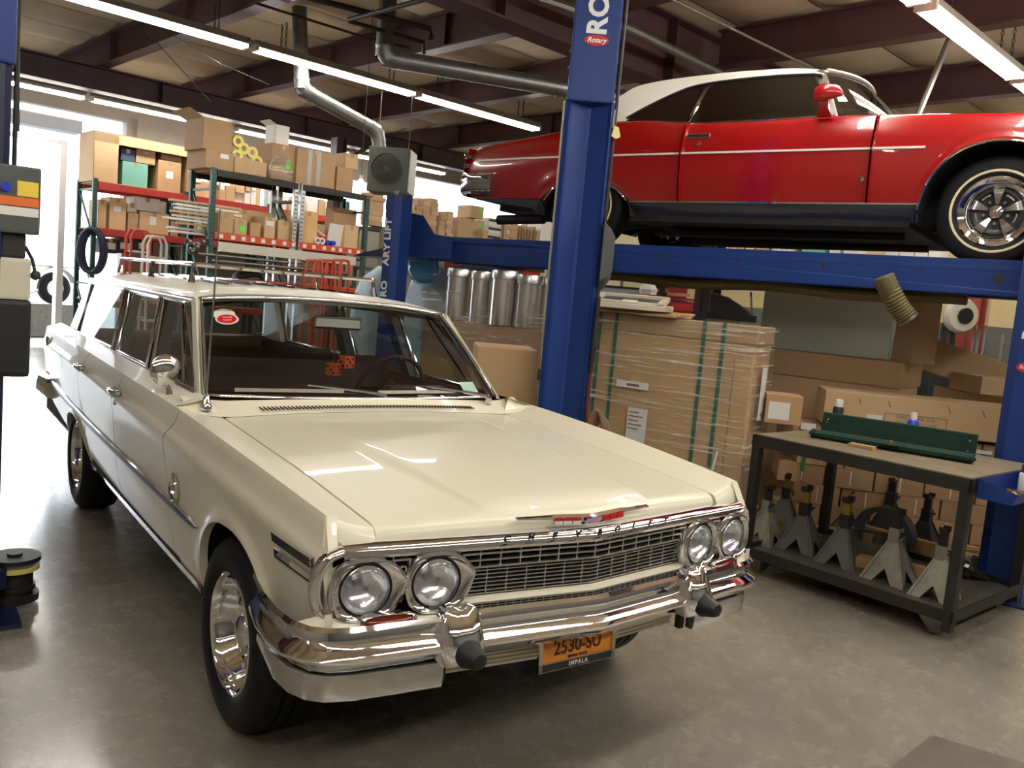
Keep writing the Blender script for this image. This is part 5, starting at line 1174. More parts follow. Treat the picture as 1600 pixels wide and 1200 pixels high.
# ---------------- main rack
RY0, RY1 = 9.0, 9.68
X1, X2, X3 = onB(331, 330, RY0)[0], onB(465, 340, RY0)[0], onB(571, 350, RY0)[0]
ZO, ZT = onB(450, 376, RY0)[2], onB(450, 284, RY0)[2]
mrk = rack('pallet_rack', 'tall green and orange pallet rack behind the wagon roof, loaded with cartons', [X1, X2, X3], RY0, RY1, [onB(330, 261, RY0)[2], onB(465, 286, RY0)[2], onB(571, 308, RY0)[2]], [(ZO, .10, M_orange), (ZT, .09, M_steeld), (1.45, .09, M_orange), (.35, .09, M_orange)], M_greenrack, M_orange, mid_pale=True)
lblm = MB().span((-.03, -.0012, -.028), (.03, 0, .028)).mesh('price_label', M_paper)
for k in range(15):
    o = bpy.data.objects.new('price_label', lblm); C.objects.link(o); o.parent = mrk; o.location = (.14+(X3-X1-.25)*k/14+rnd.uniform(-.02, .02), -.0425, ZO-.05-.0 - X1*0); o.rotation_euler = (0, rnd.uniform(-.15, .15), 0)
T = ZT+.006
pxbox('lower of two stacked cartons at the left end of the rack top, sunlit white side', 321, 236, 366, 272, RY0+.02, .62, T, m=M_cardb, lab=(.15, .75, .12, .06))
zz = onB(340, 236, RY0)[2]
carton('open upper carton at the left end of the rack top, flap up', onB(318, 220, RY0)[0], onB(364, 220, RY0)[0], zz+.004, onB(340, 186, RY0)[2], RY0+.03, .58, m=M_cardb, flaps=2)
tb = pxbox('open carton of yellow tape rolls on top of the rack', 366, 250, 417, 276, RY0, .42, T, m=M_card, flaps=3)
zt = onB(390, 252, RY0)[2]
rl = MB().lathe([(.040, -.03), (.082, -.03), (.082, .03), (.040, .03)], 22, frame((0, 0, 0), (0, 1, 0), (0, 0, 1)), closed=True).mesh('tape_roll', M_yellow, 40)
for k, (x, y) in enumerate(((371, 221), (371, 243), (383, 232), (398, 238), (407, 252))):
    q = onB(x, y, RY0+.05); o = bpy.data.objects.new('tape_roll', rl); C.objects.link(o); o.location = B(q[0], RY0+.05+.03*k, max(q[2], T+.20)); o.rotation_euler = (0, 0, BROT)
    tag(o, 'yellow tape roll in the open carton on the rack top, '+('uppermost left', 'lower left', 'centre', 'right', 'lowest right')[k], 'tape roll')
pxbox('white topped carton leaning above the tape rolls on the rack', 430, 196, 452, 226, RY0+.10, .30, onB(440, 226, RY0+.1)[2], m=M_white, flaps=2)
pxbox('brown carton under the white topped carton on the rack top', 424, 226, 462, 283, RY0+.06, .5, T, m=M_cardb, lab=(.2, .45, .09, .09), lim=True)
bag = MB(); 
bg_ = onB(440, 262, RY0-.03)
bag.loft([[(.19*cos(a)*k*(1+.08*sin(5*a+i)), .10*sin(a)*k, z) for a in lin(0, 2*pi*17/18, 18)] for i, (z, k) in enumerate(((0, .9), (.08, 1.0), (.18, .95), (.27, .7), (.33, .35), (.36, .1)))], True, True)
tag(bag.build('plastic_bag', M_filmp, None, 50, loc=B(bg_[0], RY0-.02, T), rot=BROT), 'crumpled clear bag with lime sticker slumped on the rack top', 'bag')
pxbox('tall brown carton strapped with grey tape, right on the rack top', 463, 236, 524, 296, RY0, .55, T, m=M_cardb)
o = bpy.context.scene.objects[-1]
for sx in (-.25, .08): 
    a = onB(493+sx*60, 262, RY0); MB().span((-.035, -.003, 0), (.035, -.0005, .52)).build('tape_strip', mat('grey_duct_tape', srgb(165, 160, 155), .4), [x for x in C.objects if x.name.startswith('cardboard_box')][-1], loc=(sx*.45, -.276, 0))
pxbox('dark carton behind the brace at the right end of the rack top', 526, 262, 552, 300, RY0+.12, .45, T, m=M_cardb)
pxbox('small pale carton on the dark carton at the rack top right', 540, 240, 560, 262, RY0+.2, .3, onB(540, 262, RY0+.2)[2], m=M_card)
T = ZO+.006
for i, (l, x0, y0, x1, y1, k) in enumerate((
    ('open carton with a square stamp, first on the orange shelf', 341, 333, 365, 368, dict(m=M_card)),
    ('carton with a lime sticker on the orange shelf', 366, 343, 386, 370, dict(lab=(.15, .4, .08, .08), lim=True)),
    ('small brown carton third on the orange shelf', 391, 348, 407, 372, dict(m=M_cardb)),
    ('carton with white paper band on the orange shelf', 413, 339, 430, 376, dict(lab=(.0, .7, .12, .07))),
    ('plain carton left of the double upright on the orange shelf', 434, 345, 456, 378, dict(m=M_card)),
    ('tall tan carton with printed flowers right of the double upright', 468, 330, 496, 380, dict(m=mat('pale_cardboard', srgb(214, 176, 120), .8, noise=.06))),
    ('tan carton at the right end of the orange shelf', 536, 352, 559, 388, dict(m=M_card, yaw=.1)))):
    pxbox(l, x0, y0, x1, y1, RY0+.05, .42, T, **k)
pxbox('long low carton lying behind the small cartons on the orange shelf', 336, 327, 424, 372, RY0+.50, .14, T, m=M_card)
q = onB(527, 358, RY0+.1); tag(MB().span((-.16, 0, 0), (.16, .012, .34)).build('white_board', M_white, loc=B(q[0], RY0+.14, T), rot=(.2, .05, BROT)), 'white board leaning on the orange shelf', 'board')
pxbox('brown carton standing behind the leaning white board', 520, 326, 556, 385, RY0+.36, .25, T, m=M_cardb)
for k, (px, r, m, l) in enumerate(((497, .05, M_white, 'left'), (504, .05, M_white, 'right'))):
    q = onB(px, 375, RY0+.02); tag(MB().lathe([(.03, 0), (r, 0), (r, .5), (.03, .5)], 18, frame((0, 0, 0), (0, 1, 0), (0, 0, 1)), True).build('paper_tube', m, None, 40, loc=B(q[0], RY0+.02, T+.05), rot=BROT), l+' of two white paper tubes on the orange shelf', 'tube')
for k, (px, m, l) in enumerate(((513, M_bluep, 'blue'), (522, M_bluep, 'second blue'), (508, M_orange, 'red'))):
    q = onB(px, 377, RY0+.02); tag(MB().cyl((0, 0, 0), (.0+.1*(k == 2), .4, .10*(k == 2)), .035).build('plastic_tube', m, None, 40, loc=B(q[0], RY0+.02, T+.04+.06*(k == 2)), rot=BROT), l+' plastic tube lying on the orange shelf', 'tube')
# lower bay: metal trim, bars, black dome
a = onB(343, 392, RY0-.09); b = onB(557, 398, RY0-.09)
tag(MB().span((0, 0, 0), (b[0]-a[0], .05, .13)).build('metal_trim', mat('pale_sheet_metal', srgb(208, 204, 190), .4, .3), loc=B(a[0], RY0-.09, ZO-.26), rot=BROT), 'long pale sheet metal trim under the orange shelf', 'trim')
for k, (x0, x1, y, l) in enumerate(((310, 452, 398, 'upper'), (330, 545, 408, 'middle'), (308, 470, 414, 'lower'))):
    a = onB(x0, y, RY0-.06); b = onB(x1, y, RY0-.06); tag(MB().tube([(0, 0, 0), (b[0]-a[0], 0, 0)], .022, 10).build('metal_bar', M_galv, None, 40, loc=B(a[0], RY0-.05-.02*k, ZO-.32-.075*k), rot=BROT), l+' bright metal bar lying across the rack below the orange shelf', 'bar')
q = onB(415, 412, RY0-.2); tag(MB().lathe([(.24, -.02), (.23, .04), (.15, .12), (.04, .16), (0, .165)], 24, frame((0, 0, 0), (0, 0, 1), (1, 0, 0))).build('black_dome', M_black, None, 50, loc=B(q[0], RY0+.3, 1.46), rot=BROT), 'black domed cover below the orange shelf', 'cover')
# stack of mouldings sticking out of the left end
for k in range(9):
    q = onB(310, 318+k*6.2, RY0+.2); w = rnd.uniform(.35, .5)
    tag(MB().span((-w, -.06, 0), (.55, .06, .03)).build('wall_moulding', M_white if k % 3 else M_card, loc=B(X1-.0+rnd.uniform(-.05, .05), RY0+.30+rnd.uniform(-.05, .05), ZO+.34-.05*k+.02 if k < 7 else ZO+.34-.05*k), rot=BROT+rnd.uniform(-.03, .03)), 'pale moulding strip in the stack sticking out left of the rack', 'moulding', 'moulding strips stacked at the left end of the rack')
for i, (px, py) in enumerate(((300, 378), (312, 386), (322, 378), (304, 392))):
    q = onB(px, py, RY0-.05); o = MB(); 
    for a in range(3): o.tube([(rnd.uniform(-.06, .06), rnd.uniform(-.04, .04), rnd.uniform(-.05, .05)) for _ in range(4)], .016, 6)
    o.lathe([(.03, -.02), (.05, -.02), (.05, .02), (.03, .02)], 14, closed=True)
    tag(o.build('metal_fitting', M_steel, None, 40, loc=B(q[0], RY0+.05, q[2]), rot=BROT), 'grey metal fitting hanging with the others at the rack left end, '+('top left', 'middle', 'top right', 'lowest')[i], 'fitting')
# ---------------- left red rack by the doorway
LY0, LY1 = 12.0, 12.75
XA, XB_, XC = onB(147, 330, LY0)[0], onB(290, 340, LY0)[0]+.05, onB(420, 340, LY0)[0]
ZA, ZB2 = onB(215, 293, LY0)[2], onB(215, 363, LY0)[2]
rack('pallet_rack', 'red beamed pallet rack beside the bright doorway', [XA, XB_, XC], LY0, LY1, [ZA+.05, ZA+.05, ZA+.05], [(ZA, .11, M_redrack), (ZB2, .11, M_redrack), (.9, .1, M_redrack)], M_greenrack, M_redrack)
T = ZA+.006
# the big open carton lying on its side with smaller boxes inside
cx0, cx1, ct = onB(147, 250, LY0)[0], onB(300, 250, LY0)[0], onB(220, 216, LY0)[2]
big = thing('open_crate', 'huge open fronted carton on the red rack with smaller boxes inside', 'box', B(cx0, LY0, T), BROT)
W_, H_ = cx1-cx0, ct-T
for a, b in (((0, .03, 0), (W_*.24, .05, H_)), ((0, .03, H_-.16), (W_, .05, H_)), ((0, .03, H_-.012), (W_, .72, H_)), ((0, .03, 0), (.012, .72, H_)), ((W_-.012, .03, 0), (W_, .72, H_)), ((0, .70, 0), (W_, .72, H_)), ((0, .03, 0), (W_, .72, .01))): MB().span(a, b).build('carton_wall', M_card, big)
for l, x0, y0, x1, y1, kk in (('teal printed box inside the huge open carton', 191, 254, 231, 285, dict(m=M_teal)), ('box right of the teal box in the huge open carton', 247, 252, 283, 292, dict(m=M_cardb, lab=(.0, .55, .12, .12)))):
    pxbox(l, x0, y0, x1, y1, LY0+.12, .40, T+.012, **kk)
zz = onB(210, 253, LY0+.12)[2]+.003
pxbox('dark blue box standing on the teal box', 189, 233, 211, 252, LY0+.15, .3, zz, m=mat('navy_card', srgb(50, 70, 100), .6)); pxbox('tan box standing on the teal box', 213, 234, 243, 254, LY0+.14, .3, zz, m=M_card)
pxbox('wide flat box on the box right of the teal box', 252, 236, 284, 251, LY0+.2, .3, onB(265, 251, LY0+.12)[2]+.005, m=M_cardb)
T = ZB2+.006
for l, x0, y0, x1, y1, kk in (('narrow brown carton at the left end of the red rack middle shelf', 153, 312, 166, 357, {}), ('tall brown carton with white label on the red rack middle shelf', 171, 309, 197, 360, dict(lab=(-.05, .65, .11, .09))), ('brown carton between the tall carton and the wide one on the red rack', 200, 333, 216, 362, dict(m=M_cardb)), ('wide brown carton with white label on the red rack middle shelf', 218, 332, 264, 364, dict(lab=(-.05, .6, .11, .14))), ('small carton at the right end of the red rack middle shelf', 267, 346, 279, 366, dict(m=M_cardb))):
    pxbox(l, x0, y0, x1, y1, LY0+.06, .45, T, **kk)
pxbox('white printed box on the wide carton of the red rack', 211, 309, 250, 331, LY0+.1, .4, onB(235, 331, LY0+.06)[2]+.006, m=M_white)
pxbox('small grey carton on the carton beside the tall one', 199, 318, 214, 332, LY0+.1, .3, onB(207, 332, LY0+.06)[2]+.006, m=M_white)
for k, (x0, x1) in enumerate(((161, 184), (186, 206), (209, 240))):
    pxbox(('left', 'middle', 'right')[k]+' dark crate with round print on the red rack bottom shelf', x0, 373, x1, 396, LY0+.05, .4, None, m=mat('dark_crate', srgb(66, 52, 56), .7), lab=(.0, .5, .16, .10))
# hose loop hung on the left upright
q = onB(146, 392, LY0-.12); hs = MB()
for k in range(6): hs.tube([(.17*cos(a)+.028*(k-2.5), .03*k, .34*sin(a)+.02*sin(k*2.)) for a in lin(0, 2*pi*31/32, 32)], .022, 8, closed=True)
tag(hs.build('hose_loop', mat('blue_black_hose', srgb(34, 38, 66), .4), None, 50, loc=B(q[0], LY0-.15, q[2]), rot=BROT), 'dark blue hose looped on the red rack upright near the doorway', 'hose')
# red step ladders / cart frames
def tubeframe(label, px0, py0, px1, py1, Y, m, n=2, nm='step_ladder', cat='ladder'):
    a = onB(px0, py1, Y); b = onB(px1, py0, Y); w = b[0]-a[0]; t = thing(nm, label, cat, B(a[0], Y, 0), BROT); zt = b[2]
    for y in (0, .30): MB().tube([(0, y, .02), (0, y*.7+.02, zt-.10), (w*.18, y*.7+.02, zt), (w*.82, y*.7+.02, zt), (w, y*.7+.02, zt-.10), (w, y, .02)], .022, 8).build('frame_tube', m, t, 50)
    for k in range(1, n+4 if n else 3): MB().span((.02, .04, zt*k/(n+4)), (w-.02, .24, zt*k/(n+4)+.03)).build('tread', M_white if n else m, t)
tubeframe('red tube step ladder left of the rack mouldings', 204, 362, 236, 420, 11.2, M_orange)
tubeframe('white and red step ladder right of the first red ladder', 231, 372, 262, 420, 10.9, M_white)
for k, (x0, x1) in enumerate(((489, 505), (508, 526), (530, 548))):
    tubeframe(('left', 'middle', 'right')[k]+' orange tube cart handle below the orange shelf', x0, 408, x1, 450, RY0-.6, M_orange, 0, 'cart_handle', 'cart')
# a further orange beam rack behind, seen through the main rack
XB0, XB1 = onB(300, 305, 12.9)[0], onB(560, 305, 12.9)[0]
rack('pallet_rack', 'sunlit orange beamed rack seen through the main rack', [XC+.15, XC+1.7], 12.1, 12.8, [3.1, 3.1], [(ZA+.0, .12, M_orange), (ZB2+.1, .1, M_orange)], M_greenrack, M_orange)
for lvl, z in ((0, ZA+.005), (1, ZB2+.105)):
    for k in range(11):
        x = XC+.22+k*.13; h = rnd.uniform(.1, .32)
        carton('small pale carton, %s from the left on the far orange rack, %s shelf' % (nth('r%d' % lvl), 'middle' if lvl else 'top'), x, x+.115, z, z+h, 12.15+rnd.uniform(0, .1), .3, m=M_white if rnd.random() < .6 else M_card, group='small cartons on the sunlit rack', tape=False)
for lvl, z, y_ in ((0, ZA+.006, LY0+.05), (1, ZB2+.006, LY0+.05)):
    x = XB_+.08
    while x < XC-.2:
        w = rnd.uniform(.10, .2); h = rnd.uniform(.12, .34)
        carton('small pale carton, %s from the left on the red rack, %s shelf' % (nth('l%d' % lvl), 'middle' if lvl else 'top'), x, x+w-.006, z, z+h, y_+rnd.uniform(0, .1), .3, m=M_white if rnd.random() < .65 else M_card, group='small cartons on the sunlit rack', tape=False)
        if h < .25 and rnd.random() < .8: carton('small pale carton stacked upon another, %s on the red rack, %s shelf' % (nth('u%d' % lvl), 'middle' if lvl else 'top'), x+.01, x+w-.02, z+h+.002, z+h+rnd.uniform(.08, .18), y_+.03, .25, m=M_white if rnd.random() < .7 else M_card, group='small cartons on the sunlit rack', tape=False)
        x += w
x = X1+.12
while x < X3-.2:
    w = rnd.uniform(.10, .18)
    if abs(x+w/2-X2) > .14:
        h = rnd.uniform(.16, .34); carton('pale carton, %s from the left at the back of the orange shelf' % nth('bk'), x, x+w-.006, ZO+.006, ZO+h+.006, RY0+.58 if False else RY1-.12, .11, m=M_white if rnd.random() < .5 else M_card, group='pale cartons at the back of the orange shelf', tape=False)
    x += w
# ---------------- long shelf right of the heater (behind the lift), and along the side wall
SY = 9.7; SZ = onB(700, 369, SY)[2]
SX0, SX1 = onB(598, 340, SY)[0], 12.9
sh_ = thing('storage_shelf', 'long grey storage shelf with cartons seen above the blue runway', 'shelf rack', B(SX0, SY), BROT)
MB().span((0, 0, SZ-.05), (SX1-SX0, .8, SZ)).build('shelf_board', M_steel, sh_); MB().span((0, 0, SZ-.75), (SX1-SX0, .8, SZ-.70)).build('shelf_board', M_steel, sh_)
for k in range(5):
    for y in (.02, .76): MB().span(((SX1-SX0-.06)*k/4, y, 0), ((SX1-SX0-.06)*k/4+.06, y+.04, SZ)).build('shelf_leg', M_steel, sh_)
STK = [0]; ORD = ['first', 'second', 'third', 'fourth', 'fifth', 'sixth', 'seventh', 'eighth', 'ninth', 'tenth', 'eleventh', 'twelfth', 'thirteenth', 'fourteenth', 'fifteenth']
def stack(x0, x1, ytop, y, z, hmin, hmax, label, group, m, D=.3, jit=.02, hb=None):
    a = onB(x0, ytop, y); b = onB(x1, ytop, y); zt = a[2]; i = 0; STK[0] += 1
    while z < zt-.02 and i < 14:
        h = min(rnd.uniform(hmin, hmax), max(.04, zt-z)); dx = rnd.uniform(-jit, jit)
        carton('small tan parts carton, %s up in the %s stack on the long shelf' % (ORD[i], ORD[STK[0]-1]), a[0]+dx+.004, b[0]+dx-.004, z+.001, z+h, y+rnd.uniform(0, .04), D, m=m, group=group, tape=False, yaw=rnd.uniform(-.04, .04)); z += h; i += 1
M_parts = mat('pale_parts_card', srgb(206, 172, 136), .8, vary=.2, noise=.05)
for x0, x1, yt in ((583, 603, 300), (641, 652, 318), (653, 663, 310), (664, 676, 312), (676, 688, 308), (689, 699, 332), (700, 710, 330)):
    stack(x0, x1, yt, SY+.05, SZ+.002, .06, .11, 'small tan parts carton in the stacks on the long shelf behind the blue runway', 'stacked parts cartons on the long shelf', M_parts)
for l, x0, y0, x1, y1, kk in (('orange tan carton with lime sticker on the long shelf', 716, 342, 756, 370, dict(lab=(.35, .75, .09, .07), lim=True, m=M_card)), ('upper carton with lime sticker on the long shelf', 736, 322, 756, 341, dict(lab=(.2, .7, .07, .06), lim=True)), ('low carton in front of the banded boxes', 738, 358, 762, 372, {})):
    z0 = SZ+.002 if y1 > 350 else onB(740, 341, SY+.05)[2]+.004
    pxbox(l, x0, y0, x1, y1, SY+.05, .4, z0, **kk)
z = SZ+.002
for k in range(3):
    h = .155; a = onB(763, 360, SY+.08); b = onB(784, 360, SY+.08); o = carton(('lowest', 'middle', 'top')[k]+' of three white and black banded cartons on the long shelf', a[0], b[0], z, z+h-.003, SY+.08, .35, m=M_white, tape=False); MB().span((-(b[0]-a[0])/2-.001, -.177, h*.55), ((b[0]-a[0])/2+.001, -.1755, h*.85)).build('dark_band', M_text, o); z += h
z = SZ+.002
for k in range(3):
    h = .155; a = onB(789, 350, SY+.06); b = onB(810, 350, SY+.06); carton(('lowest', 'middle', 'top')[k]+' of three equal tan cartons on the long shelf', a[0], b[0], z, z+h-.003, SY+.06, .4, m=M_card, lab=(-.2, .6, .06, .06)); z += h
for k, px in enumerate((783, 786, 812, 816, 820, 824, 829, 834, 838)):
    q = onB(px, 350, SY+.1); tag(MB().span((0, 0, 0), (.018, .5, .40+.04*sin(k*2.1))).build('flat_cardboard', M_cardb if k % 2 else M_card, loc=B(q[0], SY+.06, SZ+.003), rot=(0, rnd.uniform(-.06, .06), BROT)), ORD[k]+' flattened carton standing on edge on the long shelf, counted from the left', 'flat carton', 'flattened cartons on the long shelf')
for l, x0, y0, x1, y1, kk in (('pale carton left of the tall blue post on the long shelf', 845, 335, 862, 382, dict(m=M_white)), ('brown carton under the red car rear wheel on the long shelf', 862, 352, 884, 384, {})):
    pxbox(l, x0, y0, x1, y1, SY+.06, .4, SZ+.002, **kk)
# side wall shelf
WX = XR-.75; WZ = onBX(1240, 398, WX)[2]
WY0, WY1 = onBX(1475, 400, WX)[1], onBX(1010, 390, WX)[1]
ws_ = thing('storage_shelf', 'high wall shelf of small cartons seen under the red car', 'shelf rack', B(WX, WY0), BROT)
MB().span((0, 0, WZ-.05), (.7, WY1-WY0, WZ)).build('shelf_board', M_wood, ws_)
for k in range(5): MB().bar((.70, .1+(WY1-WY0-.2)*k/4, WZ-.5), (.05, .1+(WY1-WY0-.2)*k/4, WZ-.05), .04, .04).build('shelf_bracket', M_steel, ws_)
def wbox(label, x0, y0, x1, m=M_card, group=None, lab=None, txt=None, D=.35):
    a = onBX(x0, y0, WX); b = onBX(x1, y0, WX); w = abs(a[1]-b[1]); h = max(.06, a[2]-WZ)
    o = MB().span((0, -w/2, 0), (D, w/2, h)).build('cardboard_box', m, loc=B(WX+.03, (a[1]+b[1])/2, WZ+.003), rot=BROT, bevel=.006); tag(o, label, 'box', group)
    if lab: MB().span((-.002, -w*.4, h*.15), (-.0005, w*.4, h*.85)).build('label', M_paper, o)
    if txt:
        for k, l in enumerate(txt): text(l, h*(.30 if k else .22), M_textw if False else M_text, o, frame((-.003, 0, h*(.33+.34*(len(txt)-1-k))), (0, -1, 0), (0, 0, 1)), 'box_print', .0, .0005)
    return o
for i, (x0, x1, y, m) in enumerate(((1012, 1040, 375, M_card), (1128, 1138, 366, M_white), (1139, 1152, 362, M_card), (1153, 1164, 364, M_cardb), (1166, 1180, 368, M_card), (1182, 1203, 366, M_cardb))):
    wbox('carton on the high wall shelf under the red car, '+('far left', 'pale narrow one', 'tan one beside it', 'narrow brown one', 'tan one in the middle', 'darker brown one')[i], x0, y, x1, m)
wbox('carton with a printed phone number on the high wall shelf', 1206, 366, 1246, M_card, lab=True, txt=('AUTO PARTS', '1-800-212-6161'))
wbox('teal and white carton on the high wall shelf', 1254, 372, 1290, M_teal); 
for i, (x0, x1) in enumerate(((1296, 1312), (1318, 1340), (1384, 1404), (1406, 1428), (1430, 1450), (1452, 1470))):
    wbox(ORD[i]+' small white carton from the left on the high wall shelf', x0, 383, x1, M_white, 'small white cartons on the high wall shelf')
# ---------------- things under and beside the four post lift
def pbox(label, px, py, d, w, dp, h, az, m, zb=None, **k):
    """box whose near left bottom corner is seen at px,py at depth d; az: building independent yaw"""
    q = dep(px, py, d); z = q[2] if zb is None else zb
    o = MB().span((0, 0, 0), (w, dp, h)).build(k.get('name', 'cardboard_box'), m, loc=(q[0], q[1], z), rot=az, bevel=k.get('bevel', .008)); tag(o, label, k.get('cat', 'box'), k.get('group')); return o
# wrapped carton: long side along az 160
wa = radians(160); wl = np.array([sin(wa), cos(wa)]); wcor = onpl(1180, 538, (2.9, .914, 0), (1, 0, 0))
wc = thing('wrapped_carton', 'big carton bundled in stretch film with green straps, right of the tall blue post', 'box', (wcor[0], wcor[1], 0), radians(-70))
# local x: from right front corner towards ... long side runs along -x
WL, WD, WH = 1.6, .36, 1.49
# local frame: x axis points along the long side towards the viewer (right end at x=0), y points away from the face
MB().span((-WL, 0, .13), (0, WD, WH)).build('carton_body', M_card, wc, bevel=.01)
MB().span((-WL-.01, -.012, WH-.118), (.012, WD+.012, WH+.006)).build('carton_lid', M_card, wc, bevel=.008)
for x in (-WL+.1, -WL/2, -.2): MB().span((x-.05, 0, .0), (x+.05, WD, .13)).build('pallet_block', M_wood, wc)
MB().span((-WL, 0, .11), (0, WD, .13)).build('pallet_deck', M_wood, wc)
for x in (-.12, ): MB().span((x-.004, -.014, .13), (x, -.0125, WH-.22)).build('carton_seam', M_cardd, wc)
for x in (-1.18, -1.045, -.36, -.22): 
    MB().span((x-.014, -.0165, .11), (x+.014, -.0145, WH+.008)).build('strap', M_strap, wc); MB().span((x-.014, -.016, WH+.008), (x+.014, WD, WH+.010)).build('strap', M_strap, wc)
lb_ = MB().span((-.985, -.036, .965), (-.73, -.0335, 1.015)).build('long_label', M_paper, wc); MB().span((-.90, -.0375, .98), (-.80, -.0366, .998)).build('label_print', M_textg, lb_)
lb_ = MB().span((-.87, -.036, .575), (-.715, -.0335, .825)).build('paper_sheet', M_paper, wc)
for k in range(5): MB().span((-.86, -.0375, .79-.03*k), (-.78+.03*(k % 2), -.0366, .798-.03*k)).build('sheet_print', M_textg, lb_)
MB().span((.0335, .12, .85), (.0350, .22, 1.22)).build('side_label', M_paper, wc)
# film: a slightly baggy skin
fm = MB(); ring = lambda z, o: [(-WL-.02-o, -.03, z), (-WL*.66, -.028-abs(o)*.1, z), (-WL*.33, -.03, z), (.025+o, -.03, z), (.03+o, WD+.02, z), (-WL-.02, WD+.02, z)]
fm.loft([ring(z, .008*sin(z*9)) for z in lin(.13, WH+.012, 10)]); fm.add(ring(WH+.014, 0), [(0, 1, 2, 3, 4, 5)]); fm.build('stretch_film', M_film, wc)
MB().tube([(-.16, -.05, .62), (-.19, -.06, .40), (-.10, -.07, .18)], .008, 5).build('film_tail', M_paper, wc)
# frames lying on the wrapped carton
for k, (px, py, s, rz) in enumerate(((1000, 489, 1.0, .5), (1012, 478, .95, .42))):
    q = (2.60, 1.80) if k == 0 else (2.62, 1.86); zf = WH+.052+.042*k
    f = thing('filter_frame', ('lower' if k == 0 else 'upper')+' pale rectangular frame lying on the wrapped carton', 'frame', (q[0], q[1], zf), (.03 if k == 0 else .16, .0, radians(-48)+rz-.5))
    w, h = .56*s, .42*s
    for a, b in (((-w/2, -h/2, 0), (w/2, -h/2+.05, .035)), ((-w/2, h/2-.05, 0), (w/2, h/2, .035)), ((-w/2, -h/2, 0), (-w/2+.05, h/2, .035)), ((w/2-.05, -h/2, 0), (w/2, h/2, .035))): MB().span(a, b).build('frame_rail', mat('ivory_metal', srgb(214, 204, 182), .4), f, bevel=.004)
    MB().span((-w/2+.05, -h/2+.05, .008), (w/2-.05, h/2-.05, .014)).build('frame_panel', M_grey, f); MB().span((-.06, -.04, .0145), (.05, .03, .016)).build('label', M_paper, f)
for k in range(3): tag(MB().span((-.42, -.16, 0), (.42, .16, .012)).build('flat_cardboard', M_card, loc=(2.62+.02*k, 1.86, WH+.013+.0125*k-.0), rot=radians(-70)+.06*k), ('lowest', 'middle', 'top')[k]+' cardboard sheet under the frames on the wrapped carton', 'flat carton')
# cartons left of the tall post, below the drums
dq = dep(775, 500, 7.6); dz = dq[2]
def drum(px, pyt, r, d, label, split=False, zt=None):
    q = dep(px, 500, d); zt = dep(px, pyt, d)[2]; h = zt-1.30
    t = thing('steel_drum', label, 'drum', (q[0], q[1], 1.30))
    MB().lathe([(0, 0), (r*.97, 0), (r*.97, h*.5 if split else h-.07)] + ([(r*1.03, h*.5), (r*1.03, h*.54), (r*.97, h*.545), (r*.97, h-.07)] if split else []), 36, frame((0, 0, 0), (0, 0, 1), (1, 0, 0))).build('drum_shell', mat('brushed_steel', srgb(222, 220, 216), .24, .95, noise=.10, nscale=6, stretch=(10, 10, .3)), t, 40)
    MB().lathe([(r*.96, h-.075), (r*1.05, h-.07), (r*1.05, h-.012), (r*1.0, h), (0, h)], 36, frame((0, 0, 0), (0, 0, 1), (1, 0, 0))).build('drum_lid', M_satin, t, 40)
drum(714, 420, .118, 7.7, 'short banded steel drum at the left of the row', True); drum(749, 424, .10, 7.5, 'second steel drum from the left in the row'); drum(786, 423, .125, 7.3, 'widest steel drum in the middle of the row'); drum(823, 430, .105, 7.15, 'fourth steel drum, beside the tall blue post'); drum(852, 433, .09, 7.3, 'steel drum half hidden behind the tall blue post')
q = dep(690, 500, 7.9); q2 = dep(868, 505, 7.0); d_ = q2-q; az = atan2(d_[1], d_[0])
tag(MB().span((-.1, -.14, 0), (float(np.linalg.norm(d_[:2]))+.1, .55, 1.295)).build('cardboard_box', M_cardb, loc=(q[0], q[1], 0), rot=az, bevel=.01), 'large brown carton carrying the row of steel drums', 'box')
fm = MB(); Ld = float(np.linalg.norm(d_[:2]))
fm.loft([[(-.14+.02*sin(k), -.17, 1.16), (-.08, -.155, 1.32+.05*sin(k*2)), (.02, -.15, 1.40)] if False else [(x, -.165-.02*sin(x*17), 1.10+.02*sin(x*9)), (x, -.15, 1.30), (x, -.15+.01*sin(x*23), 1.38+.06*sin(x*11+1)+.22*max(0, abs(x/Ld-.5)-.3)*3)] for k, x in enumerate(lin(-.13, Ld+.13, 24))], False)
tag(fm.build('plastic_wrap', M_filmp, None, 60, loc=(q[0], q[1], 0), rot=az), 'crumpled clear plastic bunched round the foot of the steel drums', 'plastic wrap')
q = onpl(735, 532, (1.45, 2.05, 0), (.55, .83, 0)); tag(MB().span((0, 0, 0), (.40, .5, 1.21)).build('cardboard_box', M_card, loc=(1.30, 1.86, 0), rot=radians(-30), bevel=.01), 'brown carton standing between the wagon windshield and the tall blue post', 'box')
q = dep(852, 500, 6.6); tag(MB().span((0, 0, 0), (.10, .03, .62)).build('wood_plank', M_cardb, loc=(q[0], q[1], 1.30), rot=(.0, .12, radians(-30))), 'brown board leaning by the drums at the tall blue post', 'board')
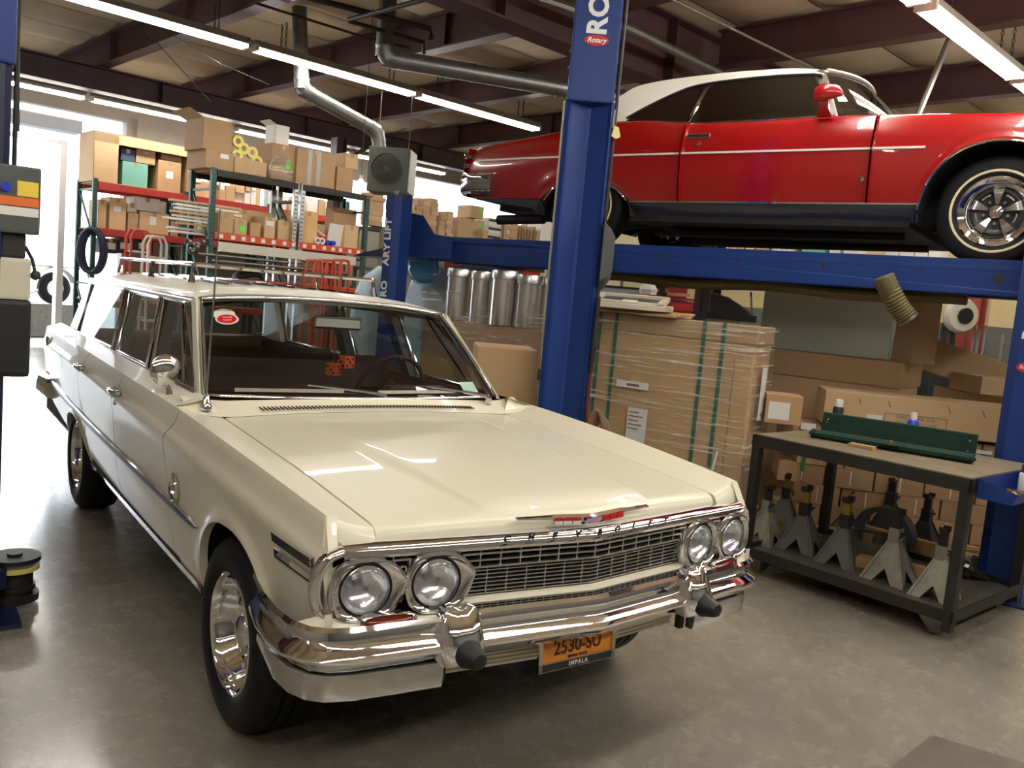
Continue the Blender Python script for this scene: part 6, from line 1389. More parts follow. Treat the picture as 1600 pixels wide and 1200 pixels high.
# blue film wrapped machines behind the wagon roof
def blob(label, px, py, d, rx, ry, h, m, name='wrapped_machine', az=0.):
    q = dep(px, py, d); mb = MB(); n = 28
    rings = []
    for i, f in enumerate(lin(0, 1, 12)):
        k = (1-max(0, (f-.55)/.45)**2.5)**.5 if f < 1 else .05
        rings.append([((rx*cos(a)/max(abs(cos(a)), abs(sin(a)))**.55)*k*(1+.05*sin(7*a+f*9)), (ry*sin(a)/max(abs(cos(a)), abs(sin(a)))**.55)*k*(1+.05*sin(5*a-f*8)), h*f) for a in lin(0, 2*pi*(n-1)/n, n)])
    mb.loft(rings, True, True); o = mb.build(name, m, None, 60, loc=(q[0], q[1], 0), rot=az); tag(o, label, 'machine'); return o
zt = dep(590, 415, 9.4)[2]; blob('white machine under pale blue film behind the wagon roof', 592, 430, 9.4, .27, .25, zt, M_bluefilm, az=BROT)
zt = dep(672, 398, 9.0)[2]; blob('machine under blue film behind the small blue post', 675, 430, 9.2, .26, .25, zt-.03, M_bluefilm, az=BROT)
q = dep(662, 420, 8.7); tag(MB().lathe([(0, -.17), (.10, -.14), (.155, -.07), (.17, 0), (.16, .07), (.10, .14), (0, .17)], 32, frame((0, 0, 0), (.25, -.3, .9), (1, 0, -.3))).build('water_jug', mat('translucent_blue_plastic', srgb(96, 156, 205), .08, trans=.35, ior=1.25, coat=.6), None, 60, loc=(q[0], q[1], q[2])), 'round translucent blue plastic jug bulging behind the small blue post', 'jug')
# grey sheet panel and cartons at the right
pA, pB = dep(1185, 540, 7.15), dep(1388, 556, 6.55); d_ = pB-pA; az = atan2(d_[1], d_[0]); Lp = float(np.linalg.norm(d_[:2])); ztp = dep(1185, 447, 7.15)[2]
zb_ = dep(1290, 552, 6.85)[2]
tag(MB().span((0, 0, 0), (Lp, .03, ztp-zb_)).build('steel_sheet', mat('pale_grey_panel', srgb(196, 202, 188), .35, .25, noise=.04, nscale=2), loc=(pA[0], pA[1], zb_), rot=(-.0, 0, az), bevel=.004), 'large pale grey metal panel standing on the cartons under the runway', 'panel')
MBf = MB(); MBf.loft([[(0, 0, 0), (.02, 0, .5), (-.01, 0, .62)], [(.16, -.08, 0), (.17, -.06, .5), (.12, -.05, .66)], [(.30, .05, 0), (.30, .05, .45), (.27, .06, .6)]], False)
tag(MBf.build('bent_cardboard', M_cardb, loc=(pB[0]+.0, pB[1]-.02, zb_), rot=az, solid=.006), 'bent brown cardboard standing right of the grey panel', 'flat carton')
# long base carton with lid, under the panel
cA, cB = dep(1180, 620, 7.05), dep(1398, 640, 6.38); d_ = cB-cA; az2 = atan2(d_[1], d_[0]); L2 = float(np.linalg.norm(d_[:2]))
ct = thing('lidded_carton', 'long brown carton with a deep lid carrying the grey metal panel', 'box', (cB[0], cB[1], 0), az2)
MB().span((-L2-.5, 0, 0), (0, .62, zb_-.01)).build('carton_body', M_card, ct, bevel=.008); MB().span((-L2-.52, -.014, zb_-.20), (.014, .634, zb_-.003)).build('carton_lid', M_cardb, ct, bevel=.006)
MB().bar((.0005, .42, zb_-.50), (.0005, .44, zb_-.27), .014, .003, (1, 0, 0)).build('arrow_print', M_text, ct); MB().add([(.002, .40, zb_-.30), (.002, .48, zb_-.30), (.002, .443, zb_-.24)], [(0, 1, 2)]).build('arrow_print', M_text, ct)
# tilted flat carton, more cartons right
q = dep(1440, 520, 6.9)
tag(MB().span((0, 0, 0), (.74, .62, .26)).build('cardboard_box', M_card, loc=(q[0]+.05, q[1]-.02, zb_-.06), rot=(.0, .26, radians(-52)), bevel=.008), 'flat brown carton tilted down to the right behind the lidded carton', 'box')
q = dep(1500, 640, 6.75)
tag(MB().span((0, 0, 0), (.75, .5, 1.12)).build('cardboard_box', M_cardb, loc=(q[0], q[1], 0), rot=radians(-38), bevel=.01), 'brown carton under the tilted flat one, left of the right blue post', 'box')
q = dep(1535, 590, 6.5)
tag(MB().span((0, 0, 0), (.6, .4, .14)).build('cardboard_box', M_card, loc=(q[0], q[1], 1.125), rot=radians(-30), bevel=.008), 'small flat tan carton beside the right blue post', 'box')
# long printed box on the pallet of small cartons, behind the bench
lA, lB = dep(1281, 690, 6.0), dep(1575, 700, 5.75); d_ = lB-lA; az3 = atan2(d_[1], d_[0]); L3 = float(np.linalg.norm(d_[:2]))
LZ0, LZ1 = .86, dep(1420, 622, 5.87)[2]
lg = tag(MB().span((0, 0, 0), (L3+.15, .42, LZ1-LZ0)).build('long_carton', M_card, loc=(lA[0], lA[1], LZ0), rot=az3, bevel=.008), 'long brown carton with a printed care notice behind the work bench', 'box')
hL = LZ1-LZ0
text('OPEN OTHER SIDE', .030, M_textg, lg, frame((L3*.50, -.0012, hL*.42), (1, 0, 0), (0, 0, 1)), 'box_print', 0, .0004); text('HANDLE WITH CARE', .030, M_textg, lg, frame((L3*.50, -.0012, hL*.27), (1, 0, 0), (0, 0, 1)), 'box_print', 0, .0004)
fr = MB(); a0, a1, z0, z1_ = L3*.50-.20, L3*.50+.20, hL*.18, hL*.52
for p, q in (((a0, z0), (a1, z0+.004)), ((a0, z1_-.004), (a1, z1_)), ((a0, z0), (a0+.004, z1_)), ((a1-.004, z0), (a1, z1_))): fr.span((p[0], -.002, p[1]), (q[0], -.0008, q[1]))
fr.build('print_frame', M_textg, lg)
for x in (.28, .98): MB().span((L3*x-.05, -.002, hL*.10), (L3*x+.05, -.0008, hL*.42)).build('label', M_paper, lg)
for x in (.2, .36, .68, .86): MB().bar((L3*x, -.0015, hL*.68), (L3*x-.02, -.0015, hL*.86), .006, .002, (0, 1, 0)).build('slot_print', M_textg, lg)
# pallet of stacked flat cartons (rows seen under the bench)
z = .13; row = 0
pal = thing('pallet', 'wooden pallet under the stacked flat cartons behind the bench', 'pallet', (lA[0], lA[1], 0), az3)
MB().span((-.25, .03, .10), (L3+.2, .52, .125)).build('deck_board', M_wood, pal)
for x in (-.2, L3/2, L3+.1): MB().span((x, .03, 0), (x+.1, .52, .10)).build('runner', M_wood, pal)
Rz = Matrix.Rotation(az3, 3, 'Z')
fb = {}
while row < 5:
    n = 5; w = (L3+.45)/n; x0 = -.25+(.12 if row % 2 else 0)
    for k in range(n):
        me = fb.setdefault(w, MB().span((0, 0, 0), (w-.012, .42, .139)).mesh('flat_carton', M_cardb, bevel=.005))
        o = bpy.data.objects.new('flat_carton', me); C.objects.link(o); v = Rz @ Vector((x0+k*w, .06+rnd.uniform(0, .01), 0)); o.location = (lA[0]+v.x, lA[1]+v.y, z); o.rotation_euler = (0, 0, az3); tag(o, 'flat brown carton behind the bench, %s in the %s row up' % (ORD[k], ORD[row]), 'box', 'stacked flat cartons behind the bench')
        sp = bpy.data.objects.new('staple_strip', fb.setdefault('s', MB().span((-.004, -.0012, .02), (.004, 0, .125)).mesh('staple_strip', M_paper))); C.objects.link(sp); sp.parent = o; sp.location = (w*.5, 0, 0)
    z += .1405; row += 1
for k, (px, py) in enumerate(((1238, 706), (1452, 742))):
    f_ = (0.10 if k == 0 else .80); xx = -.25+(L3+.45)*f_
    MB().span((xx-.05, .035, .80-.03*k), (xx+.05, .058, .825-.03*k+.02*(1-k))).build('strap_guard', M_paper, pal); MB().span((xx-.012, .045, .50), (xx+.012, .056, .80)).build('strap', M_strap, pal)
q = dep(1193, 665, 5.9); tag(MB().span((0, 0, 0), (.24, .25, .20)).build('cardboard_box', M_cardb, loc=(q[0], q[1], z+.012), rot=az3, bevel=.006), 'small carton with white label at the left end of the bench', 'box')
o = [x for x in C.objects if x.name.startswith('cardboard_box')][-1]; 
MB().span((.02, -.0015, .03), (.16, -.0005, .15)).build('label', M_paper, o)
# ---------------- work bench with jack stands
TA = radians(5); TF = np.array([2.565, -.765, 0]); tx = np.array([cos(TA), sin(TA), 0]); ty = np.array([-sin(TA), cos(TA), 0]); TWd, TDp, TZ = 1.27, .98, .855
bn = thing('work_bench', 'black steel work bench with plywood top, jack stands on its lower shelf', 'table', TF, TA)
def t2(px, py, z): P = onz(px, py, z)-TF; return float(P @ tx), float(P @ ty)
topm = mat('scarred_plywood', srgb(112, 98, 78), .6, noise=.28, nscale=5, stretch=(4, 1, 1))
for k in range(4): MB().span((.012+k*(TDp-.02)/4, .01, TZ-.02), (.012+(k+1)*(TDp-.02)/4-.004, TWd-.01, TZ+.001)).build('top_plank', topm, bn, bevel=.003)
for z0, z1 in ((TZ-.075, TZ-.005), (.10, .16)):
    for a, b in (((0, 0), (.012, TWd)), ((TDp-.012, 0), (TDp, TWd)), ((0, 0), (TDp, .012)), ((0, TWd-.012), (TDp, TWd))): MB().span((*a, z0), (*b, z1)).build('angle_rail', M_steeld, bn)
for x in (0, TDp-.055):
    for y in (0, TWd-.055): MB().span((x+.002, y+.002, .05), (x+.053, y+.053, TZ-.02)).build('leg', M_steeld, bn)
MB().span((.01, .01, .115), (TDp-.01, TWd-.01, .125)).build('shelf_plate', M_steel, bn)
for x, y in ((.08, .10), (TDp-.10, .10), (.08, TWd-.10), (TDp-.10, TWd-.10)):
    c = MB(); c.add([(x-.09, y-.06, .10), (x+.09, y-.06, .10), (x+.03, y-.02, .01), (x-.03, y-.02, .01), (x-.09, y+.06, .10), (x+.09, y+.06, .10), (x+.03, y+.02, .01), (x-.03, y+.02, .01)], [(0, 1, 2, 3), (7, 6, 5, 4), (0, 4, 5, 1), (1, 5, 6, 2), (2, 6, 7, 3), (3, 7, 4, 0)]); c.build('foot', M_steel, bn)
for y, px in ((1.12, 0), (.22, 0)):
    MB().span((-.002, y-.03, TZ-.11), (.0, y+.03, TZ-.08)).build('strap_end', M_paper, bn) if False else None
SZt = .126
def stand_mesh():
    leg = MB(); 
    for k in range(4):
        R = Matrix.Rotation(k*pi/2, 4, 'Z')
        def q(x, z, o=0): 
            y = -.125+(z/.27)*.095
            return R @ Vector((x, y+o, z))
        pts = [(-.14, 0), (-.036, .27), (.036, .27), (.14, 0), (.060, 0), (0, .095), (-.060, 0)]
        f = [q(*p) for p in pts]; b = [q(*p, .006) for p in pts]
        leg.add(f+b, [(0, 1, 5, 6), (1, 2, 5), (2, 3, 4, 5), (7, 13, 12, 8), (8, 12, 9), (9, 12, 11, 10)]+[(i, i+7, (i+1) % 7+7, (i+1) % 7) for i in range(7)])
    col = MB(); col.span((-.033, -.033, .255), (.033, .033, .36)); 
    rat = MB(); rat.span((-.016, -.024, .33), (.016, .024, .45))
    for k in range(5): rat.span((-.016, .022, .345+.02*k), (.016, .030, .355+.02*k))
    sad = MB(); sad.loft([[(x, y, z) for x, y in ((-.035, -.02), (.035, -.02), (.035, .02), (-.035, .02))] for z in (.445, .455)], True, True); sad.span((-.055, -.022, .455), (-.035, .022, .49)); sad.span((.035, -.022, .455), (.055, .022, .49)); sad.span((-.04, -.022, .452), (.04, .022, .462))
    hnd = MB(); hnd.tube([(.0, -.035, .33), (.0, -.06, .335), (-.09, -.065, .325)], .008, 6)
    return [('stand_base', leg), ('ratchet_housing', col), ('ratchet_post', rat), ('saddle', sad), ('release_handle', hnd)]
M_jgrey = mat('grey_stand_paint', srgb(84, 84, 81), .5, noise=.15); M_jgalv = mat('galvanised_stand', srgb(150, 147, 134), .45, .5, noise=.3, nscale=9); M_jblk = mat('black_stand_paint', srgb(26, 25, 25), .5); M_jred = mat('dark_red_stand', srgb(88, 22, 24), .5); M_brass = mat('yellowish_ratchet', srgb(150, 122, 50), .5, .5)
protos = {}
def jack(label, px, py, m, rot, sc=1.0):
    x, y = t2(px, py, SZt)
    P = TF+tx*x+ty*y
    if m.name not in protos: protos[m.name] = [(n, mb.mesh(n, {'stand_base': m, 'ratchet_housing': m if m is not M_jgrey else M_jblk, 'ratchet_post': M_brass if m is M_jgrey else M_jblk, 'saddle': M_jblk, 'release_handle': M_jblk}[n])) for n, mb in stand_mesh()]
    t = thing('jack_stand', label, 'jack stand', (P[0], P[1], SZt), rot)
    t.scale = (sc*.86, sc*.86, sc*.80)
    for n, me in protos[m.name]: o = bpy.data.objects.new(n, me); C.objects.link(o); o.parent = t
JS = .82
jack('pale grey jack stand at the left end of the bench shelf', 1192, 846, M_jgalv, .1, .95)
jack('dark jack stand behind the leftmost pale one', 1222, 822, M_jgrey, .5, .95)
jack('grey jack stand third from the left, near the shelf edge', 1250, 858, M_jgrey, TA+.15, 1.05)
jack('dark red jack stand at the back of the bench shelf', 1270, 812, M_jred, .3, 1.1)
jack('black jack stand at the back, left of the grey hoop', 1318, 822, M_jblk, .2, 1.)
jack('grey jack stand in front of the grey hoop', 1313, 880, M_jgrey, TA+.1, 1.05)
jack('black jack stand behind the grey hoop', 1385, 835, M_jblk, .2, 1.05)
jack('galvanised jack stand with a wide notch, front middle', 1390, 906, M_jgalv, TA, 1.06)
jack('black jack stand between the two galvanised ones', 1440, 862, M_jblk, TA, 1.0)
jack('galvanised jack stand by the bench front right leg', 1462, 932, M_jgalv, TA+.1, 1.0)
x, y = t2(1362, 868, SZt); P = TF+tx*x+ty*y
hp_ = thing('brake_drum', 'grey steel bowl with an upright hoop among the jack stands', 'drum', (P[0], P[1], SZt), TA)
MB().lathe([(.0, .004), (.16, .004), (.19, .02), (.19, .12), (.18, .12), (.18, .025), (0, .02)], 32, frame((0, 0, 0), (0, 0, 1), (1, 0, 0))).build('bowl', M_steel, hp_, 40)
MB().loft([[(.10+a, .19*cos(t)*k, .13+.17*sin(t)*k) for a, k in ((0, 1), (.08, 1), (.08, .8), (0, .8))] for t in lin(-.2, pi+.2, 24)], True, True).build('hoop', M_grey, hp_, 40)
for i, (px, py, w, l, h, r, lb) in enumerate(((1345, 885, .07, .16, .07, .4, 'left of the front galvanised stand'), (1422, 902, .08, .14, .08, .3, 'between the galvanised stands'), (1500, 885, .10, .2, .09, .2, 'right of the bench front leg'), (1340, 850, .12, .22, .10, .1, 'behind the steel bowl'), (1400, 862, .06, .5, .12, .05, 'long, behind the galvanised stands'))):
    x, y = t2(px, py, SZt); P = TF+tx*x+ty*y; tag(MB().span((-w/2, -l/2, 0), (w/2, l/2, h)).build('wood_block', M_wood, loc=(P[0], P[1], SZt), rot=TA+r, bevel=.004), 'pale wood block on the bench shelf, '+lb, 'wood block')
for i in range(7):
    x, y = t2(1525+rnd.uniform(-22, 22), 898+rnd.uniform(-10, 10), SZt); x = min(max(x, .1), TDp-.08); y = min(max(y, .09), .3); P = TF+tx*x+ty*y; a = rnd.uniform(0, 3)
    tag(MB().bar((-.06*cos(a), -.06*sin(a), .012), (.06*cos(a), .06*sin(a), .02+.02*i), .03, .02).build('scrap_part', M_steeld if i % 3 else M_satin, loc=(P[0], P[1], SZt)), ORD[i]+' scrap metal part up in the heap at the right end of the bench shelf', 'scrap metal', 'scrap metal heap on the bench shelf')
# on the bench top
gA, gB = t2(1278, 682, TZ), t2(1520, 722, TZ)
gd_ = thing('creeper_seat', 'dark green fleece covered angle pad lying along the bench top', 'pad', TF+tx*gA[0]+ty*gA[1]+np.array([0, 0, TZ+.002]), 0)
Pg = TF+tx*gB[0]+ty*gB[1]; Pa = TF+tx*gA[0]+ty*gA[1]; dd = Pg-Pa; gd_.rotation_euler = (0, 0, atan2(dd[1], dd[0])); GL = float(np.linalg.norm(dd[:2]))
# local x along the pad towards the viewer's right, y away from the viewer
MB().loft([[(x, y, z) for y, z in ((-.10, .0), (-.125, .015), (-.125, .035), (-.10, .05), (-.02, .035), (.045, .04), (.06, .145), (.075, .15), (.085, .14), (.07, .01), (.02, .0))] for x in lin(-.0, GL, 26)], True, True).build('pad_body', M_green, gd_, 50)
for x in (.0, GL): MB().lathe([(0, -.02), (.025, -.014), (.03, .006), (.0, .03)], 12, frame((x, -.105, .028), (1 if x else -1, 0, 0), (0, 0, 1))).build('pad_end', M_green, gd_, 50)
for x, y, z in ((.03, .052, .09), (.035, .055, .11), (GL-.04, .05, .05), (GL-.035, .056, .11)): MB().cyl((x, y, z), (x, y-.006, z), .005, None, 8).build('stud', M_satin, gd_)
MB().span((GL*.46, -.15, .03), (GL*.58, -.10, .04)).build('hinge_tab', M_green, gd_); MB().cyl((GL*.52, -.125, .04), (GL*.52, -.125, .062), .008, .01, 10).build('hinge_bolt', M_brass, gd_)
x, y = t2(1350, 700, TZ); P = TF+tx*x+ty*y; 
tag(MB().span((-.03, -.07, 0), (.03, .07, .018)).build('wood_block', M_wood, loc=(P[0]-.02, P[1], TZ+.002), rot=TA+.1), 'thin pale wood scrap under the green pad on the bench top', 'wood block')
def can(label, px, py, z, r, h, mbody, mcap, caph, capr=None, d=None):
    P = onz(px, py, z) if d is None else dep(px, py, d); t = thing('spray_can', label, 'spray can', (P[0], P[1], z if d is None else P[2]))
    F_ = frame((0, 0, 0), (0, 0, 1), (1, 0, 0))
    MB().lathe([(0, 0), (r*.95, 0), (r, .005), (r, h*.88), (r*.75, h*.96), (r*.5, h), (0, h)], 24, F_).build('can_body', mbody, t, 40); cr = capr or r*.8
    MB().lathe([(cr, h*.93), (cr, h*.93+caph*.8), (cr*.85, h*.93+caph), (0, h*.93+caph)], 20, F_).build('can_cap', mcap, t, 40); return t
def onbench(px, xw):
    py = 640.
    while t2(px, py, TZ+.002)[0] > xw: py += .5
    return py
t = can('black and white spray can behind the green pad', 1306, onbench(1306, .90), TZ+.002, .034, .165, M_text, M_white, .05)
MB().lathe([(.0325, .03), (.0325, .08)], 24, frame((0, 0, 0), (0, 0, 1), (1, 0, 0))).build('can_label', M_satin, t, 40)
t = can('blue bottle with white cap behind the green pad', 1422, onbench(1422, .88), TZ+.002, .034, .155, M_bluep, M_white, .055, .019); MB().lathe([(.0325, .04), (.0325, .065)], 24, frame((0, 0, 0), (0, 0, 1), (1, 0, 0))).build('can_label', M_textr, t, 40)
# blue magnetic tray with cans at the right end
x, y = t2(1520, 760, TZ-.06)
tr = thing('parts_tray', 'blue steel tray clamped to the right end of the bench, holding small screws', 'tray', TF+tx*.16+ty*(-.004)+np.array([0, 0, TZ-.10]), TA)
mb = MB(); mb.span((-.10, -.17, 0), (.50, -.004, .004)); mb.add([(-.10, -.17, 0), (.50, -.17, 0), (.50, -.19, .055), (-.10, -.19, .055)], [(0, 1, 2, 3)]); mb.span((-.10, -.008, 0), (.50, -.004, .10)); 
mb.add([(-.10, -.17, 0), (-.10, -.004, 0), (-.10, -.004, .10), (-.10, -.19, .055)], [(0, 1, 2, 3)]); mb.add([(.50, -.17, 0), (.50, -.004, 0), (.50, -.004, .10), (.50, -.19, .055)], [(0, 1, 2, 3)])
mb.build('tray_body', M_blue, tr, solid=.003)
sc_ = MB()
for k in range(40): xx, yy = rnd.uniform(0, .2), rnd.uniform(-.15, -.03); a = rnd.uniform(0, 6.3); sc_.bar((xx, yy, .01+rnd.uniform(0, .02)), (xx+.03*cos(a), yy+.03*sin(a), .012+rnd.uniform(0, .02)), .006, .006)
o = sc_.build('loose_screws', mat('brass_screws', srgb(190, 150, 80), .35, .8), None, loc=TF+tx*.16+np.array([0, 0, TZ-.094]), rot=TA); tag(o, 'loose brass screws heaped in the blue tray', 'screws'); o['kind'] = 'stuff'
trw = lambda a, b, z: TF+tx*(.16+a)+ty*(-.004+b)+np.array([0, 0, TZ-.10+z])
def can2(label, a, b, *r):
    t = can(label, 800, 600, 0, *r, d=3.); P = trw(a, b, .005); t.location = tuple(P); return t
t = can2('white spray can with black cap in the blue tray', .30, -.085, .030, .12, M_white, M_text, .045); t = can2('orange and white can with blue cap in the blue tray', .42, -.085, .036, .13, mat('orange_can', srgb(230, 90, 50), .35), M_bluep, .06, .034)
# ---------------- far right background under the lift
M_cream2 = M_wallc
q = dep(1042, 470, 11.3); fs = thing('sign_board', 'maroon board with a blue oval sign behind the carton frames', 'sign', (q[0], q[1], 0), radians(-52))
zt_ = dep(1042, 422, 11.3)[2]
MB().span((-.25, 0, 1.2), (.25, .04, zt_+.05)).build('board', mat('maroon_board', srgb(120, 30, 42), .5), fs)
zc = dep(1042, 434, 11.3)[2]-.01
for k, m, o_ in ((1.0, M_textw, .002), (.93, mat('navy_enamel', srgb(24, 38, 84), .4), .004)):
    mb = MB(); mb.add([(0, -o_, zc)]+[(.20*k*cos(a), -o_, zc+.085*k*sin(a)) for a in lin(0, 2*pi*31/32, 32)], [(0, i+1, (i+1) % 32+1) for i in range(32)]); mb.build('oval_sign', m, fs)
text('Ford', .13, M_textw, fs, frame((0, -.006, zc), (1, 0, 0), (0, 0, 1)), 'sign_script', .001, .001, shear=.35)
q = dep(1040, 480, 10.3); tag(MB().span((-.45, -.0, 0), (.42, .45, dep(1030, 462, 10.3)[2])).build('tool_chest', M_redrack, loc=(q[0], q[1], 0), rot=radians(-50), bevel=.01), 'red tool chest behind the wrapped carton', 'tool chest')
o = [x for x in C.objects if x.name.startswith('tool_chest')][-1]; hz = dep(1030, 462, 10.3)[2]
for k in range(4): d = MB().span((-.42, -.015, hz-.16-.2*k), (.39, 0, hz-.02-.2*k)).build('drawer', M_redrack, o, bevel=.004); MB().span((-.38, -.025, hz-.05-.2*k), (.35, -.015, hz-.035-.2*k)).build('drawer_pull', M_chrome, d)
for i, (px, dx, m, l) in enumerate(((1010, .0, M_white, 'crumpled pale rag'), (1032, 0, M_steeld, 'dark rusty vise'), (1055, 0, M_wood, 'pale wooden clamp'))):
    q = dep(px, 466, 10.15); mb = MB()
    if i == 0: mb.loft([[(.10*cos(a)*k, .08*sin(a)*k, z) for a in lin(0, 2*pi*9/10, 10)] for z, k in ((0, 1), (.06, 1.1), (.13, .6), (.15, .1))], True, True)
    elif i == 1: mb.span((-.06, -.05, 0), (.06, .05, .04)); mb.span((-.03, -.04, .04), (.03, .04, .12)); mb.bar((-.14, 0, .09), (.12, 0, .13), .05, .04); mb.tube([(-.06, -.0, .05), (-.08, 0, .25)], .012, 6); mb.tube([(-.02, 0, .05), (-.035, 0, .25)], .012, 6)
    else: mb.bar((-.14, 0, .03), (.16, 0, .03), .04, .035); mb.lathe([(.02, -.02), (.045, -.02), (.045, .02), (.02, .02)], 14, frame((-.14, 0, .045), (0, 1, 0), (1, 0, 0)), True)
    tag(mb.build(('rag', 'bench_vise', 'wood_clamp')[i], m, loc=(q[0]+.08, q[1]+.06, hz+.002), rot=radians(-50)), l+' on the red tool chest', ('rag', 'vise', 'clamp')[i])
q = dep(930, 470, 11.6); tag(MB().span((-.3, 0, 0), (.75, .5, dep(960, 448, 11.6)[2])).build('metal_cabinet', mat('blue_grey_steel', srgb(140, 152, 158), .5), loc=(q[0], q[1], 0), rot=radians(-45), bevel=.008), 'blue grey metal cabinet right of the tall blue post', 'cabinet')
o = [x for x in C.objects if x.name.startswith('metal_cabinet')][-1]; hc = dep(960, 448, 11.6)[2]; MB().cyl((-.18, -.004, hc-.08), (-.18, 0, hc-.08), .02).build('lock', M_text, o); MB().span((-.31, -.01, hc-.015), (.76, .0, hc+.012)).build('cabinet_rim', M_steeld, o)
# black tool cart with curved lid
q = dep(1142, 500, 9.0); tc_ = thing('tool_cart', 'black tool cart with a raised curved lid left of the grey panel', 'tool cart', (q[0], q[1], 0), radians(-48)); zt_ = dep(1140, 490, 9.0)[2]
MB().span((-.26, 0, .1), (.26, .45, zt_)).build('cart_body', M_black, tc_, bevel=.01)
MB().span((-.27, -.01, zt_-.10), (.27, .0, zt_-.07)).build('cart_rail', M_chrome, tc_)
MB().loft([[(-.24+.46*f, y, zt_+.02+.19*(1-f**1.6)) for y in (.05, .42)] for f in lin(0, 1, 8)], False).build('curved_lid', M_steel, tc_, solid=.01)
MB().add([(-.24, .05, zt_+.0), (.2, .05, zt_), (-.24+.2, .05, zt_+.17), (-.24, .05, zt_+.2)], [(0, 1, 2, 3)]).build('lid_side', M_black, tc_, solid=.004)
for x in (-.2, .2): MB().cyl((x, .05, .05), (x, .09, .05), .05).build('caster', M_black, tc_)
MB().bar((.22, .2, zt_), (.18, .2, zt_+.25), .02, .02).build('cart_handle', M_chrome, tc_)
# maroon round logo chest and orange box behind the drums
q = dep(727, 420, 11.2); mc = tag(MB().span((-.28, 0, 0), (.28, .4, dep(727, 398, 11.2)[2])).build('tool_chest', mat('maroon_enamel', srgb(96, 26, 34), .4), loc=(q[0], q[1], 0), rot=radians(-40), bevel=.012), 'maroon tool chest with a round emblem behind the steel drums', 'tool chest')
zc = dep(727, 416, 11.2)[2]; mb = MB(); mb.tube([(.075*cos(a), -.003, zc+.075*sin(a)) for a in lin(0, 2*pi*27/28, 28)], .006, 5, closed=True); mb.build('ring_emblem', mat('dull_red_print', srgb(190, 110, 100), .5), mc); text('mac', .07, mat('dull_red_print', srgb(190, 110, 100), .5), mc, frame((0, -.003, zc), (1, 0, 0), (0, 0, 1)), 'emblem_letters', .001, .001)
q = dep(822, 432, 10.8); tag(MB().span((-.15, 0, 0), (.17, .3, dep(822, 414, 10.8)[2])).build('orange_box', mat('orange_card', srgb(206, 84, 40), .5), loc=(q[0], q[1], 0), rot=radians(-40), bevel=.008), 'orange box behind the steel drums', 'box')
q = dep(776, 424, 10.9); tag(MB().span((-.10, 0, 0), (.10, .3, dep(776, 412, 10.9)[2])).build('printed_box', M_bluep, loc=(q[0], q[1], 0), rot=radians(-40), bevel=.008), 'blue and white box between the maroon chest and the orange box', 'box')
# wheel balancer against the side wall
q = onBX(1485, 500, XR-1.3); wbz = thing('wheel_balancer', 'white and black wheel machine against the far wall under the runway', 'machine', B(q[0], q[1], 0), radians(-40))
zt_ = q[2]; MB().span((-.30, -.25, 0), (.35, .25, 1.25)).build('machine_base', M_black, wbz, bevel=.03)
MB().tube([(-.0, 0, 1.2), (-.02, 0, 1.7), (.10, 0, 1.98)], [.12, .10, .08], 12).build('machine_column', M_steeld, wbz)
MB().lathe([(0, -.09), (.16, -.09), (.26, -.04), (.28, .03), (.24, .10), (0, .11)], 28, frame((.08, -.12, 1.86), (.2, -1, .1), (0, 0, 1))).build('wheel_guard', mat('hammered_white', srgb(210, 206, 190), .4), wbz, 50)
MB().lathe([(.09, -.0), (.12, .02), (.12, .05), (.0, .05)], 20, frame((.1, -.23, 1.86), (.2, -1, .1), (0, 0, 1))).build('chuck', M_black, wbz, 40)
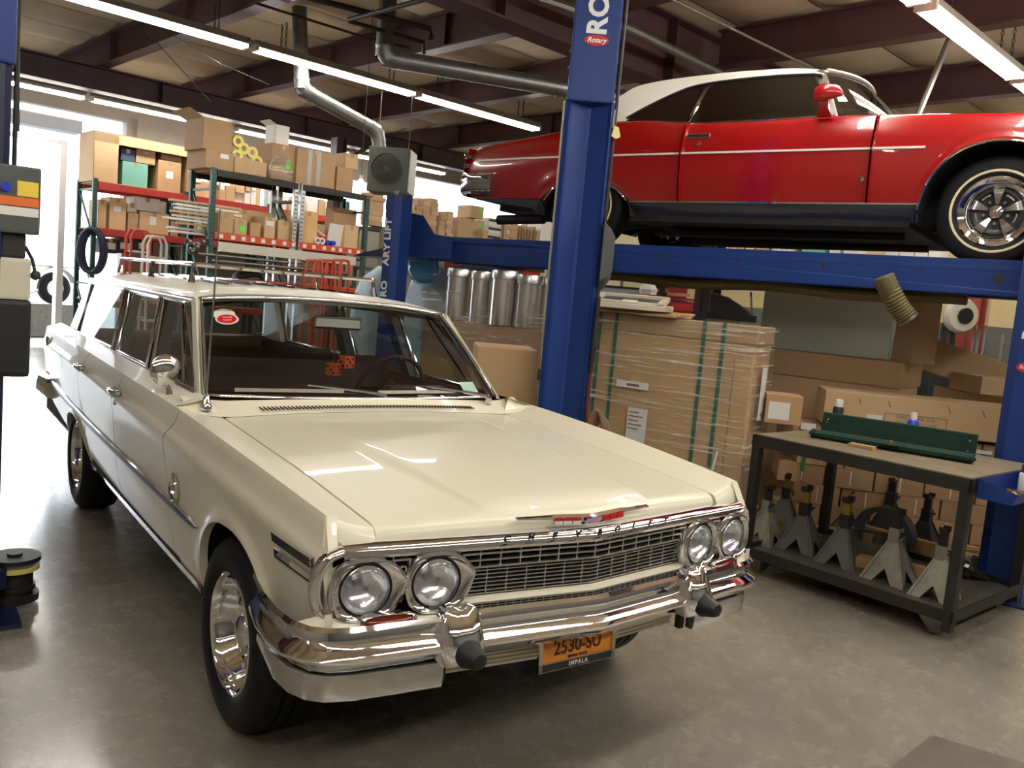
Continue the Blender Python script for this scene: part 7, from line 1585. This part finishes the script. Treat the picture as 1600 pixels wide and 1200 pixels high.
for i, (px, py) in enumerate(((1520, 540), (1527, 540), (1537, 540), (1565, 545))):
    q = onBX(px, py, XR-1.0); tag(MB().span((-.02, -.02, 0), (.02, .02, onBX(px, 508+6*(i % 2)+8*(i == 3), XR-1.0)[2])).build('metal_post', M_satin, loc=B(q[0], q[1], 0), rot=BROT), 'pale metal post by the far wall, '+('leftmost', 'second', 'third', 'rightmost')[i]+' of four', 'post')
# ribbed exhaust hose hanging from the runway
pts = [dep(1380, 432, 5.5), dep(1390, 452, 5.5), dep(1402, 474, 5.5), dep(1418, 498, 5.5)]
hose = thing('exhaust_hose', 'olive ribbed exhaust hose end hanging from the runway', 'hose', pts[0], 0)
P_ = [Vector(p)-Vector(pts[0]) for p in pts]; path = [P_[0].lerp(P_[3], t)+Vector((0, 0, -.02*sin(pi*t))) for t in lin(0, 1, 30)]
MB().tube(path, [.062+.007*(i % 2) for i in range(30)], 18).build('ribbed_hose', mat('olive_hose', srgb(92, 82, 44), .6), hose, 60)
MB().tube([path[-2], path[-1]+(path[-1]-path[-2])*1.0], .07, 18).build('hose_cuff', M_galv, hose, 40)
# outdoors: trailer wheel at the doorway
q = onB(84, 450, 15.5); tw = thing('trailer', 'pale utility trailer with a spoked wheel outside the bright doorway', 'trailer', B(q[0], 15.5, 0), BROT+.2); zc = q[2]
MB().lathe([(.16, -.07), (.24, -.08), (.30, -.05), (.31, 0), (.30, .05), (.24, .08), (.16, .07)], 32, frame((0, 0, zc), (0, 1, 0), (1, 0, 0)), True).build('tire', M_tyre, tw, 50)
MB().lathe([(0, -.05), (.16, -.06), (.17, .05), (0, .05)], 24, frame((0, 0, zc), (0, 1, 0), (1, 0, 0))).build('wheel_rim', M_white, tw, 40)
for a, b in (((-.6, 0, zc+.42), (.5, 0, zc+.42)), ((-.55, 0, zc+.42), (-.75, 0, zc-.2)), ((-.75, 0, zc-.2), (-.1, 0, zc))): MB().tube([a, b], .03, 8).build('frame_bar', M_white, tw)
MB().loft([[(.40*cos(a), y, zc+.40*sin(a)) for y in (-.1, .12)] for a in lin(.3, pi-.3, 12)], False).build('mudguard', M_steel, tw, solid=.01)
MB().span((-.9, -.1, 0), (.5, .5, zc-.31)).build('ramp_block', M_steel, tw)
